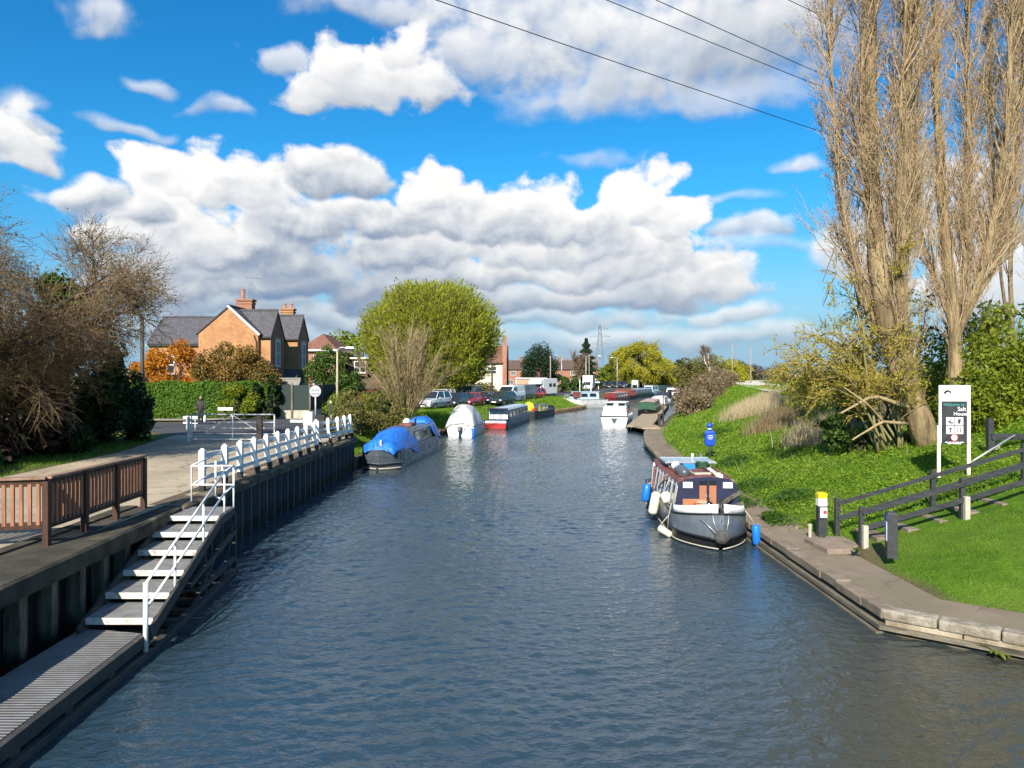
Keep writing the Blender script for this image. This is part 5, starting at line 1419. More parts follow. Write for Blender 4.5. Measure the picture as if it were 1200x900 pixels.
# grey-sheeted cruiser, transom and outboard towards us
GL, GRZ = (-3.0, 61.4, 0), R(-9)
gt_, gg = cruiser('white cruiser under a grey sheet, outboard motor at its stern towards the blue-sheeted boat', GL, GRZ, 5.6, 2.25, M_white_p, M_white_p, .85, (.40, .7), .7)
b = MB(); b.box((.0, -5.64, .78), (1.9, .05, .30)); b.build('transom_board', M_white_c, gt_)
b = MB(); b.box((0, -5.72, .60), (.34, .1, .30)); b.build('motor_plate', M_foot, gt_)
om = thing('outboard_motor', 'grey outboard motor clamped to the stern of the grey-sheeted cruiser', 'outboard motor', GL, GRZ)
b = MB(); b.sphere((0, -5.88, .56), (.15, .2, .19), 12, 8); b.build('cowling', M_grey_p, om, smooth=True)
b = MB(); b.box((0, -5.88, .18), (.10, .16, .6)); b.build('shaft', M_foot, om)
cover('tarpaulin', 'creased pale grey tarpaulin domed over the cruiser', [(-.9, .5, .95, 1.3), (-1.6, 1.0, .85, 1.95), (-2.8, 1.10, .82, 2.30), (-4.2, 1.12, .80, 2.42), (-5.2, 1.12, .80, 2.40), (-5.55, 1.10, .80, 2.10), (-5.72, 1.06, .78, 1.30), (-5.76, 1.02, .80, .95)], M_tarp_g, GL, GRZ, seed=5, noise=.10)
cover('tarpaulin', 'small blue sheet hanging over the stern corner of the grey-sheeted cruiser', [(-5.55, .30, .5, 1.0), (-5.75, .36, .35, .95), (-5.85, .34, .30, .72)], M_tarp_b, (GL[0] + .62, GL[1] + .10, 0), GRZ, seed=9, noise=.05)
fender('blue fender at the stern of the grey-sheeted cruiser', GL, GRZ, (1.02, -5.75, .32), .7, .11, M_fend_b, group='fenders on the cruisers')

# blue and white narrowboat with a red and white stern
NB, NR = (1.2, 77.4, 0), R(-10.5)
nb, ng = narrowboat('blue and white narrowboat with a red and white end, past the grey-sheeted cruiser', NB, NR, 14.2, 2.06, .70, .25, (M_blue_p, M_black_p), (2.2, 1.5), 1.68, 'rect', 6, cabmat=M_blue_p, roofmat=M_pblue)
b = MB(); b.box((0, -14.18, .30), (1.75, .08, .50)); b.build('red_transom', M_red_p, nb); b = MB(); b.box((0, -14.18, .64), (1.80, .09, .18)); b.build('white_transom', M_white_p, nb)
b = MB(); b.box((0, -12.95, 1.28), (1.66, .08, .95)); b.build('end_bulkhead', M_white_p, nb)
for x in (-.78, -.3, .22, .78):
    b = MB(); b.box((x, -13.6, 1.22), (.05, .05, 1.0)); b.build('canopy_post', M_navy, nb)
b = MB(); b.box((0, -13.3, 1.73), (1.7, .9, .05)); b.build('canopy', M_navy, nb)
# black work boat with a yellow coat
WB, WR = (4.6, 88.0, 0), R(-18)
wb_, wg = narrowboat('low black work boat with a yellow coat at its stern', WB, WR, 9.5, 2.0, .75, .35, (M_black_p, M_black_p), (4.0, 3.2), 1.35, 'round', 2, cabmat=M_dgrey_p, roofmat=M_dgrey_p)
ct = thing('hanging_coat', 'bright yellow coat draped on a stand at the stern of the black work boat', 'coat', WB, WR)
M_hiv = mat('yellow_coat', (.78, .66, .02), (.66, .55, .02), scale=5, rough=.7, bump=.02)
b = MB(); b.loft([[(w_ * math.cos(k * math.pi / 5), -9.0 + .22 * math.sin(k * math.pi / 5), z) for k in range(10)] for z, w_ in ((.75, .40), (1.1, .36), (1.5, .34), (1.68, .28), (1.78, .10))]); b.build('cloth', M_hiv, ct, smooth=True)
for s in (-1, 1):
    b = MB(); b.tube([(s * .30, -9.0, 1.66), (s * .46, -9.02, 1.3), (s * .48, -9.1, .98)], [.09, .08, .075], 8); b.build('sleeve', M_hiv, ct, smooth=True)
b = MB(); b.box((.55, -8.9, .95), (.4, .4, .5)); tag(on_boat(b.build('red_can', M_red_p, bevel=.03), WB, WR), 'red fuel can beside the yellow coat', 'fuel can')
b = MB()
for k in range(6): b.box((1.0, -8.5 + k * .55, 1.05), (.04, .04, .75))
b.box((1.0, -7.1, 1.42), (.04, 2.9, .05)); tag(on_boat(b.build('yellow_railing', M_hiv), WB, WR), 'yellow railing along the side of the black work boat', 'railing')
# broad white boat
wl = (7.0, 103.0, 0); wr_ = R(122)
ws, wsg = cruiser('broad white steel boat with a pale wheelhouse, lying across the timber-edged bank', wl, wr_, 7.0, 2.8, paint('off_white_hull', (.60, .60, .58), wear=(.40, .36, .30)), M_pblue, 1.25, (.28, .80), 1.05, bow=2.6)
b = MB(); b.box((-.9, -1.7, 1.95), (.6, .9, .8)); b.build('hatch', M_redox, ws)
for x, y, z1 in ((.3, -3.2, 4.0), (-.4, -4.6, 3.6), (.8, -5.6, 3.4)):
    b = MB(); b.tube([(x, y, 1.2), (x, y, z1)], .05, 6); b.build('mast', M_white_p, ws, smooth=True)
b = MB()
for k in range(8): b.tube([(1.45 - .05 * k, -1.4 - .5 * k, 1.2), (1.45 - .05 * k, -1.4 - .5 * k, 1.85)], .02, 5)
b.tube([(1.45, -1.4, 1.85), (1.1, -4.9, 1.85)], .02, 5); b.build('guard_rail', M_alu, ws, smooth=True)
fender('dark fender on the side of the broad white boat', wl, wr_, (1.6, -6.5, .6), .7, .16, M_navy, group='fenders on the cruisers')
# the line of boats beyond
def far_boat(label, px, Y, rz, L, mats, roof, cab, **kw):
    x = (px - 600) / F * Y
    return narrowboat(label, (x, Y, 0), rz, L, 2.1, .75, .3, mats, (1.8, 1.2), roof, cabmat=cab, **kw)
far_boat('maroon narrowboat half hidden behind the broad white boat', 712, 122, R(180 - 22), 12, (M_maroon, M_black_p), 1.7, M_maroon, roofmat=M_pink, nwin=5)
ob, og = far_boat('narrowboat under a rust orange cover, before the white van', 720, 139, R(180 - 26), 12, (M_black_p, M_black_p), 1.5, M_black_p, nwin=3)
cover('tarpaulin', 'rust orange canvas cover stretched over a narrowboat before the white van', [(-.5, .5, .9, 1.3), (-1.4, 1.05, .75, 1.9), (-4, 1.1, .7, 2.0), (-8, 1.1, .7, 2.0), (-11.4, 1.05, .75, 1.9), (-11.9, .8, .8, 1.3)], M_tarp_o, ob.location, R(180 - 26), seed=12, noise=.05)
far_boat('grey green narrowboat with a white bow past the rust orange cover', 739, 156, R(180 - 27), 14, (M_green_p, M_black_p), 1.7, M_dgrey_p, roofmat=M_pblue, nwin=5)
cruiser('pale blue and white cruiser in the line of boats under the willow', ((757 - 600) / F * 172, 172, 0), R(180 - 28), 8, 2.8, M_white_p, M_pblue, 1.0, (.2, .8), 1.2)
far_boat('red fronted narrowboat below the yellow willow, first of two', 762, 186, R(180 - 30), 14, (M_red_p, M_black_p), 1.9, M_green_p, nwin=4)
far_boat('red narrowboat below the yellow willow, the farther of two', 775, 205, R(180 - 30), 14, (M_red_p, M_black_p), 1.9, M_red_p, nwin=4)
cruiser('small grey cruiser farthest up the canal by the willow branches', ((785 - 600) / F * 226, 226, 0), R(150), 9, 3, M_pblue, M_dgrey_p, 1.1, (.2, .8), 1.1)
# right bank: white cruiser stern-on, then boats along the jetty
CL_, CR_ = (10.9, 73.6, 0), R(-14)
cs, cg = cruiser('white cabin cruiser stern-on at the near end of the jetty', CL_, CR_, 7.4, 2.5, M_white_p, M_white_p, .95, (.30, .80), 1.15)
b = MB(); b.loft([[(-1.12, -7.30, .93), (1.12, -7.30, .93), (1.12, -5.9, .93), (-1.12, -5.9, .93)], [(-1.0, -7.0, 1.75), (1.0, -7.0, 1.75), (1.0, -5.9, 1.85), (-1.0, -5.9, 1.85)]]); b.build('stern_cover', M_white_c, cs, bevel=.04)
for s in (-1, 1):
    b = MB(); b.box((s * .52, -5.93 - .05, 1.98), (.62, .05, .26)); b.build('aft_window', M_glass, cs)
b = MB(); b.prism_axis([(-.28, .78), (.28, .78), (.05, .35), (-.05, .35)], -7.50, -7.40, 'y'); b.build('rudder_bracket', M_dgrey_p, cs)
b = MB(); b.box((0, -7.45, .97), (2.6, .12, .07)); b.build('stern_platform', M_dgrey_p, cs)
b = MB(); b.sphere((1.12, -6.6, 1.45), (.12, .1, .2), 8, 6); b.build('side_fender', M_maroon, cs, smooth=True)
far_boat('dark green narrowboat with a faded pink roof moored along the jetty', 757, 79, R(180 - 14), 14, (M_black_p, M_black_p), 1.75, M_green_p, roofmat=M_pink, nwin=6, )
tb, tg_ = far_boat('tan and white boat past the green narrowboat on the jetty', 770, 97, R(180 - 15), 10, (M_tan, M_black_p), 1.7, M_white_p, nwin=4)
cruiser('small white cruiser with a blue cover past the jetty', ((775 - 600) / F * 116, 116, 0), R(180 - 18), 7.5, 2.7, M_white_p, M_navy, .95, (.3, .8), .9)
cruiser('white motor boat at the bend, beyond the jetty boats', ((784 - 600) / F * 142, 142, 0), R(180 - 24), 9, 3.0, M_white_p, M_white_p, 1.0, (.3, .8), 1.1)
# ================================================================== vehicles
M_tyre = mat('tyre', (.018, .018, .019), rough=.9)
M_rim = mat('rim', (.42, .43, .45), rough=.35, metal=.8)
M_lamp = mat('headlamp', (.75, .78, .80), rough=.12, spec=.8)
M_tail = mat('tail_lamp', (.35, .02, .02), rough=.25)
M_plate = mat('number_plate', (.78, .78, .72), rough=.5)
M_carglass = mat('car_glass', (.02, .026, .032), rough=.05, spec=.9)
_paints = {}
def carpaint(c):
    if c not in _paints: _paints[c] = mat('car_paint', c, tuple(v * .9 for v in c), scale=3, rough=.28, spec=.5, coat=.6)
    return _paints[c]
PROF = {  # (y from the nose, half width, z low, z high) for the body; glasshouse: (y0,y1 base / top), z
    'hatch': (4.0, [(0, .62, .32, .60), (.12, .78, .24, .72), (.7, .86, .20, .84), (1.1, .88, .20, .92), (2.2, .89, .20, .96), (3.3, .88, .20, .98), (3.85, .84, .24, .96), (4.0, .74, .32, .86)], (1.0, 3.9, 1.75, 3.55, .92, 1.46)),
    'suv': (4.4, [(0, .70, .40, .80), (.10, .84, .30, .92), (.8, .92, .28, 1.02), (1.2, .93, .28, 1.08), (2.4, .94, .28, 1.10), (3.8, .93, .28, 1.12), (4.3, .90, .32, 1.10), (4.4, .82, .40, 1.0)], (1.15, 4.3, 1.85, 4.0, 1.06, 1.68)),
    'saloon': (4.5, [(0, .62, .32, .60), (.12, .80, .24, .70), (.9, .88, .20, .82), (1.3, .89, .20, .88), (2.4, .90, .20, .90), (3.6, .89, .20, .92), (4.35, .84, .26, .92), (4.5, .74, .34, .82)], (1.25, 3.9, 2.0, 3.2, .87, 1.40)),
    'van': (4.9, [(0, .74, .38, .90), (.10, .88, .28, 1.02), (.7, .95, .26, 1.16), (1.0, .96, .26, 1.25), (1.7, .97, .26, 1.30), (4.7, .97, .26, 1.30), (4.9, .95, .34, 1.28)], (.85, 4.88, 1.75, 4.82, 1.24, 1.98)),
}
def car(kind, label, x, Y, heading, col, plate=True):
    """heading: direction the nose points, degrees clockwise from +Y"""
    L, body, (a0, a1, b0, b1, z0, z1) = PROF[kind]
    z = zroad(x, Y) + .006 if Y < 140 else 1.4
    t = thing('parked_car' if kind != 'van' else 'parked_van', label, 'car' if kind != 'van' else 'van', (x, Y, z), R(-heading), 'vehicles parked along the waterside road')
    m = carpaint(col)
    yy = lambda y: L / 2 - y
    rings = []
    for (y, hw, zl, zh) in body:
        zm = zl + (zh - zl) * .55
        rings.append([(-hw * .90, yy(y), zl), (hw * .90, yy(y), zl), (hw, yy(y), zm), (hw * .96, yy(y), zh - .06), (hw * .84, yy(y), zh), (-hw * .84, yy(y), zh), (-hw * .96, yy(y), zh - .06), (-hw, yy(y), zm)])
    b = MB(); b.loft(rings); b.build('body', m, t, smooth=False, bevel=.03)
    hw = max(q[1] for q in body)
    wb, wt = hw * .90, hw * (.74 if kind != 'van' else .84)
    gm = m if kind == 'van' else M_carglass
    # glasshouse and pillars
    b = MB(); b.loft([[(-wb, yy(a1), z0 - .03), (wb, yy(a1), z0 - .03), (wb, yy(a0), z0 - .03), (-wb, yy(a0), z0 - .03)], [(-wt, yy(b1), z1), (wt, yy(b1), z1), (wt, yy(b0), z1), (-wt, yy(b0), z1)]]); b.build('glasshouse' if kind != 'van' else 'load_body', gm, t, bevel=.03)
    b = MB(); b.loft([[(-wt - .01, yy(b1) - .03, z1 - .03), (wt + .01, yy(b1) - .03, z1 - .03), (wt + .01, yy(b0) + .03, z1 - .03), (-wt - .01, yy(b0) + .03, z1 - .03)], [(-wt + .08, yy(b1) + .08, z1 + .04), (wt - .08, yy(b1) + .08, z1 + .04), (wt - .08, yy(b0) - .1, z1 + .04), (-wt + .08, yy(b0) - .1, z1 + .04)]]); b.build('roof', m, t, bevel=.02)
    if kind != 'van':
        for s in (-1, 1):
            b = MB()
            b.bar((s * (wb + .004), yy(a0), z0 - .02), (s * (wt + .004), yy(b0), z1), .06, .06); b.build('front_pillar', m, t)
            b = MB(); b.bar((s * (wb + .004), yy(a1), z0 - .02), (s * (wt + .004), yy(b1), z1), .09, .10); b.build('rear_pillar', m, t); b = MB(); ym = (a0 + a1) / 2 + .15; b.bar((s * (wb + .004), yy(ym), z0), (s * (wt + .004), yy(ym), z1), .05, .08); b.build('door_pillar', m, t)
    else:
        b = MB(); b.loft([[(-wb * .93, yy(a0) + .012, z0 + .02), (wb * .93, yy(a0) + .012, z0 + .02), (wt * .9, yy(b0) + .10, z1 - .10), (-wt * .9, yy(b0) + .10, z1 - .10)], [(-wb * .93, yy(a0) + .03, z0 + .02), (wb * .93, yy(a0) + .03, z0 + .02), (wt * .9, yy(b0) + .14, z1 - .10), (-wt * .9, yy(b0) + .14, z1 - .10)]]); b.build('windscreen', M_carglass, t)
        for s in (-1, 1):
            b = MB(); b.box((s * (wb + wt) / 2 * 1.02, yy(2.05), z0 + .35), (.03, .85, .42), M=Matrix.Rotation(-s * .14, 3, 'Y')); b.build('side_window', M_carglass, t)
    for s in (-1, 1):
        for yw in (.19 * L, .80 * L):
            w_ = thing_child = bpy.data.objects.new('wheel', None)
            r = .31 if kind in ('hatch', 'saloon') else .36
            b = MB(); b.lathe((s * (hw - .11), yy(yw), r), [(r * .62, -.10), (r * .95, -.10), (r, -.06), (r, .06), (r * .95, .10), (r * .62, .10)], 16, axis='x'); o = b.build('wheel', M_tyre, t)
            bpy.data.objects.remove(w_)
            b = MB(); b.lathe((s * (hw - .03), yy(yw), r), [(.02, -.02), (r * .60, -.02), (r * .62, .0), (.06, .03), (.02, .03)], 12, axis='x'); b.build('rim', M_rim, o)
        bw = [q for q in body if q[0] >= .05][0]
        b = MB(); b.box((s * (hw * .72), yy(.13), bw[3] - .13), (.36, .16, .13)); b.build('headlight', M_lamp, t, bevel=.02)
        b = MB(); b.box((s * (hw * .84), yy(L - .10), .82 if kind != 'suv' else .95), (.20, .12, .22)); b.build('tail_light', M_tail, t, bevel=.02)
        b = MB(); b.box((s * (hw + .06), yy(a0 + .45), z0 + .06), (.16, .08, .11)); b.build('mirror', m, t, bevel=.02)
    b = MB(); b.box((0, yy(.02), .50), (hw * 1.0, .06, .16)); b.build('grille', M_foot, t)
    b = MB(); b.box((0, yy(-.015), .40), (.52, .02, .11)); b.build('number_plate', M_plate, t)
    b = MB(); b.box((0, yy(L + .012), .62), (.52, .02, .11)); b.build('number_plate', M_plate, t)
    return t
def cx(px, Y): return (px - 600) / F * Y
SIL, WHT, BLK, NAVY, RED, DGN = (.52, .53, .54), (.76, .76, .76), (.028, .030, .034), (.018, .03, .085), (.42, .018, .022), (.022, .04, .042)
car('suv', 'silver off-roader parked at the near end of the row, behind the bare willow bush', cx(508, 70), 70, 202, SIL)
car('hatch', 'dark blue hatchback between the silver off-roader and the red saloon', cx(534, 73), 73, 200, BLK)
car('saloon', 'red saloon with dark windows parked left of the dark green hatchback', cx(552, 76), 76, 200, RED)
car('saloon', 'dark blue saloon parked behind the red saloon', cx(566, 80), 80, 198, NAVY)
car('hatch', 'dark green hatchback parked before the white van', cx(588, 80), 80, 204, DGN)
car('van', 'white van parked behind the dark green hatchback', cx(598, 88), 88, 204, WHT)
car('van', 'dark grey van parked right of the white van', cx(613, 96), 96, 204, (.10, .11, .12))
car('van', 'dark blue grey van parked behind the blue and red cars', cx(549, 86), 86, 196, (.07, .085, .13))
car('suv', 'white people carrier behind the silver off-roader', cx(518, 80), 80, 196, (.60, .60, .58))
car('hatch', 'bright red hatchback parked in front of the white motorhome', cx(626, 101), 101, 210, (.50, .015, .03))
car('hatch', 'small red car at the brick bungalow drive', cx(431, 82), 82, 150, (.55, .03, .025))
for i, (px, Y, c, lab) in enumerate(((707, 188, NAVY, 'dark car first in the far row beyond the white lorry'), (716, 191, BLK, 'black car second in the far row beyond the white lorry'), (725, 194, NAVY, 'dark blue car third in the far row beyond the white lorry'), (733, 197, (.04, .07, .16), 'blue car last in the far row beyond the white lorry'))):
    car('suv', lab, cx(px, Y), Y, 200, c)
car('hatch', 'white hatchback passing along the road before the white lorry', cx(668, 168), 168, 200, WHT)
# motorhome and lorry
def motorhome(label, x, Y, rz, L=5.8, hh=2.75, luton=True, kind='motorhome', cat='motorhome'):
    z = 1.41
    t = thing(kind, label, cat, (x, Y, z), rz, 'vehicles parked along the waterside road')
    m = carpaint((.80, .80, .79))
    b = MB(); b.box((0, -.2, .45 + (hh - .45) / 2), (2.15, L - 1.5, hh - .45)); b.build('body', m, t, bevel=.06)
    b = MB(); b.prism_axis([(L / 2 - 1.0, .42), (L / 2, .45), (L / 2 + .05, .85), (L / 2 - .25, 1.15), (L / 2 - .85, 1.85), (L / 2 - 1.0, 1.85)], -.95, .95, 'x'); b.build('cab', m, t, bevel=.04)
    if luton: b = MB(); b.prism_axis([(L / 2 - 1.0, 1.88), (L / 2 - .25, 1.92), (L / 2 - .30, 2.35), (L / 2 - .95, hh - .02)], -1.06, 1.06, 'x'); b.build('overcab', m, t, bevel=.04)
    b = MB(); b.loft([[(-.84, L / 2 - .20, 1.14), (.84, L / 2 - .20, 1.14), (.80, L / 2 - .78, 1.80), (-.80, L / 2 - .78, 1.80)], [(-.84, L / 2 - .16, 1.17), (.84, L / 2 - .16, 1.17), (.80, L / 2 - .74, 1.83), (-.80, L / 2 - .74, 1.83)]]); b.build('windscreen', M_carglass, t)
    for s in (-1, 1):
        b = MB(); b.box((s * .96, L / 2 - .72, 1.40), (.03, .45, .42)); b.build('cab_window', M_carglass, t)
        if luton:
            for y in (-.2, -1.4): b = MB(); b.box((s * 1.08, y, 1.75), (.03, .8, .5)); b.build('side_window', M_carglass, t)
        for y in (L / 2 - .75, -L / 2 + 1.1):
            b = MB(); b.lathe((s * .88, y, .34), [(.2, -.1), (.34, -.1), (.34, .1), (.2, .1)], 14, axis='x'); o = b.build('wheel', M_tyre, t)
            b = MB(); b.lathe((s * .97, y, .34), [(.02, 0), (.2, 0), (.2, .02), (.02, .02)], 12, axis='x'); b.build('rim', M_rim, o)
        b = MB(); b.box((s * .70, L / 2 + .03, .78), (.34, .08, .16)); b.build('headlight', M_lamp, t)
    b = MB(); b.box((0, L / 2 + .05, .60), (.52, .03, .11)); b.build('number_plate', M_plate, t)
    b = MB(); b.box((0, L / 2 + .03, .74), (.9, .04, .12)); b.build('grille', M_foot, t)
motorhome('white motorhome parked beyond the bright red hatchback', cx(637, 112), 112, R(180 - 32))
motorhome('tall white box lorry parked beyond the motorhome', cx(690, 160), 160, R(180 - 12), 6.5, 3.2, False, 'box_lorry', 'lorry')

# ================================================================== houses
def brick(name, c1, c2, c3, mortar=(.30, .25, .18), scale=1.0):
    m = bpy.data.materials.new(name); m.use_nodes = True
    n = NT(m.node_tree); p = m.node_tree.nodes['Principled BSDF']
    pos = n.n('ShaderNodeTexCoord').outputs['Object']
    x, y, z = n.sep(pos)[0:3]
    v = n.xyz(n.math('ADD', x, y), z, 0)
    bt = n.n('ShaderNodeTexBrick'); n.put(bt.inputs['Vector'], v); bt.inputs['Scale'].default_value = 1.0
    bt.inputs['Brick Width'].default_value = .225 * scale; bt.inputs['Row Height'].default_value = .075 * scale; bt.inputs['Mortar Size'].default_value = .008
    bt.inputs['Color1'].default_value = c4(c1); bt.inputs['Color2'].default_value = c4(c2); bt.inputs['Mortar'].default_value = c4(mortar)
    col = n.mix(n.smap(n.noise(pos, .9, 6, .7), .42, .72, 0, .8), bt.outputs[0], c3)
    col = n.mix(n.smap(n.noise(pos, 4.5, 4, .7), .5, .75, 0, .45), col, tuple(v_ * .55 for v_ in c1))
    n.put(p.inputs['Base Color'], col); p.inputs['Roughness'].default_value = .9; p.inputs['Specular IOR Level'].default_value = .15
    return m
def tiles(name, c1, c2, moss=(.07, .07, .045)):
    m = bpy.data.materials.new(name); m.use_nodes = True
    n = NT(m.node_tree); p = m.node_tree.nodes['Principled BSDF']
    pos = n.n('ShaderNodeTexCoord').outputs['Object']
    x, y, z = n.sep(pos)[0:3]
    v = n.xyz(n.math('ADD', x, y), n.math('MULTIPLY', z, 1.3), 0)
    bt = n.n('ShaderNodeTexBrick'); n.put(bt.inputs['Vector'], v); bt.inputs['Scale'].default_value = 1.0
    bt.inputs['Brick Width'].default_value = .28; bt.inputs['Row Height'].default_value = .24; bt.inputs['Mortar Size'].default_value = .012
    bt.inputs['Color1'].default_value = c4(c1); bt.inputs['Color2'].default_value = c4(c2); bt.inputs['Mortar'].default_value = c4(tuple(v_ * .5 for v_ in c1))
    col = n.mix(n.smap(n.noise(pos, .8, 6, .7), .5, .75, 0, .7), bt.outputs[0], moss)
    n.put(p.inputs['Base Color'], col); p.inputs['Roughness'].default_value = .75; p.inputs['Specular IOR Level'].default_value = .3
    return m
M_brick = brick('orange_brick', (.46, .20, .075), (.34, .14, .055), (.52, .30, .13))
M_brick2 = brick('red_brick', (.34, .125, .075), (.27, .10, .06), (.38, .19, .12))
M_slate = tiles('slate', (.105, .10, .11), (.075, .073, .082))
M_rtile = tiles('red_tile', (.23, .105, .07), (.17, .08, .055))
M_btile = tiles('brown_tile', (.13, .085, .065), (.10, .065, .05))
M_render = mat('cream_render', (.70, .62, .46), (.62, .55, .41), scale=1.5, rough=.9)
M_pot = mat('chimney_pot', (.46, .21, .11), (.38, .17, .09), scale=6, rough=.85)
M_wframe = mat('window_white', (.80, .80, .78), rough=.45)
M_barge = mat('barge_board', (.74, .72, .68), rough=.6)
M_gut = mat('gutter', (.03, .03, .03), rough=.5)
M_house_glass = mat('house_glass', (.03, .035, .04), rough=.05, spec=.9)

def window(parent, c, w_, h_, axis='y', sgn=-1, mull=1, lintel=None):
    """framed sash window on a wall whose normal is sgn*axis; c = centre on the wall, world coordinates"""
    def bx(b, dx, dz, sx__, sz_, off, th):
        if axis == 'y': b.box((c[0] + dx, c[1] + sgn * off, c[2] + dz), (sx__, th, sz_))
        else: b.box((c[0] + sgn * off, c[1] + dx, c[2] + dz), (th, sx__, sz_))
    b = MB()
    for s in (-1, 1):
        bx(b, s * (w_ / 2), 0, .08, h_ + .08, .03, .10); bx(b, 0, s * h_ / 2, w_ - .08, .08, .032, .10)
    bx(b, 0, 0, w_ - .1, .06, .034, .08)
    for k in range(mull): bx(b, -w_ / 2 + w_ * (k + 1) / (mull + 1), 0, .05, h_ - .1, .028, .08)
    f = b.build('window', M_wframe, parent, world=True)
    b = MB(); bx(b, 0, 0, w_ - .04, h_ - .04, .012, .03); b.build('pane', M_house_glass, f, world=True)
    b = MB(); bx(b, 0, -h_ / 2 - .09, w_ + .24, .09, .06, .18); b.build('sill', lintel or M_spur, f, world=True)
    if lintel: b = MB(); bx(b, 0, h_ / 2 + .14, w_ + .3, .18, .015, .05); b.build('lintel', lintel, f, world=True)
    return f

def gable_block(parent, x0, x1, y0, y1, zb, ze, zr, ridge, wm, rm, over=.25, barge=None, cap=True):
    """walls with gables and a pitched roof of real thickness; ridge 'x' or 'y'; zb ground, ze eave, zr apex of the wall"""
    b = MB()
    if ridge == 'y':
        xm = (x0 + x1) / 2; b.prism_axis([(x0, zb), (x1, zb), (x1, ze), (xm, zr), (x0, ze)], y0, y1, 'y')
    else:
        ym = (y0 + y1) / 2; b.prism_axis([(y0, zb), (y1, zb), (y1, ze), (ym, zr), (y0, ze)], x0, x1, 'x')
    wall_ = b.build('wall', wm, parent, world=True)
    b = MB(); th = .14
    if ridge == 'y':
        a0, a1, am, e0, e1 = x0, x1, xm, y0, y1
    else:
        a0, a1, am, e0, e1 = y0, y1, ym, x0, x1
    sl_ = (zr - ze) / (am - a0)
    P_ = [(a0 - over, ze - over * sl_ + .02), (am, zr + .02), (a1 + over, ze - over * sl_ + .02), (a1 + over, ze - over * sl_ + .02 + th), (am, zr + .02 + th), (a0 - over, ze - over * sl_ + .02 + th)]
    b.prism_axis(P_, e0 - .10, e1 + .10, 'y' if ridge == 'y' else 'x')
    rf = b.build('roof', rm, parent, world=True)
    b = MB(); zz = zr + .02 + th + .03
    (b.tube([(am, e0 - .1, zz), (am, e1 + .1, zz)], .09, 6) if ridge == 'y' else b.tube([(e0 - .1, am, zz), (e1 + .1, am, zz)], .09, 6)); b.build('ridge_tiles', rm, rf, world=True)
    for a_ in (a0 - over - .05, a1 + over + .05):
        zz = ze - over * sl_ + .05; b = MB()
        b.tube([(a_, e0, zz), (a_, e1, zz)] if ridge == 'y' else [(e0, a_, zz), (e1, a_, zz)], .06, 6); b.build('gutter', M_gut, rf, world=True)
    if barge:
        for e in (e0 - .13, e1 + .13):
            b = MB()
            for s, a_ in ((1, a0 - over), (-1, a1 + over)):
                if ridge == 'y': b.bar((a_, e, ze - over * sl_ + .06), (am, e, zr + .07), .05, .20)
                else: b.bar((e, a_, ze - over * sl_ + .06), (e, am, zr + .07), .05, .20)
            b.build('bargeboard', barge, rf, world=True)
    return wall_, rf
def chimney(rf, x, y, z0, z1, w_, d_, pots, m):
    b = MB(); b.box((x, y, (z0 + z1) / 2), (w_, d_, z1 - z0)); b.box((x, y, z1 - .30), (w_ + .12, d_ + .12, .12)); b.box((x, y, z1 - .06), (w_ + .18, d_ + .18, .14)); c_ = b.build('chimney', m, rf, world=True)
    for (px_, h_) in pots:
        b = MB(); b.lathe((x + px_, y, z1), [(.16, -.1), (.13, .08), (.12, h_ - .1), (.16, h_ - .06), (.15, h_), (.10, h_), (.08, .1)], 12); b.build('chimney_pot', M_pot, rf, world=True)

G0 = 1.6
hs_ = thing('brick_house', 'orange brick house with slate roofs, tall chimneys and two gabled wings facing the canal', 'house', (-20.5, 59, G0))
wl_, rf_ = gable_block(hs_, -23.4, -18.95, 55.6, 63.6, G0 - .3, 7.75, 9.65, 'y', M_brick, M_slate, .12, None)
b = MB(); b.bar((-18.80, 55.42, 7.62), (-21.17, 55.42, 9.80), .06, .16); b.build('bargeboard', M_barge, rf_, world=True)
chimney(rf_, -21.25, 59.5, 8.6, 10.65, 1.2, .8, [(-.25, .85)], M_brick2)
w2, rf2 = gable_block(hs_, -21.2, -18.15, 55.95, 59.15, G0 - .3, 7.55, 9.45, 'x', M_brick, M_slate, .14)
b = MB(); b.prism_axis([(55.93, G0 - .3), (59.17, G0 - .3), (59.17, 7.56), (57.55, 9.46), (55.93, 7.56)], -18.149, -18.12, 'x'); b.build('shade_red_gable', M_brick2, w2, world=True)  # darker red brick over the orange wall: side shade put into its colour
window(hs_, (-18.12, 57.55, 6.3), .9, 1.9, 'x', 1, 1, M_spur)
window(hs_, (-18.12, 57.55, 3.4), 1.1, 1.7, 'x', 1, 1, M_spur)
w3, rf3 = gable_block(hs_, -21.6, -17.75, 61.6, 64.8, G0 - .3, 7.65, 9.5, 'x', M_brick, M_slate, .14)
b = MB(); b.prism_axis([(61.58, G0 - .3), (64.82, G0 - .3), (64.82, 7.66), (63.2, 9.51), (61.58, 7.66)], -17.749, -17.72, 'x'); b.build('shade_red_gable', M_brick2, w3, world=True)  # same shade-toned brick skin on the far wing's canal-side gable
window(hs_, (-17.72, 63.2, 6.2), .9, 2.1, 'x', 1, 1, M_spur)
window(hs_, (-17.72, 63.2, 3.4), 1.1, 1.7, 'x', 1, 1, M_spur)
chimney(rf3, -19.3, 64.2, 8.2, 10.35, 1.05, .7, [(-.28, .45), (.28, .45)], M_brick)
b = MB(); b.box((-20.6, 60.4, 4.6), (2.0, 3.2, 6.2)); b.build('linking_wall', M_brick2, hs_, world=True)
b = MB(); b.tube([(-19.25, 55.53, 7.6), (-19.05, 55.52, 7.1), (-19.05, 55.52, 1.6)], .05, 6); b.build('downpipe', M_gut, hs_, world=True)
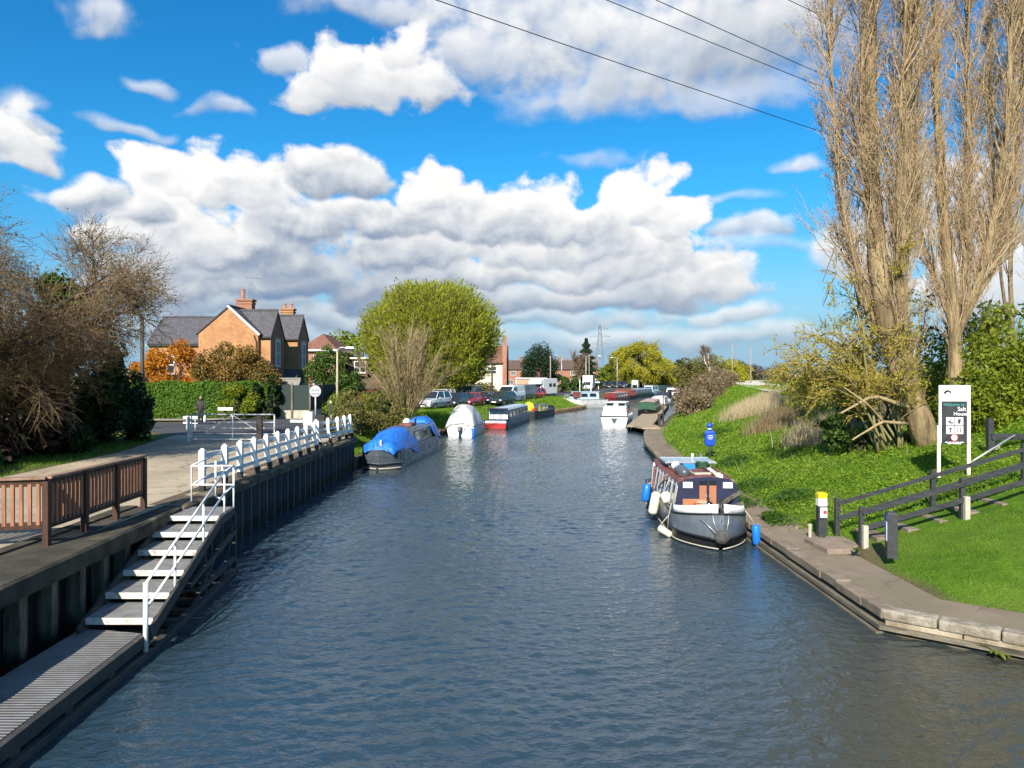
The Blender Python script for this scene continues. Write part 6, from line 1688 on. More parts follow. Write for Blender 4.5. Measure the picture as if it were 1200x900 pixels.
# lower wing to the left
w4, rf4 = gable_block(hs_, -27.6, -23.45, 56.6, 61.6, G0 - .3, 7.05, 9.05, 'x', M_brick, M_slate, .2)
b = MB(); b.box((-25.6, 56.42, 6.92), (4.3, .06, .16)); b.build('green_fascia', mat('green_fascia', (.25, .42, .28), rough=.6), rf4, world=True)
window(hs_, (-26.2, 56.6, 5.4), 1.1, 1.3, 'y', -1, 1, M_spur)
# porch and lean-to on the canal side
b = MB(); b.prism_axis([(58.9, G0 - .3), (61.6, G0 - .3), (61.6, 4.3), (58.9, 4.0)], -19.6, -17.3, 'x'); b.build('porch', M_brick2, hs_, world=True)
b = MB(); b.prism_axis([(58.7, 4.02), (61.7, 4.02), (61.7, 4.9), (60.2, 5.1), (58.7, 4.2)], -19.7, -17.1, 'x'); b.build('porch_roof', M_slate, hs_, world=True)
b = MB(); b.tube([(-21.1, 59.4, 10.6), (-21.1, 59.4, 12.6)], .025, 5)
for k in range(5): b.tube([(-21.1 + .25 * k, 59.1, 12.4 - .02 * k), (-21.1 + .25 * k, 59.8, 12.4 - .02 * k)], .015, 4)
b.tube([(-21.3, 59.4, 12.45), (-19.9, 59.4, 12.35)], .015, 4); tag(b.build('television_aerial', M_galv), 'thin television aerial standing above the big brick chimney', 'aerial')
sh = thing('garden_shed', 'small shed with a dark red gable and grey felt roof behind the dark green fence', 'shed', (-16.9, 56, G0))
gable_block(sh, -18.3, -16.0, 55.0, 57.2, G0, 3.3, 4.15, 'x', mat('red_shed', (.16, .03, .03), (.12, .025, .025), scale=4, rough=.7), mat('felt', (.25, .24, .20), (.20, .19, .17), scale=4, rough=.9), .25)
# dark fence and gate by the hedge
M_dgreen = mat('dark_green_fence', (.016, .030, .026), (.022, .038, .032), scale=3, rough=.7, bump=.006, stretch=(4, 4, .3))
fe = thing('board_fence', 'tall dark green board fence on a grey plinth beside the hedge', 'fence', (-15, 52.8, G0))
fpts = [(-16.6, 52.0), (-15.4, 52.2), (-14.2, 52.4), (-13.9, 54.5), (-13.5, 57.0)]
for i, (a, c) in enumerate(zip(fpts[:-1], fpts[1:])):
    b = MB(); b.bar((a[0], a[1], 3.05), (c[0], c[1], 3.05), .04, 1.75); b.build('board_panel', M_dgreen, fe, world=True)
    b = MB(); b.bar((a[0], a[1], 1.85), (c[0], c[1], 1.85), .06, .62); b.build('plinth', M_spur if i < 3 else M_dgreen, fe, world=True)
for a in fpts:
    b = MB(); b.box((a[0], a[1] - .05, 2.85), (.11, .11, 2.4)); b.build('post', M_pile, fe, world=True)
# second house, hipped red tile roof
def hip_house(label, x0, x1, y0, y1, ze, zr, wm, rm, wins, zb=1.3, name='brick_house', chim=None):
    t = thing(name, label, 'house', ((x0 + x1) / 2, (y0 + y1) / 2, zb))
    b = MB(); b.box(((x0 + x1) / 2, (y0 + y1) / 2, (zb + ze) / 2), (x1 - x0, y1 - y0, ze - zb)); b.build('wall', wm, t, world=True)
    o_ = .35; ins = min(x1 - x0, y1 - y0) / 2
    if x1 - x0 >= y1 - y0: r = [(x0 + ins, (y0 + y1) / 2), (x1 - ins, (y0 + y1) / 2)]
    else: r = [((x0 + x1) / 2, y0 + ins), ((x0 + x1) / 2, y1 - ins)]
    base = [(x0 - o_, y0 - o_), (x1 + o_, y0 - o_), (x1 + o_, y1 + o_), (x0 - o_, y1 + o_)]
    vs = [(x, y, ze) for x, y in base] + [(x, y, ze + .12) for x, y in base] + [(r[0][0], r[0][1], zr), (r[1][0], r[1][1], zr)]
    if x1 - x0 >= y1 - y0: fs = [(4, 5, 9, 8), (5, 6, 9), (6, 7, 8, 9), (7, 4, 8)]
    else: fs = [(4, 5, 8), (5, 6, 9, 8), (6, 7, 9), (7, 4, 8, 9)]
    b = MB(); b.add(vs, fs + [(0, 3, 2, 1), (0, 1, 5, 4), (1, 2, 6, 5), (2, 3, 7, 6), (3, 0, 4, 7)]); rf = b.build('roof', rm, t, world=True)
    b = MB()
    b.bar((x0 - o_ - .05, y0 - o_ - .05, ze + .04), (x1 + o_ + .05, y0 - o_ - .05, ze + .04), .08, .20); b.bar((x1 + o_ + .05, y0 - o_ - .05, ze + .04), (x1 + o_ + .05, y1 + o_, ze + .04), .08, .20); b.build('fascia', M_barge, rf, world=True)
    for (ax, c, w_, h_) in wins: window(t, c, w_, h_, ax, -1 if ax == 'y' else 1, 1)
    if chim: chimney(rf, *chim, [(-.2, .4), (.2, .4)], wm)
    return t
hip_house('brick house with a red tiled hipped roof, half hidden behind the gabled brick house', -23.6, -20.6 + .6, 84, 92, 7.4, 9.4, M_brick2, M_rtile, [('y', (-21.6, 84, 6.3), 1.5, 1.1), ('y', (-21.6, 84, 3.6), 1.5, 1.2)])
# bungalow with dormer
bg_ = thing('dormer_bungalow', 'low bungalow with a brown tiled roof and a white framed dormer window', 'bungalow', (-18.5, 92, 1.4))
w_, r_ = gable_block(bg_, -21.0, -15.9, 88, 97, 1.2, 3.3, 6.6, 'x', M_brick2, M_btile, .4)
b = MB(); b.box((-18.35, 89.7, 5.55), (2.4, 2.4, 2.0)); b.build('dormer', M_btile, r_, world=True)
b = MB(); b.box((-18.35, 89.6, 6.65), (2.8, 2.9, .18)); b.build('dormer_roof', M_barge, r_, world=True)
window(bg_, (-18.05, 88.5, 5.6), 1.3, 1.3, 'y', -1, 1)
window(bg_, (-17.6, 88, 2.5), 1.6, 1.1, 'y', -1, 1)
# cream rendered house with a brick gable end
ch_ = thing('rendered_house', 'cream rendered house with a brick end wall, right of the big round willow', 'house', (-4, 122, 1.4))
gable_block(ch_, -9.4, -1.55, 119, 126.5, 1.2, 6.7, 9.2, 'x', M_render, M_rtile, .3)
b = MB(); b.prism_axis([(118.9, 1.2), (126.6, 1.2), (126.6, 6.8), (122.75, 9.8), (118.9, 6.8)], -1.54, -.85, 'x'); b.build('end_wall', M_brick2, ch_, world=True)
b = MB(); b.box((-1.15, 122.7, 10.0), (.6, 1.2, 2.2)); b.build('chimney', M_brick2, ch_, world=True)
window(ch_, (-3.2, 119, 5.4), 1.4, 1.1, 'y', -1, 1); window(ch_, (-7.0, 119, 5.4), 1.4, 1.1, 'y', -1, 1); window(ch_, (-5.0, 119, 2.7), 1.8, 1.2, 'y', -1, 2)
gw = thing('garden_wall', 'low white garden wall in front of the cream rendered house', 'wall', (-2.5, 112, 1.4))
b = MB(); b.bar((-8, 112.2, 1.9), (-.6, 112.4, 1.9), .2, 1.0); b.build('body', M_render, gw, world=True); b = MB(); b.bar((-8, 112.2, 2.43), (-.6, 112.4, 2.43), .28, .07); b.build('coping', M_spur, gw, world=True)
og_ = thing('garage', 'small brick garage with an orange brown door beside the motorhome', 'garage', (2.2, 118, 1.4))
b = MB(); b.box((3.0, 119, 2.7), (4.6, 6, 2.8)); b.build('wall', brick('tan_brick', (.50, .33, .22), (.44, .28, .19), (.52, .38, .26)), og_, world=True)
b = MB(); b.box((3.0, 119, 4.15), (4.9, 6.3, .16)); b.build('roof', M_barge, og_, world=True)
b = MB(); b.box((3.2, 115.96, 2.35), (2.3, .06, 2.0)); b.build('door', M_orange, og_, world=True)
# brick terrace in the distance
def terrace(label, x0, x1, Y, n_):
    t = thing('brick_terrace', label, 'houses', ((x0 + x1) / 2, Y, 1.4))
    w_, rf = gable_block(t, x0, x1, Y, Y + 8, 1.2, 6.5, 9.0, 'x', M_brick2, M_btile, .3)
    for k in range(n_):
        xc = x0 + (x1 - x0) * (k + .5) / n_
        window(t, (xc, Y, 5.3), 1.5, 1.1, 'y', -1, 1); window(t, (xc - .8, Y, 2.6), 1.5, 1.2, 'y', -1, 1)
        b = MB(); b.box((xc + 1.2, Y - .03, 2.4), (.95, .08, 2.1)); b.build('front_door', M_wframe, t, world=True)
        if k % 2 == 0:
            chimney(rf, xc + (x1 - x0) / n_ / 2 * .8, Y + 4, 8.6, 10.3, .9, .6, [(-.2, .4), (.2, .4)], M_brick2)
terrace('long brick terrace with brown roofs behind the dark round tree and motorhome', -2.6, 21.5, 226, 4)
terrace('second brick terrace showing past the dark round tree', 14.5, 29.0, 250, 3)
b = MB(); b.box((18.5, 176, 3.0), (4.2, 2.6, .25)); 
for xx in (16.6, 20.4): b.box((xx, 176, 2.1), (.15, .15, 1.7))
tag(b.build('flat_canopy', M_barge), 'flat pale canopy on two legs before the terrace', 'canopy')
bs = thing('noticeboard', 'pale framed noticeboard on the bank near the far row of cars', 'noticeboard', (30, 192, 1.4))
b = MB(); b.box((cx(744, 192), 192, 2.8), (1.6, .1, 1.2)); b.build('board', M_pblue, bs, world=True)
for dx in (-.75, .75): b = MB(); b.box((cx(744, 192) + dx, 192, 2.0), (.12, .12, 2.2)); b.build('post', M_white, bs, world=True)

# pylon and its far neighbour
def pylon(label, x, Y, hgt):
    t = thing('electricity_pylon', label, 'pylon', (x, Y, 1))
    b = MB(); bw = hgt * .09
    for sx__, sy_ in ((-1, -1), (1, -1), (1, 1), (-1, 1)):
        b.bar((sx__ * bw, sy_ * bw, 0), (sx__ * bw * .16, sy_ * bw * .16, hgt), .22, .22)
    for k in range(9):
        za, zb = hgt * k / 9, hgt * (k + 1) / 9; wa, wb_ = bw * (1 - .84 * k / 9), bw * (1 - .84 * (k + 1) / 9)
        for s in (-1, 1):
            b.bar((-wa, s * wa, za), (wb_, s * wb_, zb), .10, .10); b.bar((wa, s * wa, za), (-wb_, s * wb_, zb), .10, .10); b.bar((s * wa, -wa, za), (s * wb_, wb_, zb), .10, .10)
    b.build('lattice', M_galv2, t)
    for z in (.66, .79, .92):
        b = MB(); a = hgt * (.15 if z != .79 else .19); b.bar((-a, 0, hgt * z), (a, 0, hgt * z), .2, .2); b.bar((-a, 0, hgt * z), (0, 0, hgt * (z + .05)), .14, .14); b.bar((a, 0, hgt * z), (0, 0, hgt * (z + .05)), .14, .14); b.build('crossarm', M_galv2, t)
M_galv2 = mat('pylon_steel', (.16, .17, .19), (.13, .14, .16), scale=2, rough=.6)
pylon('lattice electricity pylon rising beside the dark conifer', cx(703, 430), 430, 33)
# overhead wires
M_wire = mat('wire', (.02, .02, .022), rough=.6)
for (xa, ya, xb, yb, z, sag, lab) in ((-1.8, 20.0, 11.9, 30.0, 14.6, .25, 'lowest overhead cable, crossing the sky to the poplar'), (3.0, 22.6, 11.8, 29.0, 15.95, .2, 'second lowest overhead cable, just under its twin'), (4.35, 23.0, 12.0, 28.8, 16.25, .2, 'third lowest overhead cable, close above its twin'), (10.3, 27.6, 12.3, 29.0, 18.5, .15, 'topmost overhead cable, seen only at the poplar tips')):
    d = Vector((xb - xa, yb - ya)); b = MB()
    pts = []
    for k in range(25):
        t_ = -2.2 + 7.0 * k / 24 if d.length > 8 else -14 + 34 * k / 24
        pts.append((xa + d.x * t_, ya + d.y * t_, z + sag * (((t_ - .5) * d.length / 17) ** 2 - .25) * .35))
    b.tube(pts, .014, 5); tag(b.build('overhead_cable', M_wire, smooth=True), lab, 'cable', 'overhead cables')
# ================================================================== plants
B_pale = bark_mat('pale_twig', (.36, .27, .145), (.25, .19, .10))
B_bush = bark_mat('brown_bush_twig', (.27, .185, .105), (.17, .115, .07))
B_olive = bark_mat('olive_twig', (.25, .22, .10), (.18, .155, .075))
B_pop = bark_mat('poplar_bark', (.38, .28, .15), (.16, .115, .065), (.27, .26, .09), 2.4)
_n = NT(B_pop.node_tree); _p = B_pop.node_tree.nodes['Principled BSDF']
_v = _n.vec('MULTIPLY', _n.n('ShaderNodeTexCoord').outputs['Object'], (1, 1, .16))
_b = _n.n('ShaderNodeBump'); _b.inputs['Distance'].default_value = .12; _n.put(_b.inputs['Height'], _n.noise(_v, 9, 5, .65, .6)); _n.put(_p.inputs['Normal'], _b.outputs[0])
B_poptwig = bark_mat('poplar_twig', (.45, .33, .195), (.35, .25, .15))
B_dark = bark_mat('dark_bark', (.07, .055, .042), (.045, .036, .028))
B_brown = bark_mat('brown_twig', (.20, .145, .10), (.15, .11, .075))
B_birch = bark_mat('birch_bark', (.72, .66, .56), (.50, .45, .37), (.14, .12, .10), 2.0)
B_yel = bark_mat('yellow_twig', (.34, .27, .07), (.25, .20, .06))
L_pop = leaf_mat('poplar_buds', [(.38, .22, .12), (.48, .32, .17), (.50, .40, .18)], .35)
L_yel = leaf_mat('yellow_catkins', [(.24, .19, .03), (.44, .35, .035), (.50, .43, .05)], .35, .5)
L_will = leaf_mat('willow_leaves', [(.20, .22, .016), (.32, .345, .024), (.43, .45, .034)], .5, .35)
L_goldw = leaf_mat('golden_willow', [(.25, .24, .02), (.40, .37, .025), (.48, .44, .03)], .45, .3)
L_hedge = leaf_mat('hedge_leaves', [(.045, .10, .010), (.085, .17, .015), (.12, .21, .022)], .3, 1.0)
L_dark = leaf_mat('dark_leaves', [(.014, .030, .008), (.026, .050, .012), (.04, .075, .016)], .25, .8)
L_mid = leaf_mat('mid_leaves', [(.035, .075, .012), (.07, .125, .02), (.11, .17, .03)], .35, .7)
L_lime = leaf_mat('lime_leaves', [(.10, .14, .012), (.19, .235, .018), (.27, .30, .025)], .4, .8)
L_purple = leaf_mat('purple_leaves', [(.030, .014, .012), (.055, .026, .020), (.075, .045, .025)], .25, .9)
L_orange = leaf_mat('orange_leaves', [(.33, .10, .008), (.50, .19, .012), (.55, .27, .02)], .35, .8)
L_bronze = leaf_mat('bronze_leaves', [(.10, .095, .02), (.20, .135, .03), (.30, .15, .035)], .3, .55)
L_olive = leaf_mat('olive_leaves', [(.10, .10, .025), (.17, .16, .04), (.24, .21, .06)], .35, .7)
L_scrub = leaf_mat('dry_leaves', [(.15, .105, .055), (.25, .18, .10), (.32, .25, .15)], .3, .6)
L_conif = leaf_mat('conifer_needles', [(.010, .026, .012), (.020, .042, .018), (.035, .06, .022)], .15, .5)
L_wood = leaf_mat('far_wood', [(.065, .055, .045), (.10, .085, .065), (.12, .11, .07)], .2, .12)

def leaves(name, P, size, m, parent, aspect=.5, up=.4, outward=None):
    v, f = leaf_geo(P, size, aspect, up, outward=outward)
    return np_mesh(name, v, f, m, parent)
def cane(stems, k=12):
    """resample hand-drawn stems [(x,y,z)...] to k points: N x k x 3"""
    out = []
    for s in stems:
        s = np.array(s, float); d = np.r_[0, np.cumsum(np.linalg.norm(np.diff(s, axis=0), axis=1))]; t = np.linspace(0, d[-1], k)
        p = np.stack([np.interp(t, d, s[:, i]) for i in range(3)], 1)
        p[1:-1] += rng.normal(0, .012 * d[-1] / k, (k - 2, 3))
        out.append(p)
    return np.array(out)

def bare_tree(name, label, stems, radii, levels, bark, twig, buds=None, group=None, cat='tree', base=None, shoots=None):
    """stems: hand-placed limbs; levels: (count, length, spread, up, start, r0, r1, bend, k) each growing from the one before"""
    t = thing(name, label, cat, base or stems[0][0], 0, group)
    b = MB()
    for s, r in zip(stems, radii):
        p = cane([s], 14)[0]; n_ = len(p)
        rr = [r[0] * (1 - i / (n_ - 1)) ** .8 + r[1] * (i / (n_ - 1)) for i in range(n_)]
        if s[0][2] < base_z(s[0]) + .4: rr[0] *= 1.25
        b.tube([tuple(q) for q in p], rr, 10)
    b.build('trunk', bark, t, smooth=True, world=True)
    prev = cane(stems, 14); geo = []; allP = [prev]
    for li, (cnt, ln, spread, up, lo, r0, r1, bend, k) in enumerate(levels):
        p, tan, fr, i = on_lines(prev, cnt, lo, .98)
        d = side_dirs(tan, spread, up)
        L = ln * rng.uniform(.55, 1.25, cnt) * (1 - .45 * fr)
        Pn = grow(p, d, L, k, bend, up * .25)
        geo.append(twig_geo(Pn, r0, r1, 4 if li == 0 else 3)); prev = Pn; allP.append(Pn)
    if shoots:
        p, tan, fr, i = on_lines(allP[0], shoots[0], shoots[3], shoots[4])
        p = p + rand_dirs(len(p)) * np.array([1, 1, .2]) * shoots[2]
        geo.append(twig_geo(grow(p, side_dirs(tan, .35, .4), shoots[1] * rng.uniform(.5, 1.3, len(p)), 4, .10, .1), .008, .004, 3))
    v, f = join_geo(geo)
    np_mesh('branches', v, f, twig, t)
    if buds:
        cnt, size, m, asp = buds
        p, tan, fr, i = on_lines(allP[-1], cnt, .1, 1.0)
        leaves('crown', p + rng.normal(0, size * .8, p.shape), size, m, t, asp, .3)
    return t
def base_z(q): return float(height(q[0], q[1]))

def bush(name, label, blobs, n, size, m, cat='shrub', group=None, lump=34, lsize=.30, stemsn=14, bark=None, aspect=.55, twigs=0, shell=.5, ground=None, trunk=False, up=.35):
    """leafy bush or round tree: trunk or stems, and a crown of leaves in clumps with gaps"""
    cx_, cy_ = blobs[0][0], blobs[0][1]
    gz = ground if ground is not None else base_z((cx_, cy_))
    t = thing(name, label, cat, (cx_, cy_, gz), 0, group)
    L_ = lumpy(blobs, lump, lsize)
    P, d = blob_points(n, L_, shell)
    keep = P[:, 2] > gz + .02
    leaves('crown', P[keep], size, m, t, aspect, up, outward=d[keep] * .7)
    top = np.array([[q[0], q[1], q[2] + q[5] * .3] for q in L_])
    sel = top[rng.integers(0, len(top), stemsn)]
    k = 6; s = np.linspace(0, 1, k)[None, :, None]
    r_ = .04 * max(b_[3] for b_ in blobs)
    b0 = np.array([cx_, cy_, gz - .1]) + np.c_[rng.normal(0, r_ if trunk else r_ * 4, (stemsn, 2)), np.zeros(stemsn)]
    S_ = b0[:, None] * (1 - s) + sel[:, None] * s
    S_[:, 1:-1, 2] += np.sin(np.linspace(0, np.pi, k)[1:-1])[None] * .12 * (sel[:, 2] - gz)[:, None]
    S_[:, 1:-1] += rng.normal(0, .03 * max(b_[3] for b_ in blobs), S_[:, 1:-1].shape)
    v, f = twig_geo(S_, .035 * max(b_[3] for b_ in blobs) * (1.6 if trunk else .8), .012, 5)
    if twigs:
        p, tan, fr, i = on_lines(S_, twigs, .3, 1.0)
        G_ = grow(p, side_dirs(tan, .9, .3), rng.uniform(.3, .8, twigs) * max(b_[3] for b_ in blobs) * .55, 4, .18)
        v, f = join_geo([(v, f), twig_geo(G_, .012, .004, 3)])
    np_mesh('stems' if not trunk else 'trunk', v, f, bark or B_dark, t)
    return t

# ---------------------------------------------------------------- left bank
# the wide twiggy tree over the verge
stm = [[(-18.6, 24.5, 1.4), (-18.3, 24.8, 3.6), (-16.6, 25.4, 6.2), (-14.4, 26.6, 8.2)],
       [(-18.6, 24.5, 1.4), (-18.9, 24.6, 4.0), (-18.8, 25.0, 7.0), (-18.0, 25.5, 9.6)],
       [(-18.6, 24.5, 1.4), (-19.2, 24.2, 3.8), (-20.6, 23.8, 6.6), (-22.0, 23.6, 8.8)],
       [(-18.6, 24.5, 1.4), (-18.4, 24.0, 3.2), (-17.2, 22.6, 5.6), (-15.8, 21.4, 7.4)],
       [(-18.6, 24.5, 1.4), (-18.5, 25.2, 3.8), (-17.6, 27.6, 6.6), (-15.6, 29.6, 8.0)],
       [(-18.6, 24.5, 1.4), (-19.0, 23.6, 3.6), (-19.6, 21.8, 6.0), (-19.2, 20.4, 8.0)],
       [(-18.6, 24.5, 1.4), (-18.0, 25.6, 3.8), (-16.2, 28.0, 6.4), (-14.6, 29.6, 7.4)],
       [(-18.6, 24.5, 1.4), (-18.2, 24.4, 3.4), (-16.2, 24.2, 5.4), (-14.2, 24.6, 6.2)]]
bare_tree('bare_tree', 'wide twiggy bare tree arching over the verge beside the brown fence', stm, [(.15, .03), (.15, .03), (.14, .03), (.12, .03), (.13, .03), (.11, .03), (.10, .03), (.10, .03)],
          [(260, 2.9, .9, .03, .25, .030, .012, .14, 6), (3000, 1.8, .9, -.05, .15, .013, .006, .20, 6), (17000, 1.05, .8, .0, .1, .0075, .0045, .20, 4)], B_dark, B_bush, (15000, .045, L_olive, .5))
# shade and mass under it: several different shrubs
bush('ivy_clump', 'dark ivy clump high in the twiggy bare tree', [(-16.7, 27.6, 7.4, .9, .8, .8), (-19.2, 25.2, 8.2, .8, .8, .6)], 1800, .10, L_mid, 'ivy', lump=10, lsize=.5, ground=3.0, stemsn=6, aspect=.8)
bush('purple_shrub', 'dense dark purple shrub under the twiggy bare tree', [(-18.6, 23.4, 3.5, 2.3, 2.6, 2.3), (-18.2, 27.0, 3.6, 2.0, 2.4, 2.2), (-19.8, 20.5, 3.4, 2.0, 2.2, 2.0)], 20000, .11, L_purple, lump=30, aspect=.7, twigs=900, bark=B_brown)
bush('dark_evergreen', 'tall dark evergreen shrub between the twiggy bare tree and the dark pole', [(-18.3, 31.5, 3.7, 1.9, 2.0, 2.6), (-17.7, 33.6, 3.1, 1.5, 1.6, 1.9)], 14000, .10, L_dark, lump=30, aspect=.7)
bush('dark_evergreen', 'broad dark evergreen at the frame edge behind the purple shrub', [(-22.5, 26, 4.2, 3.0, 3.2, 3.2)], 12000, .13, L_dark, lump=36, aspect=.7)
for i, (x, y, r, h_, m_, lab) in enumerate(((-16.4, 21.0, 1.0, .85, L_mid, 'low leafy green shrub on the verge by the brown fence end'), (-17.1, 23.4, .9, .7, L_dark, 'low dark green shrub in front of the purple shrub'), (-16.9, 28.6, .9, .7, L_dark, 'small dark shrub where the verge narrows'), (-15.9, 18.6, 1.0, .9, L_mid, 'bright leafed shrub nearest the brown fence'))):
    bush('verge_shrub', lab, [(x, y, 1.6 + h_ * .8, r, r, h_)], 3600, .07, m_, group='shrubs on the verge', lump=16, lsize=.4, aspect=.7)
# hedge, clipped
hg = thing('clipped_hedge', 'long clipped bright green hedge behind the road', 'hedge', (-21.3, 52.3, 1.68))
N = 30000
face = rng.uniform(0, 1, N); hx = rng.uniform(-27.5, -16.9, N); u = rng.uniform(0, 1, N)
topw = face > .72
P = np.where(topw[:, None], np.c_[hx, 51.6 + 1.5 * u, 4.05 + 0 * u], np.c_[hx, 51.6 + 0 * u, 1.68 + 2.37 * u])
P[:, 2] += .08 * np.sin(hx * 2.3) * (P[:, 2] > 3.6) + rng.normal(0, .05, N); P[:, 1] += rng.normal(0, .07, N) + .06 * np.sin(hx * 3.1 + P[:, 2] * 2)
leaves('foliage', P, .075, L_hedge, hg, .65, .1, outward=np.where(topw[:, None], [0, 0, 1.], [0, -1., .2]))
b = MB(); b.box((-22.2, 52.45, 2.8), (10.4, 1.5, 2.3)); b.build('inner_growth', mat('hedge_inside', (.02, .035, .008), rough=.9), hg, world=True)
bush('rough_shrub', 'untrimmed yellowish green shrub at the right end of the clipped hedge', [(-18.9, 51.0, 2.7, 1.5, .8, 1.3)], 6000, .08, L_lime, lump=20, aspect=.6)
bush('dark_shrub', 'dark green shrub between the hedge end and the board fence', [(-16.9, 51.3, 2.9, .9, .9, 1.6)], 6000, .08, L_dark, lump=16, aspect=.6)
bush('orange_bush', 'bright orange leaved bush behind the clipped hedge', [(-24.7, 54.0, 5.0, 1.9, 1.3, 1.9), (-26.4, 54.2, 4.6, 1.3, 1.0, 1.4)], 9500, .085, L_orange, lump=30, aspect=.6, twigs=300, bark=B_brown)
bush('bronze_bush', 'large rounded bronze and green bush in front of the brick house', [(-20.2, 53.6, 4.7, 2.7, 1.4, 2.2), (-18.0, 53.8, 4.2, 1.4, 1.0, 1.7)], 15000, .085, L_bronze, lump=36, aspect=.6, twigs=300, bark=B_brown)
bush('garden_tree', 'fresh green garden tree beside the cream street lamp', [(-15.0, 60.5, 5.0, 1.6, 1.5, 1.9), (-13.4, 60, 3.9, 1.5, 1.3, 1.3)], 8000, .10, L_mid, 'tree', lump=26, aspect=.6, trunk=True)
bush('garden_shrub', 'green shrubs below the cream street lamp', [(-12.2, 56.5, 2.6, 1.5, 1.0, 1.2), (-10.4, 58.5, 2.4, 1.3, 1.0, 1.0)], 6000, .09, L_mid, lump=18)
bush('lime_tree', 'pale green tree behind the dormer bungalow', [(-22, 112, 7.5, 5.5, 4, 4.5), (-15, 110, 6.8, 4.5, 4, 4.0)], 9000, .26, L_lime, 'tree', lump=30, trunk=True, bark=B_olive)
# bank shrubs above the blue-sheeted boat
for i, (x, y, r, h_, m_, lab) in enumerate(((-9.6, 40.5, 1.1, .8, L_olive, 'olive shrub just past the end of the white fence'), (-9.2, 44.0, 1.6, 1.4, L_olive, 'broad olive shrub on the bank above the blue tarpaulin'), (-8.2, 48.2, 1.5, 1.5, L_olive, 'olive shrub on the bank at the foot of the bare willow'), (-10.3, 47.5, 1.6, 1.2, L_lime, 'yellowish shrub behind the bank shrubs'), (-6.7, 52.5, 1.0, .9, L_mid, 'dark leafed shrub on the bank before the grey-sheeted cruiser'))):
    bush('bank_shrub', lab, [(x, y, base_z((x, y)) + h_ * .75, r, r * .9, h_)], 4600, .075, m_, group='shrubs on the bank above the blue-sheeted boat', lump=20, lsize=.36, twigs=500, bark=B_pale)
# bare willow bush
sb = []
for k in range(46):
    a = rng.uniform(0, 2 * np.pi); r = rng.uniform(.3, 4.0) * (1 if k % 3 else .5)
    h_ = rng.uniform(4.6, 7.2) * (1 - .055 * r * r * .6)
    x0, y0 = -7.9 + .35 * math.cos(a), 55.6 + .35 * math.sin(a)
    sb.append([(x0, y0, 1.3), (x0 + r * .35 * math.cos(a), y0 + r * .35 * math.sin(a), 1.4 + h_ * .45), (x0 + r * math.cos(a), y0 + r * math.sin(a), 1.4 + h_)])
bare_tree('bare_willow', 'bare pale stemmed willow bush fanning up in front of the big round tree', sb, [(.06, .015)] * len(sb), [(800, 1.7, .42, .06, .15, .016, .008, .10, 5), (4200, .9, .45, .04, .15, .009, .005, .12, 4)], B_pale, B_pale, (3500, .05, L_olive, .45))

# big round willow: thousands of fine shoots in leaf
def strand_tree(name, label, c, r, trunk_h, gz, nshoot, nleaf, lsize, m, tw, group=None, droop=0.0, floor=None, slen=(1.0, 2.2)):
    t = thing(name, label, 'tree', (c[0], c[1], gz), 0, group)
    b = MB(); tops = []
    for k in range(9):
        a = 2 * math.pi * k / 9 + random.uniform(-.2, .2); f = random.uniform(.35, .62)
        p2 = (c[0] + r[0] * f * math.cos(a), c[1] + r[1] * f * math.sin(a), c[2] + r[2] * random.uniform(-.1, .35))
        b.tube([(c[0], c[1], gz - .2), (c[0] + .1 * math.cos(a), c[1] + .1 * math.sin(a), gz + trunk_h), ((c[0] + p2[0]) / 2, (c[1] + p2[1]) / 2, (gz + trunk_h + p2[2]) / 2 + .5), p2], [.045 * r[0], .036 * r[0], .022 * r[0], .007 * r[0]], 7); tops.append(p2)
    b.build('trunk', B_dark, t, smooth=True, world=True)
    blobs = lumpy([(c[0], c[1], c[2], *r)], 110, .17) if droop else None
    if droop: P, d = blob_points(nshoot, blobs, .15)
    else:
        d = rand_dirs(nshoot, .25); rr = np.clip(1 - .42 * rng.uniform(0, 1, nshoot) ** 1.5, 0, 1) * (1 + .05 * np.sin(d[:, 0] * 7 + d[:, 2] * 5) + .05 * np.sin(d[:, 1] * 9 + 2 * d[:, 0]) + .045 * np.sin(d[:, 0] * 17 + d[:, 1] * 13) * np.sin(d[:, 2] * 15) + .03 * rng.normal(size=nshoot))
        P = np.array(c) + d * np.array(r) * rr[:, None] * .94
    if floor is not None:
        keep = P[:, 2] > floor(P); P = P[keep]; d = d[keep]
    rel = (P - np.array(c)) / np.array(r)
    dirs = rel + np.array([0, 0, .9 if not droop else -droop]) + rng.normal(0, .18, P.shape)
    Ln = rng.uniform(slen[0], slen[1], len(P))
    G_ = grow(P - dirs / np.linalg.norm(dirs, axis=1, keepdims=True) * Ln[:, None] * .7, dirs, Ln, 4, .07, -.06 if droop else .03)
    v, f = twig_geo(G_, .012 * r[0] / 8 + .006, .006, 3)
    np_mesh('branches', v, f, tw, t)
    p, tan, fr, i = on_lines(G_, nleaf, .1, 1.0)
    n_ = len(p); s = lsize * rng.uniform(.6, 1.4, n_)
    side = np.cross(tan, rand_dirs(n_)); side /= np.linalg.norm(side, axis=1, keepdims=True) + 1e-9
    p = p + rng.normal(0, lsize * .7, p.shape)
    tl = tan + rng.normal(0, .35, p.shape)
    V = np.empty((n_, 4, 3)); V[:, 0] = p - tl * s[:, None]; V[:, 1] = p + side * s[:, None] * .38; V[:, 2] = p + tl * s[:, None]; V[:, 3] = p - side * s[:, None] * .38
    np_mesh('crown', V.reshape(-1, 3), np.arange(n_ * 4).reshape(n_, 4), m, t)
    return t
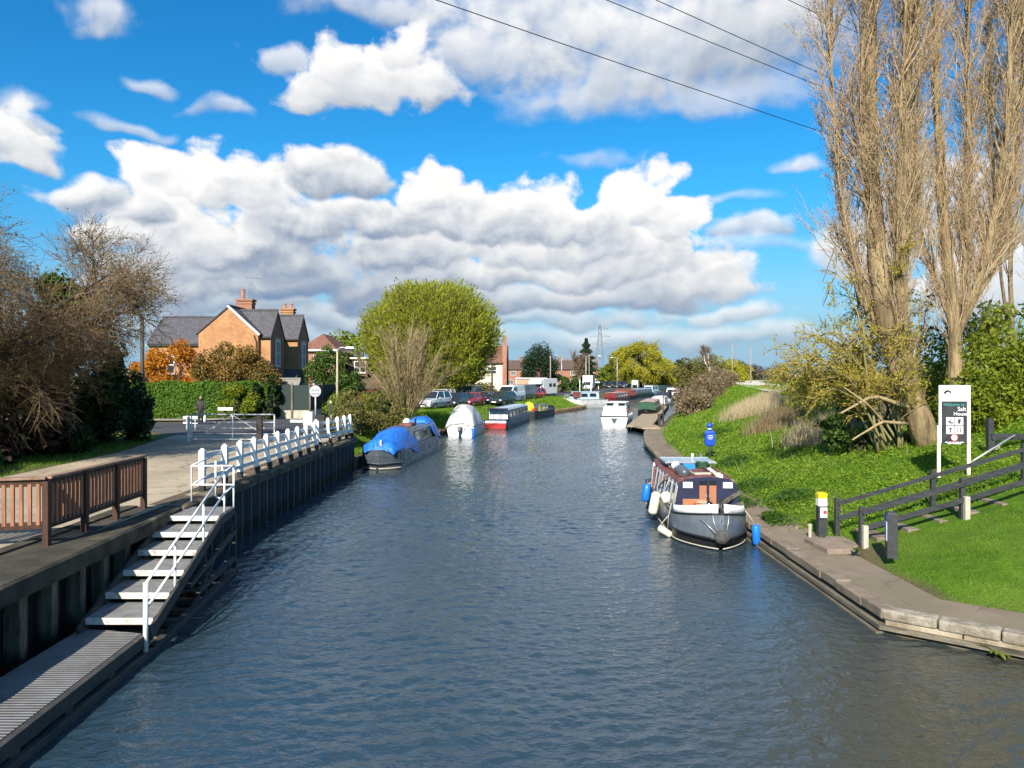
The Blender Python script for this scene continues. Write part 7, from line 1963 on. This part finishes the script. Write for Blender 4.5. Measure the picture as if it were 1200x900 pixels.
strand_tree('round_willow', 'big round yellow green tree rising behind the bare willow bush and the parked cars', (-9.6, 87.5, 8.6), (8.3, 7.6, 7.3), 2.0, 1.4, 15000, 105000, .16, L_will, B_olive, floor=lambda P: 2.2 + 2.6 * np.clip((P[:, 0] + 8.5) / 7, 0, 1))
bush('dark_round_tree', 'dark round evergreen tree standing before the brick terrace', [(4.9, 138, 5.3, 3.0, 2.8, 4.0)], 12000, .20, L_conif, 'tree', lump=60, lsize=.38, trunk=True, aspect=.4)
bush('green_shrub', 'green shrub right of the motorhome', [(9.0, 140, 3.0, 2.2, 1.5, 1.7), (12.0, 142, 2.6, 1.6, 1.4, 1.3)], 3500, .18, L_mid, lump=18)
bush('verge_hedge', 'low clipped hedge before the cream rendered house', [(-5.0, 110.5, 2.5, 3.0, .8, 1.1), (-9.0, 111, 2.5, 3.0, .8, 1.2)], 5000, .13, L_olive, 'hedge', lump=20)
bush('roadside_hedge', 'low yellowish hedge along the far roadside by the lamp posts', [(20, 186, 2.0, 3.4, .9, .8), (27, 198, 2.0, 3.4, .9, .8)], 4200, .16, L_lime, 'hedge', lump=20)
# conifer
t = thing('conifer', 'tall dark conifer behind the brown bare tree past the terrace', 'tree', (cx(687, 185), 185, 1.4))
x0 = cx(687, 185); N = 12000
u = rng.uniform(0, 1, N) ** .7; zz = 13.9 - u * 11.0; rad_ = (.15 + 3.5 * u ** .8) * (.72 + .28 * np.sin(zz * 4.2)) * rng.uniform(.55, 1.05, N); a = rng.uniform(0, 2 * np.pi, N)
rad_ *= 1 + .22 * np.sin(a * 5 + zz)
leaves('crown', np.c_[x0 + rad_ * np.cos(a), 185 + rad_ * np.sin(a), zz - rad_ * .18], .26, L_conif, t, .4, .2)
b = MB(); b.tube([(x0, 185, 1.2), (x0, 185, 13.4)], [.3, .04], 8); b.build('trunk', B_dark, t, smooth=True, world=True)
def small_bare(label, px, Y, h_, w_, twig, bud, gz=1.4, n3=2600, name='bare_tree'):
    x = cx(px, Y); st = []
    for k in range(7):
        a = rng.uniform(0, 2 * np.pi); r = rng.uniform(.15, .75) * w_
        st.append([(x, Y, gz - .2), (x + .1 * r * math.cos(a), Y + .1 * r * math.sin(a), gz + h_ * .3), (x + .6 * r * math.cos(a), Y + .6 * r * math.sin(a), gz + h_ * .68), (x + r * math.cos(a), Y + r * math.sin(a), gz + h_ * rng.uniform(.8, 1))])
    return bare_tree(name, label, st, [(.03 * h_ * .6, .02)] * 7, [(160, h_ * .26, .7, .12, .35, .03, .015, .12, 5), (n3, h_ * .13, .6, .05, .1, .016, .009, .14, 4)], twig, twig, (n3, .11, bud, .5))
small_bare('rounded brown bare tree in front of the dark conifer', 679, 172, 8.2, 3.4, B_brown, L_scrub)
small_bare('faint bare tree between the conifer and the yellow willow', 717, 220, 9, 4, B_brown, L_olive)
bush('lime_tree', 'small yellowish green tree left of the yellow willow', [(cx(716, 205), 205, 4.6, 3.6, 3, 3.0)], 3500, .24, L_lime, 'tree', lump=24, trunk=True, bark=B_olive)
strand_tree('weeping_willow', 'large yellow weeping willow far up the left bank', (cx(751, 200), 200, 7.6), (8.4, 7.5, 6.2), 2.6, 1.3, 4200, 24000, .26, L_goldw, B_yel, droop=.7, slen=(1.6, 3.6))
strand_tree('weeping_willow', 'smaller golden weeping willow trailing beside the large one', (cx(778, 212), 212, 4.8), (5.0, 4.5, 4.0), 1.6, 1.0, 2400, 11000, .26, L_goldw, B_yel, droop=1.0, slen=(1.6, 3.4))
# far woods and hedges closing the view
def far_wood(label, pts, h_, n_, m_, size, depth=9):
    P = []
    for (a, c) in zip(pts[:-1], pts[1:]):
        k = int(n_ / (len(pts) - 1)); u = rng.uniform(0, 1, k)
        x = a[0] + (c[0] - a[0]) * u; y = a[1] + (c[1] - a[1]) * u + rng.uniform(0, depth, k)
        hh = h_ * (.62 + .25 * np.sin(x * .21 + y * .1) + .15 * np.sin(x * .53 + 1) + .10 * np.sin(x * 1.3))
        z = 1 + (hh - 1) * rng.uniform(0, 1, k) ** .75
        P.append(np.c_[x, y, z])
    P = np.concatenate(P)
    v, f = leaf_geo(P, size, .45, .2)
    T_ = P[rng.integers(0, len(P), len(P) // 6)]; G_ = grow(np.c_[T_[:, :2], np.full(len(T_), .5)], np.c_[rng.normal(0, .1, (len(T_), 2)), np.ones(len(T_))], T_[:, 2] * 1.03, 4, .05)
    v, f = join_geo([(v, f), twig_geo(G_, .09, .03, 3)])
    o = np_mesh('far_woods', v, f, m_)
    o['label'] = label; o['category'] = 'wood'
    return stuff(o)
far_wood('dark leafless wood beyond the flood bank', [(66, 255), (90, 262), (150, 250), (230, 240)], 9.5, 16000, L_wood, .5, 16)
far_wood('dark wooded belt behind the houses on the far left', [(-320, 300), (-120, 230), (-40, 260), (10, 290), (70, 330), (120, 360)], 8.5, 15000, L_wood, .6, 14)
far_wood('olive scrub closing the far bend of the canal', [(60, 330), (80, 310), (110, 290)], 8, 6000, L_olive, .5, 14)
bush('dark_conifer', 'dark pointed evergreen beyond the golden scrub', [(cx(797, 240), 240, 5.5, 3.4, 3, 5.0)], 3500, .3, L_conif, 'tree', lump=24, trunk=True)

# ---------------------------------------------------------------- right bank
# bramble scrub along the water above the jetty
for i, (x, y, r, h_, lab) in enumerate(((17.0, 70, 1.7, 1.3, 'brown bramble scrub nearest the jetty post'), (18.6, 77, 2.0, 1.7, 'brown bramble scrub above the green narrowboat'), (21.5, 84, 2.2, 1.9, 'brown bramble scrub in the middle of the waterside row'), (24.6, 93, 2.4, 2.1, 'brown bramble scrub below the pale birch'), (28.5, 103, 2.6, 2.2, 'brown bramble scrub farthest up the waterside row'))):
    bush('bramble_scrub', lab, [(x, y, base_z((x, y)) + h_ * .6, r, r, h_), (x + 1.2, y + 2.5, base_z((x + 1.2, y + 2.5)) + h_ * .5, r * .8, r, h_ * .8)], 5200, .10, L_scrub, group='bramble scrub beside the jetty', lump=22, lsize=.36, twigs=1800, bark=B_brown)
for i, (px, Y, r, h_, lab) in enumerate(((806, 128, 2.8, 2.6, 'golden green scrub tree left of the pale birch'), (826, 136, 3.4, 3.2, 'golden green scrub tree behind the pale birch'), (846, 146, 3.6, 3.2, 'yellow scrub tree between the two flood bank poles'), (861, 158, 3.4, 2.8, 'yellow scrub tree at the right end of the golden row'))):
    x = cx(px, Y)
    bush('scrub_tree', lab, [(x, Y, 2.5 + h_ * .8, r, r, h_)], 4200, .17, L_olive if i < 2 else L_goldw, 'tree', 'golden scrub trees on the flood bank', lump=24, twigs=900, bark=B_olive, ground=1.5)
x = cx(832, 122)
bare_tree('birch', 'slim pale barked birch leaning among the golden scrub', [[(x + .6, 122, 2.4), (x, 122, 5.2), (x - .3, 122, 8.6)], [(x, 122, 5.2), (x - .8, 122.3, 7.0), (x - 1.0, 122.3, 8.8)]], [(.22, .05), (.09, .03)], [(60, 1.8, .55, .15, .4, .03, .015, .1, 4), (700, 1.0, .5, .05, .1, .016, .009, .12, 4)], B_birch, B_brown, (300, .07, L_scrub, .5))
# yellow catkin sallow spreading over the bank under the poplars
ss = []
for k in range(21):
    a = rng.uniform(R(100), R(262)); r = rng.uniform(1.2, 3.7); h_ = rng.uniform(2.4, 8.6 if k % 3 == 0 else 6.0) * (1.12 - r / 9)
    x0, y0 = 14.0 + rng.normal(0, .3), 27.4 + rng.normal(0, .4)
    z0 = base_z((x0, y0))
    ss.append([(x0, y0, z0), (x0 + .40 * r * math.cos(a), y0 + .35 * r * math.sin(a) * .7, z0 + h_ * .75), (x0 + .8 * r * math.cos(a), y0 + .8 * r * math.sin(a) * .7, z0 + h_), (x0 + r * 1.12 * math.cos(a), y0 + r * math.sin(a) * .7, z0 + h_ * .80)])
bare_tree('sallow', 'yellow budded sallow with arching branches spreading left of the leaning poplar trunk', ss, [(.048, .012)] * len(ss), [(340, 1.6, .8, .0, .3, .02, .009, .16, 6), (2900, .75, .7, .0, .15, .010, .005, .18, 4)], B_olive, B_yel, (11000, .042, L_yel, .55))
# broken pale limbs lying under it
for k, (p0, p1, p2, r) in enumerate((((14.0, 26.4, 3.5), (12.6, 26.0, 3.9), (11.3, 25.6, 3.3), .09), ((13.9, 26.2, 2.9), (12.8, 25.8, 3.0), (11.6, 25.4, 2.4), .07), ((13.0, 25.9, 2.9), (12.2, 25.5, 3.6), (11.4, 25.6, 4.2), .05))):
    b = MB(); pts = cane([[p0, p1, p2]], 8)[0]; b.tube([tuple(q) for q in pts], [r * (1 - .6 * i / 7) for i in range(8)], 7)
    tag(b.build('broken_limb', B_pale, smooth=True), ('thick pale broken limb reaching left from the poplar trunk', 'lower pale limb sagging to the grass by the poplar trunk', 'thin pale limb turned upward under the sallow')[k], 'branch')
# the two poplars
zb = base_z((14.75, 26.7))
ps = [[(14.95, 26.6, zb - .2), (14.3, 26.8, zb + 1.9), (13.55, 27.0, zb + 4.0), (13.25, 27.1, 8.6), (13.1, 27.3, 13.6), (13.25, 27.4, 20.5), (13.5, 27.5, 25)],
      [(14.75, 26.7, zb + .4), (14.25, 26.9, zb + 3.0), (14.05, 27.0, 7.0), (14.15, 27.0, 11.5), (14.45, 27.0, 17.5), (14.5, 27.0, 25)],
      [(13.7, 27.0, zb + 3.4), (12.9, 27.3, 7.4), (12.2, 27.6, 11.0), (11.9, 27.8, 16.0), (12.0, 27.9, 20)],
      [(14.0, 27.0, 7.2), (13.7, 26.6, 10.5), (13.75, 26.2, 15.5), (13.9, 26.1, 21)],
      [(14.0, 27.2, 6.4), (14.9, 27.8, 10.0), (15.2, 28.0, 15), (15.3, 28.0, 21)],
      [(13.3, 27.1, 9.0), (12.6, 26.8, 12.5), (12.5, 26.6, 17.0), (12.7, 26.6, 22)]]
bare_tree('poplar', 'tall bare poplar with a thick leaning ribbed trunk, budding pinkish brown', ps, [(.43, .03), (.20, .03), (.11, .02), (.10, .02), (.10, .02), (.09, .02)],
          [(300, 3.7, .62, .34, .08, .030, .011, .07, 7), (2300, 1.5, .50, .12, .10, .011, .006, .10, 5), (8000, .75, .55, .08, .1, .006, .0035, .12, 3)], B_pop, B_poptwig, (24000, .03, L_pop, .5), shoots=(3200, .75, .26, .03, .55))
zb2 = base_z((17.6, 29.8))
ps2 = [[(17.75, 29.8, zb2 - .2), (17.7, 29.8, zb2 + 2.2), (17.75, 29.8, 6.4), (17.3, 29.9, 11.0), (17.0, 30.0, 17.0), (17.1, 30.0, 23)],
       [(17.75, 29.8, 5.8), (18.2, 29.9, 9.0), (18.4, 30.0, 13.5), (18.3, 30.0, 19), (18.4, 30, 25)],
       [(17.75, 29.8, 6.0), (18.9, 29.6, 9.4), (19.6, 29.5, 14.0), (19.8, 29.5, 20), (19.9, 29.5, 25)],
       [(18.0, 29.8, 6.8), (19.6, 30.2, 9.0), (20.6, 30.5, 12.5), (21.0, 30.6, 18), (21.2, 30.6, 22)],
       [(17.6, 29.8, 6.6), (16.6, 30.2, 10.0), (16.2, 30.4, 14.5), (16.2, 30.5, 20)],
       [(18.3, 29.9, 8.0), (18.7, 30.6, 12.0), (18.9, 30.9, 17.0), (19.0, 31, 23)]]
bare_tree('poplar', 'second tall bare poplar, straight trunk forking behind the welcome sign', ps2, [(.28, .03), (.12, .02), (.17, .02), (.12, .02), (.10, .02), (.09, .02)],
          [(300, 3.7, .62, .34, .08, .030, .011, .07, 7), (2300, 1.5, .50, .12, .10, .011, .006, .10, 5), (8000, .75, .55, .08, .1, .006, .0035, .12, 3)], B_pop, B_poptwig, (24000, .03, L_pop, .5), shoots=(3200, .75, .26, .03, .55))
# thin stems of other poplars at the frame edge
ps3 = [[(22.6, 33.5, 3.0), (22.4, 33.5, 9), (22.6, 33.5, 16), (22.5, 33.5, 22)], [(22.6, 33.5, 4.0), (21.8, 33.2, 9), (21.2, 33, 15), (21.2, 33, 20)], [(24.0, 34, 2.8), (23.9, 34, 10), (24.1, 34, 18)]]
bare_tree('poplar', 'thinner bare poplar stems at the edge behind the evergreen bushes', ps3, [(.11, .03), (.08, .02), (.09, .02)], [(110, 3.0, .36, .22, .3, .035, .014, .07, 6), (1000, 1.4, .42, .1, .12, .013, .007, .1, 5), (4500, .65, .5, .06, .1, .008, .005, .12, 3)], B_pop, B_poptwig, (6000, .032, L_pop, .5))
bush('ivy_growth', 'dark evergreen growth half way up behind the poplar trunks', [(16.4, 31.5, 7.2, 1.6, 1.2, 1.5), (15.8, 31.8, 5.4, 1.8, 1.3, 1.4)], 1500, .09, L_conif, 'evergreen', lump=20, lsize=.35, twigs=300)
# evergreen bushes to the right
bush('evergreen_bush', 'large yellow green evergreen bush behind the black fence', [(18.6, 27.2, 3.8, 2.6, 1.8, 2.4), (21.2, 27.6, 4.0, 2.2, 1.8, 2.3)], 24000, .085, L_lime, lump=46, lsize=.25, twigs=400, bark=B_olive)
bush('evergreen_bush', 'mid green shrub between the welcome sign and the black fence', [(16.6, 26.6, 3.2, 1.5, 1.3, 1.5)], 8000, .08, L_lime, lump=28, lsize=.3, twigs=200, bark=B_olive)
bush('shade_shrub', 'dark green shrub at the foot of the leaning poplar', [(13.2, 28.6, 2.6, 1.4, 1.0, .8), (16.0, 27.6, 2.6, 1.0, .8, .9)], 5000, .08, L_mid, lump=20)
bush('hawthorn', 'wide lime green hawthorn closing the bank behind the poplars', [(21.5, 33, 4.5, 4.0, 2.5, 3.0), (25.5, 34.5, 5.0, 3.5, 2.5, 3.4), (15.5, 36, 3.8, 2.4, 2.0, 1.8)], 16000, .11, L_lime, lump=40, lsize=.26, twigs=900, bark=B_olive)

# ---------------------------------------------------------------- grass
def blades(P, h_, w_, lean=.35):
    n_ = len(P); a = rng.uniform(0, 2 * np.pi, n_); la = rng.uniform(0, 2 * np.pi, n_)
    h_ = h_ * rng.uniform(.55, 1.35, n_); w_ = w_ * rng.uniform(.7, 1.3, n_)
    V = np.empty((n_, 3, 3))
    ox = np.c_[np.cos(a), np.sin(a), np.zeros(n_)] * w_[:, None] * .5
    V[:, 0] = P - ox; V[:, 1] = P + ox
    V[:, 2] = P + np.c_[np.cos(la) * h_ * lean, np.sin(la) * h_ * lean, h_]
    return V.reshape(-1, 3), np.arange(n_ * 3).reshape(n_, 3)
def pick(n_, x0, x1, y0, y1, power=1.0):
    y = y0 * (y1 / y0) ** rng.uniform(0, 1, n_) if power else rng.uniform(y0, y1, n_)
    return rng.uniform(x0, x1, n_), y
L_grass = leaf_mat('grass_blades', [(.095, .19, .012), (.155, .28, .018), (.23, .36, .03)], .42, .9)
L_weed = leaf_mat('bank_weeds', [(.155, .25, .018), (.225, .335, .026), (.30, .41, .045)], .45, .7)
L_tan = leaf_mat('dry_grass', [(.36, .27, .15), (.50, .40, .25), (.58, .49, .33)], .3, .6)
# mown lawn near the steps
x, y = pick(150000, 6.5, 22, 4, 19.6, 0); dr = d_right(x, y)
dens = np.clip((dr - 1.22 - .12 * np.sin(x * 5.3 + y * 2.1) - .10 * rng.normal(size=len(x))) / .30, 0, 1) * (.55 + .45 * (np.sin(x * 1.7 + 2 * np.sin(y * .8)) * np.sin(y * 1.3 + x) > -.75)) * ((x / y) < .95) * np.where((x > 7.9) & (y > 17.9) & (y < 19.2), .15, 1)
k = rng.uniform(0, 1, len(x)) < dens
x, y = x[k], y[k]
k = rng.uniform(0, 1, len(x)) > .92 * worn(x, y); x, y = x[k], y[k]
v, f = blades(np.c_[x, y, height(x, y) - .01], .055 + .02 * np.sin(x * 3) * np.sin(y * 2.3), .011)
o = stuff(np_mesh('lawn_grass', v, f, L_grass)); o['label'] = 'short mown lawn on the bank before the steps'; o['category'] = 'grass'
# rank leafy growth on the bank beyond the steps
x, y = pick(380000, 7.5, 36, 18.6, 105); dr = d_right(x, y)
tuft = .5 + .5 * np.sin(x * 1.9 + 2 * np.sin(y * .9)) * np.sin(y * 1.6 + np.sin(x * 1.3))
k = (dr > 1.4 + .2 * rng.normal(size=len(x))) & (dr < 16) & ((x / y) < .75) & (rng.uniform(0, 1, len(x)) < .35 + .65 * tuft) & ~((y < 19.5) & (x > 8))
x, y, tuft = x[k], y[k], tuft[k]
P = np.c_[x, y, height(x, y) + rng.uniform(0, .15, len(x)) * (.35 + tuft)]
v1, f1 = leaf_geo(P, .025 + .0008 * y, .55, 2.6)
o = stuff(np_mesh('bank_weeds', v1, f1, L_weed)); o['label'] = 'rank bright green leafy growth covering the flood bank'; o['category'] = 'ground cover'
x, y = pick(60000, 7.5, 34, 18.8, 110); dr = d_right(x, y); k = (dr > 1.3) & (dr < 15) & ((x / y) < .75); x, y = x[k], y[k]
v, f = blades(np.c_[x, y, height(x, y)], .14 + .001 * y, .012 + .0006 * y, .5)
o = stuff(np_mesh('bank_grass', v, f, L_grass)); o['label'] = 'longer grass among the leafy growth on the flood bank'; o['category'] = 'grass'
# nettles and last year's stems among it
L_nettle = leaf_mat('nettle_leaves', [(.035, .085, .012), (.06, .13, .016), (.09, .17, .022)], .35, .9)
for i, (px_, y0, r_, lab) in enumerate(((862, 24.5, .8, 'dark nettle patch in the grass behind the narrowboat roof'), (880, 27, 1.1, 'wide dark nettle patch in the middle of the green bank'), (925, 24, .9, 'dark nettle patch in front of the dead grass under the sallow'), (860, 33, 1.0, 'nettle patch to the right of the blue lifebuoy'), (905, 21.5, .6, 'small nettle patch behind the yellow topped bollard'), (838, 44, 1.3, 'nettle patch below the pale reeds'))):
    x0 = cx(px_, y0); a = rng.normal(0, .5, (1500, 2)) * r_
    P = np.c_[x0 + a[:, 0], y0 + a[:, 1] * 1.2]; hh = .34 * np.exp(-(a ** 2).sum(1) / (r_ * r_) * 1.2)
    t = thing('nettle_patch', lab, 'nettles', (x0, y0, H(x0, y0)), 0, 'nettle patches on the bank')
    leaves('foliage', np.c_[P, height(P[:, 0], P[:, 1]) + hh * rng.uniform(.2, 1.1, len(P))], .045, L_nettle, t, .45, 1.2)
x, y = pick(1500, 8.5, 26, 20, 70); dr = d_right(x, y); k = (dr > 2.2) & (dr < 13) & ((x / y) < .62) & (vnoise(x, y, 3.1) > .45); x, y = x[k], y[k]
v, f = blades(np.c_[x, y, height(x, y)], .5, .014, .45)
o = stuff(np_mesh('dead_stems', v, f, L_tan)); o['label'] = 'scattered pale dead stems standing in the green bank'; o['category'] = 'dead stems'
# dry reeds and dead grass on the bank
def dry(label, spots, n_, h_, m_):
    P = []
    for (cx_, cy_, rx, ry) in spots:
        a = rng.normal(0, .45, (n_ // len(spots), 2)); P.append(np.c_[cx_ + a[:, 0] * rx, cy_ + a[:, 1] * ry])
    P = np.concatenate(P); v, f = blades(np.c_[P, height(P[:, 0], P[:, 1])], h_, .03, .3)
    o = stuff(np_mesh('dry_grass', v, f, m_)); o['label'] = label; o['category'] = 'dry grass'
dry('pale dry reed patch across the middle of the flood bank', [(15.8, 50, 1.5, 2.2), (17.4, 52.5, 1.8, 2.4), (19.2, 55, 1.6, 2.4)], 7500, .85, L_tan)
dry('straw coloured dead grass under the sallow branches', [(13.2, 33, 1.1, 1.2), (14.8, 33.5, 1.2, 1.0), (16.3, 34, 1.0, 1.0)], 4500, .85, L_tan)
dry('thin fringe of dead grass between the reeds and the sallow', [(13.9, 40, 1.3, 1.6), (15.6, 43, 1.3, 2.0)], 2400, .7, L_scrub)
dry('strip of pale dead grass under the birch', [(27, 112, 2.0, 4), (30, 120, 2.0, 4)], 3000, 1.0, L_tan)
# left verge and banks
x = rng.uniform(-30, -14.6, 60000); y = rng.uniform(12, 39, 60000)
lim = np.interp(y, [10, 20, 29, 35.5, 37.5, 39], [-15.2, -14.95, -15.35, -16.7, -18.5, -24])
k = x < lim + .05 * rng.normal(size=len(x)); x, y = x[k], y[k]
v, f = blades(np.c_[x, y, height(x, y)], .12, .016, .5)
o = stuff(np_mesh('verge_grass', v, f, L_grass)); o['label'] = 'shaded grass on the road verge under the bare tree'; o['category'] = 'grass'
y = 36.8 * (110 / 36.8) ** rng.uniform(0, 1, 70000); x = xl(y) - rng.uniform(.15, 1, 70000) ** 1.3 * 7.5
k = (d_left(x, y) > .3) & ~((y < 62) & (x < -9.5)); x, y = x[k], y[k]
v, f = blades(np.c_[x, y, height(x, y)], .11 + .0008 * y, .015 + .0006 * y, .5)
o = stuff(np_mesh('bank_grass', v, f, L_grass)); o['label'] = 'mown grass strip between the parked cars and the moored boats'; o['category'] = 'grass'
# small plants
def rosette(label, c, n_, L, m_, cat='weed', name='dock_plant'):
    t = thing(name, label, cat, c)
    for k in range(n_):
        a = 2 * math.pi * k / n_ + random.uniform(-.3, .3); l_ = L * random.uniform(.7, 1.1); w_ = l_ * .17
        d = Vector((math.cos(a), math.sin(a), 0)); s = Vector((-d.y, d.x, 0)); up = random.uniform(.5, 1.1)
        b = MB(); rows = []
        for i, u in enumerate((0, .35, .7, 1.0)):
            q = d * l_ * u + Vector((0, 0, l_ * (up * u - .75 * u * u))); ww = w_ * (.3, 1, .8, .05)[i]; rows.append([q - s * ww, q + Vector((0, 0, -.15 * ww)), q + s * ww])
        b.loft(rows, closed=False, cap=False); b.build('leaf', m_, t, smooth=True)
rosette('bright green weed growing from the near quay face at the waterline', (7.93, 12.18, .06), 9, .30, L_lime)
rosette('leafy weed beside the black square bollard', (7.95, 17.2, .55), 8, .24, L_mid)
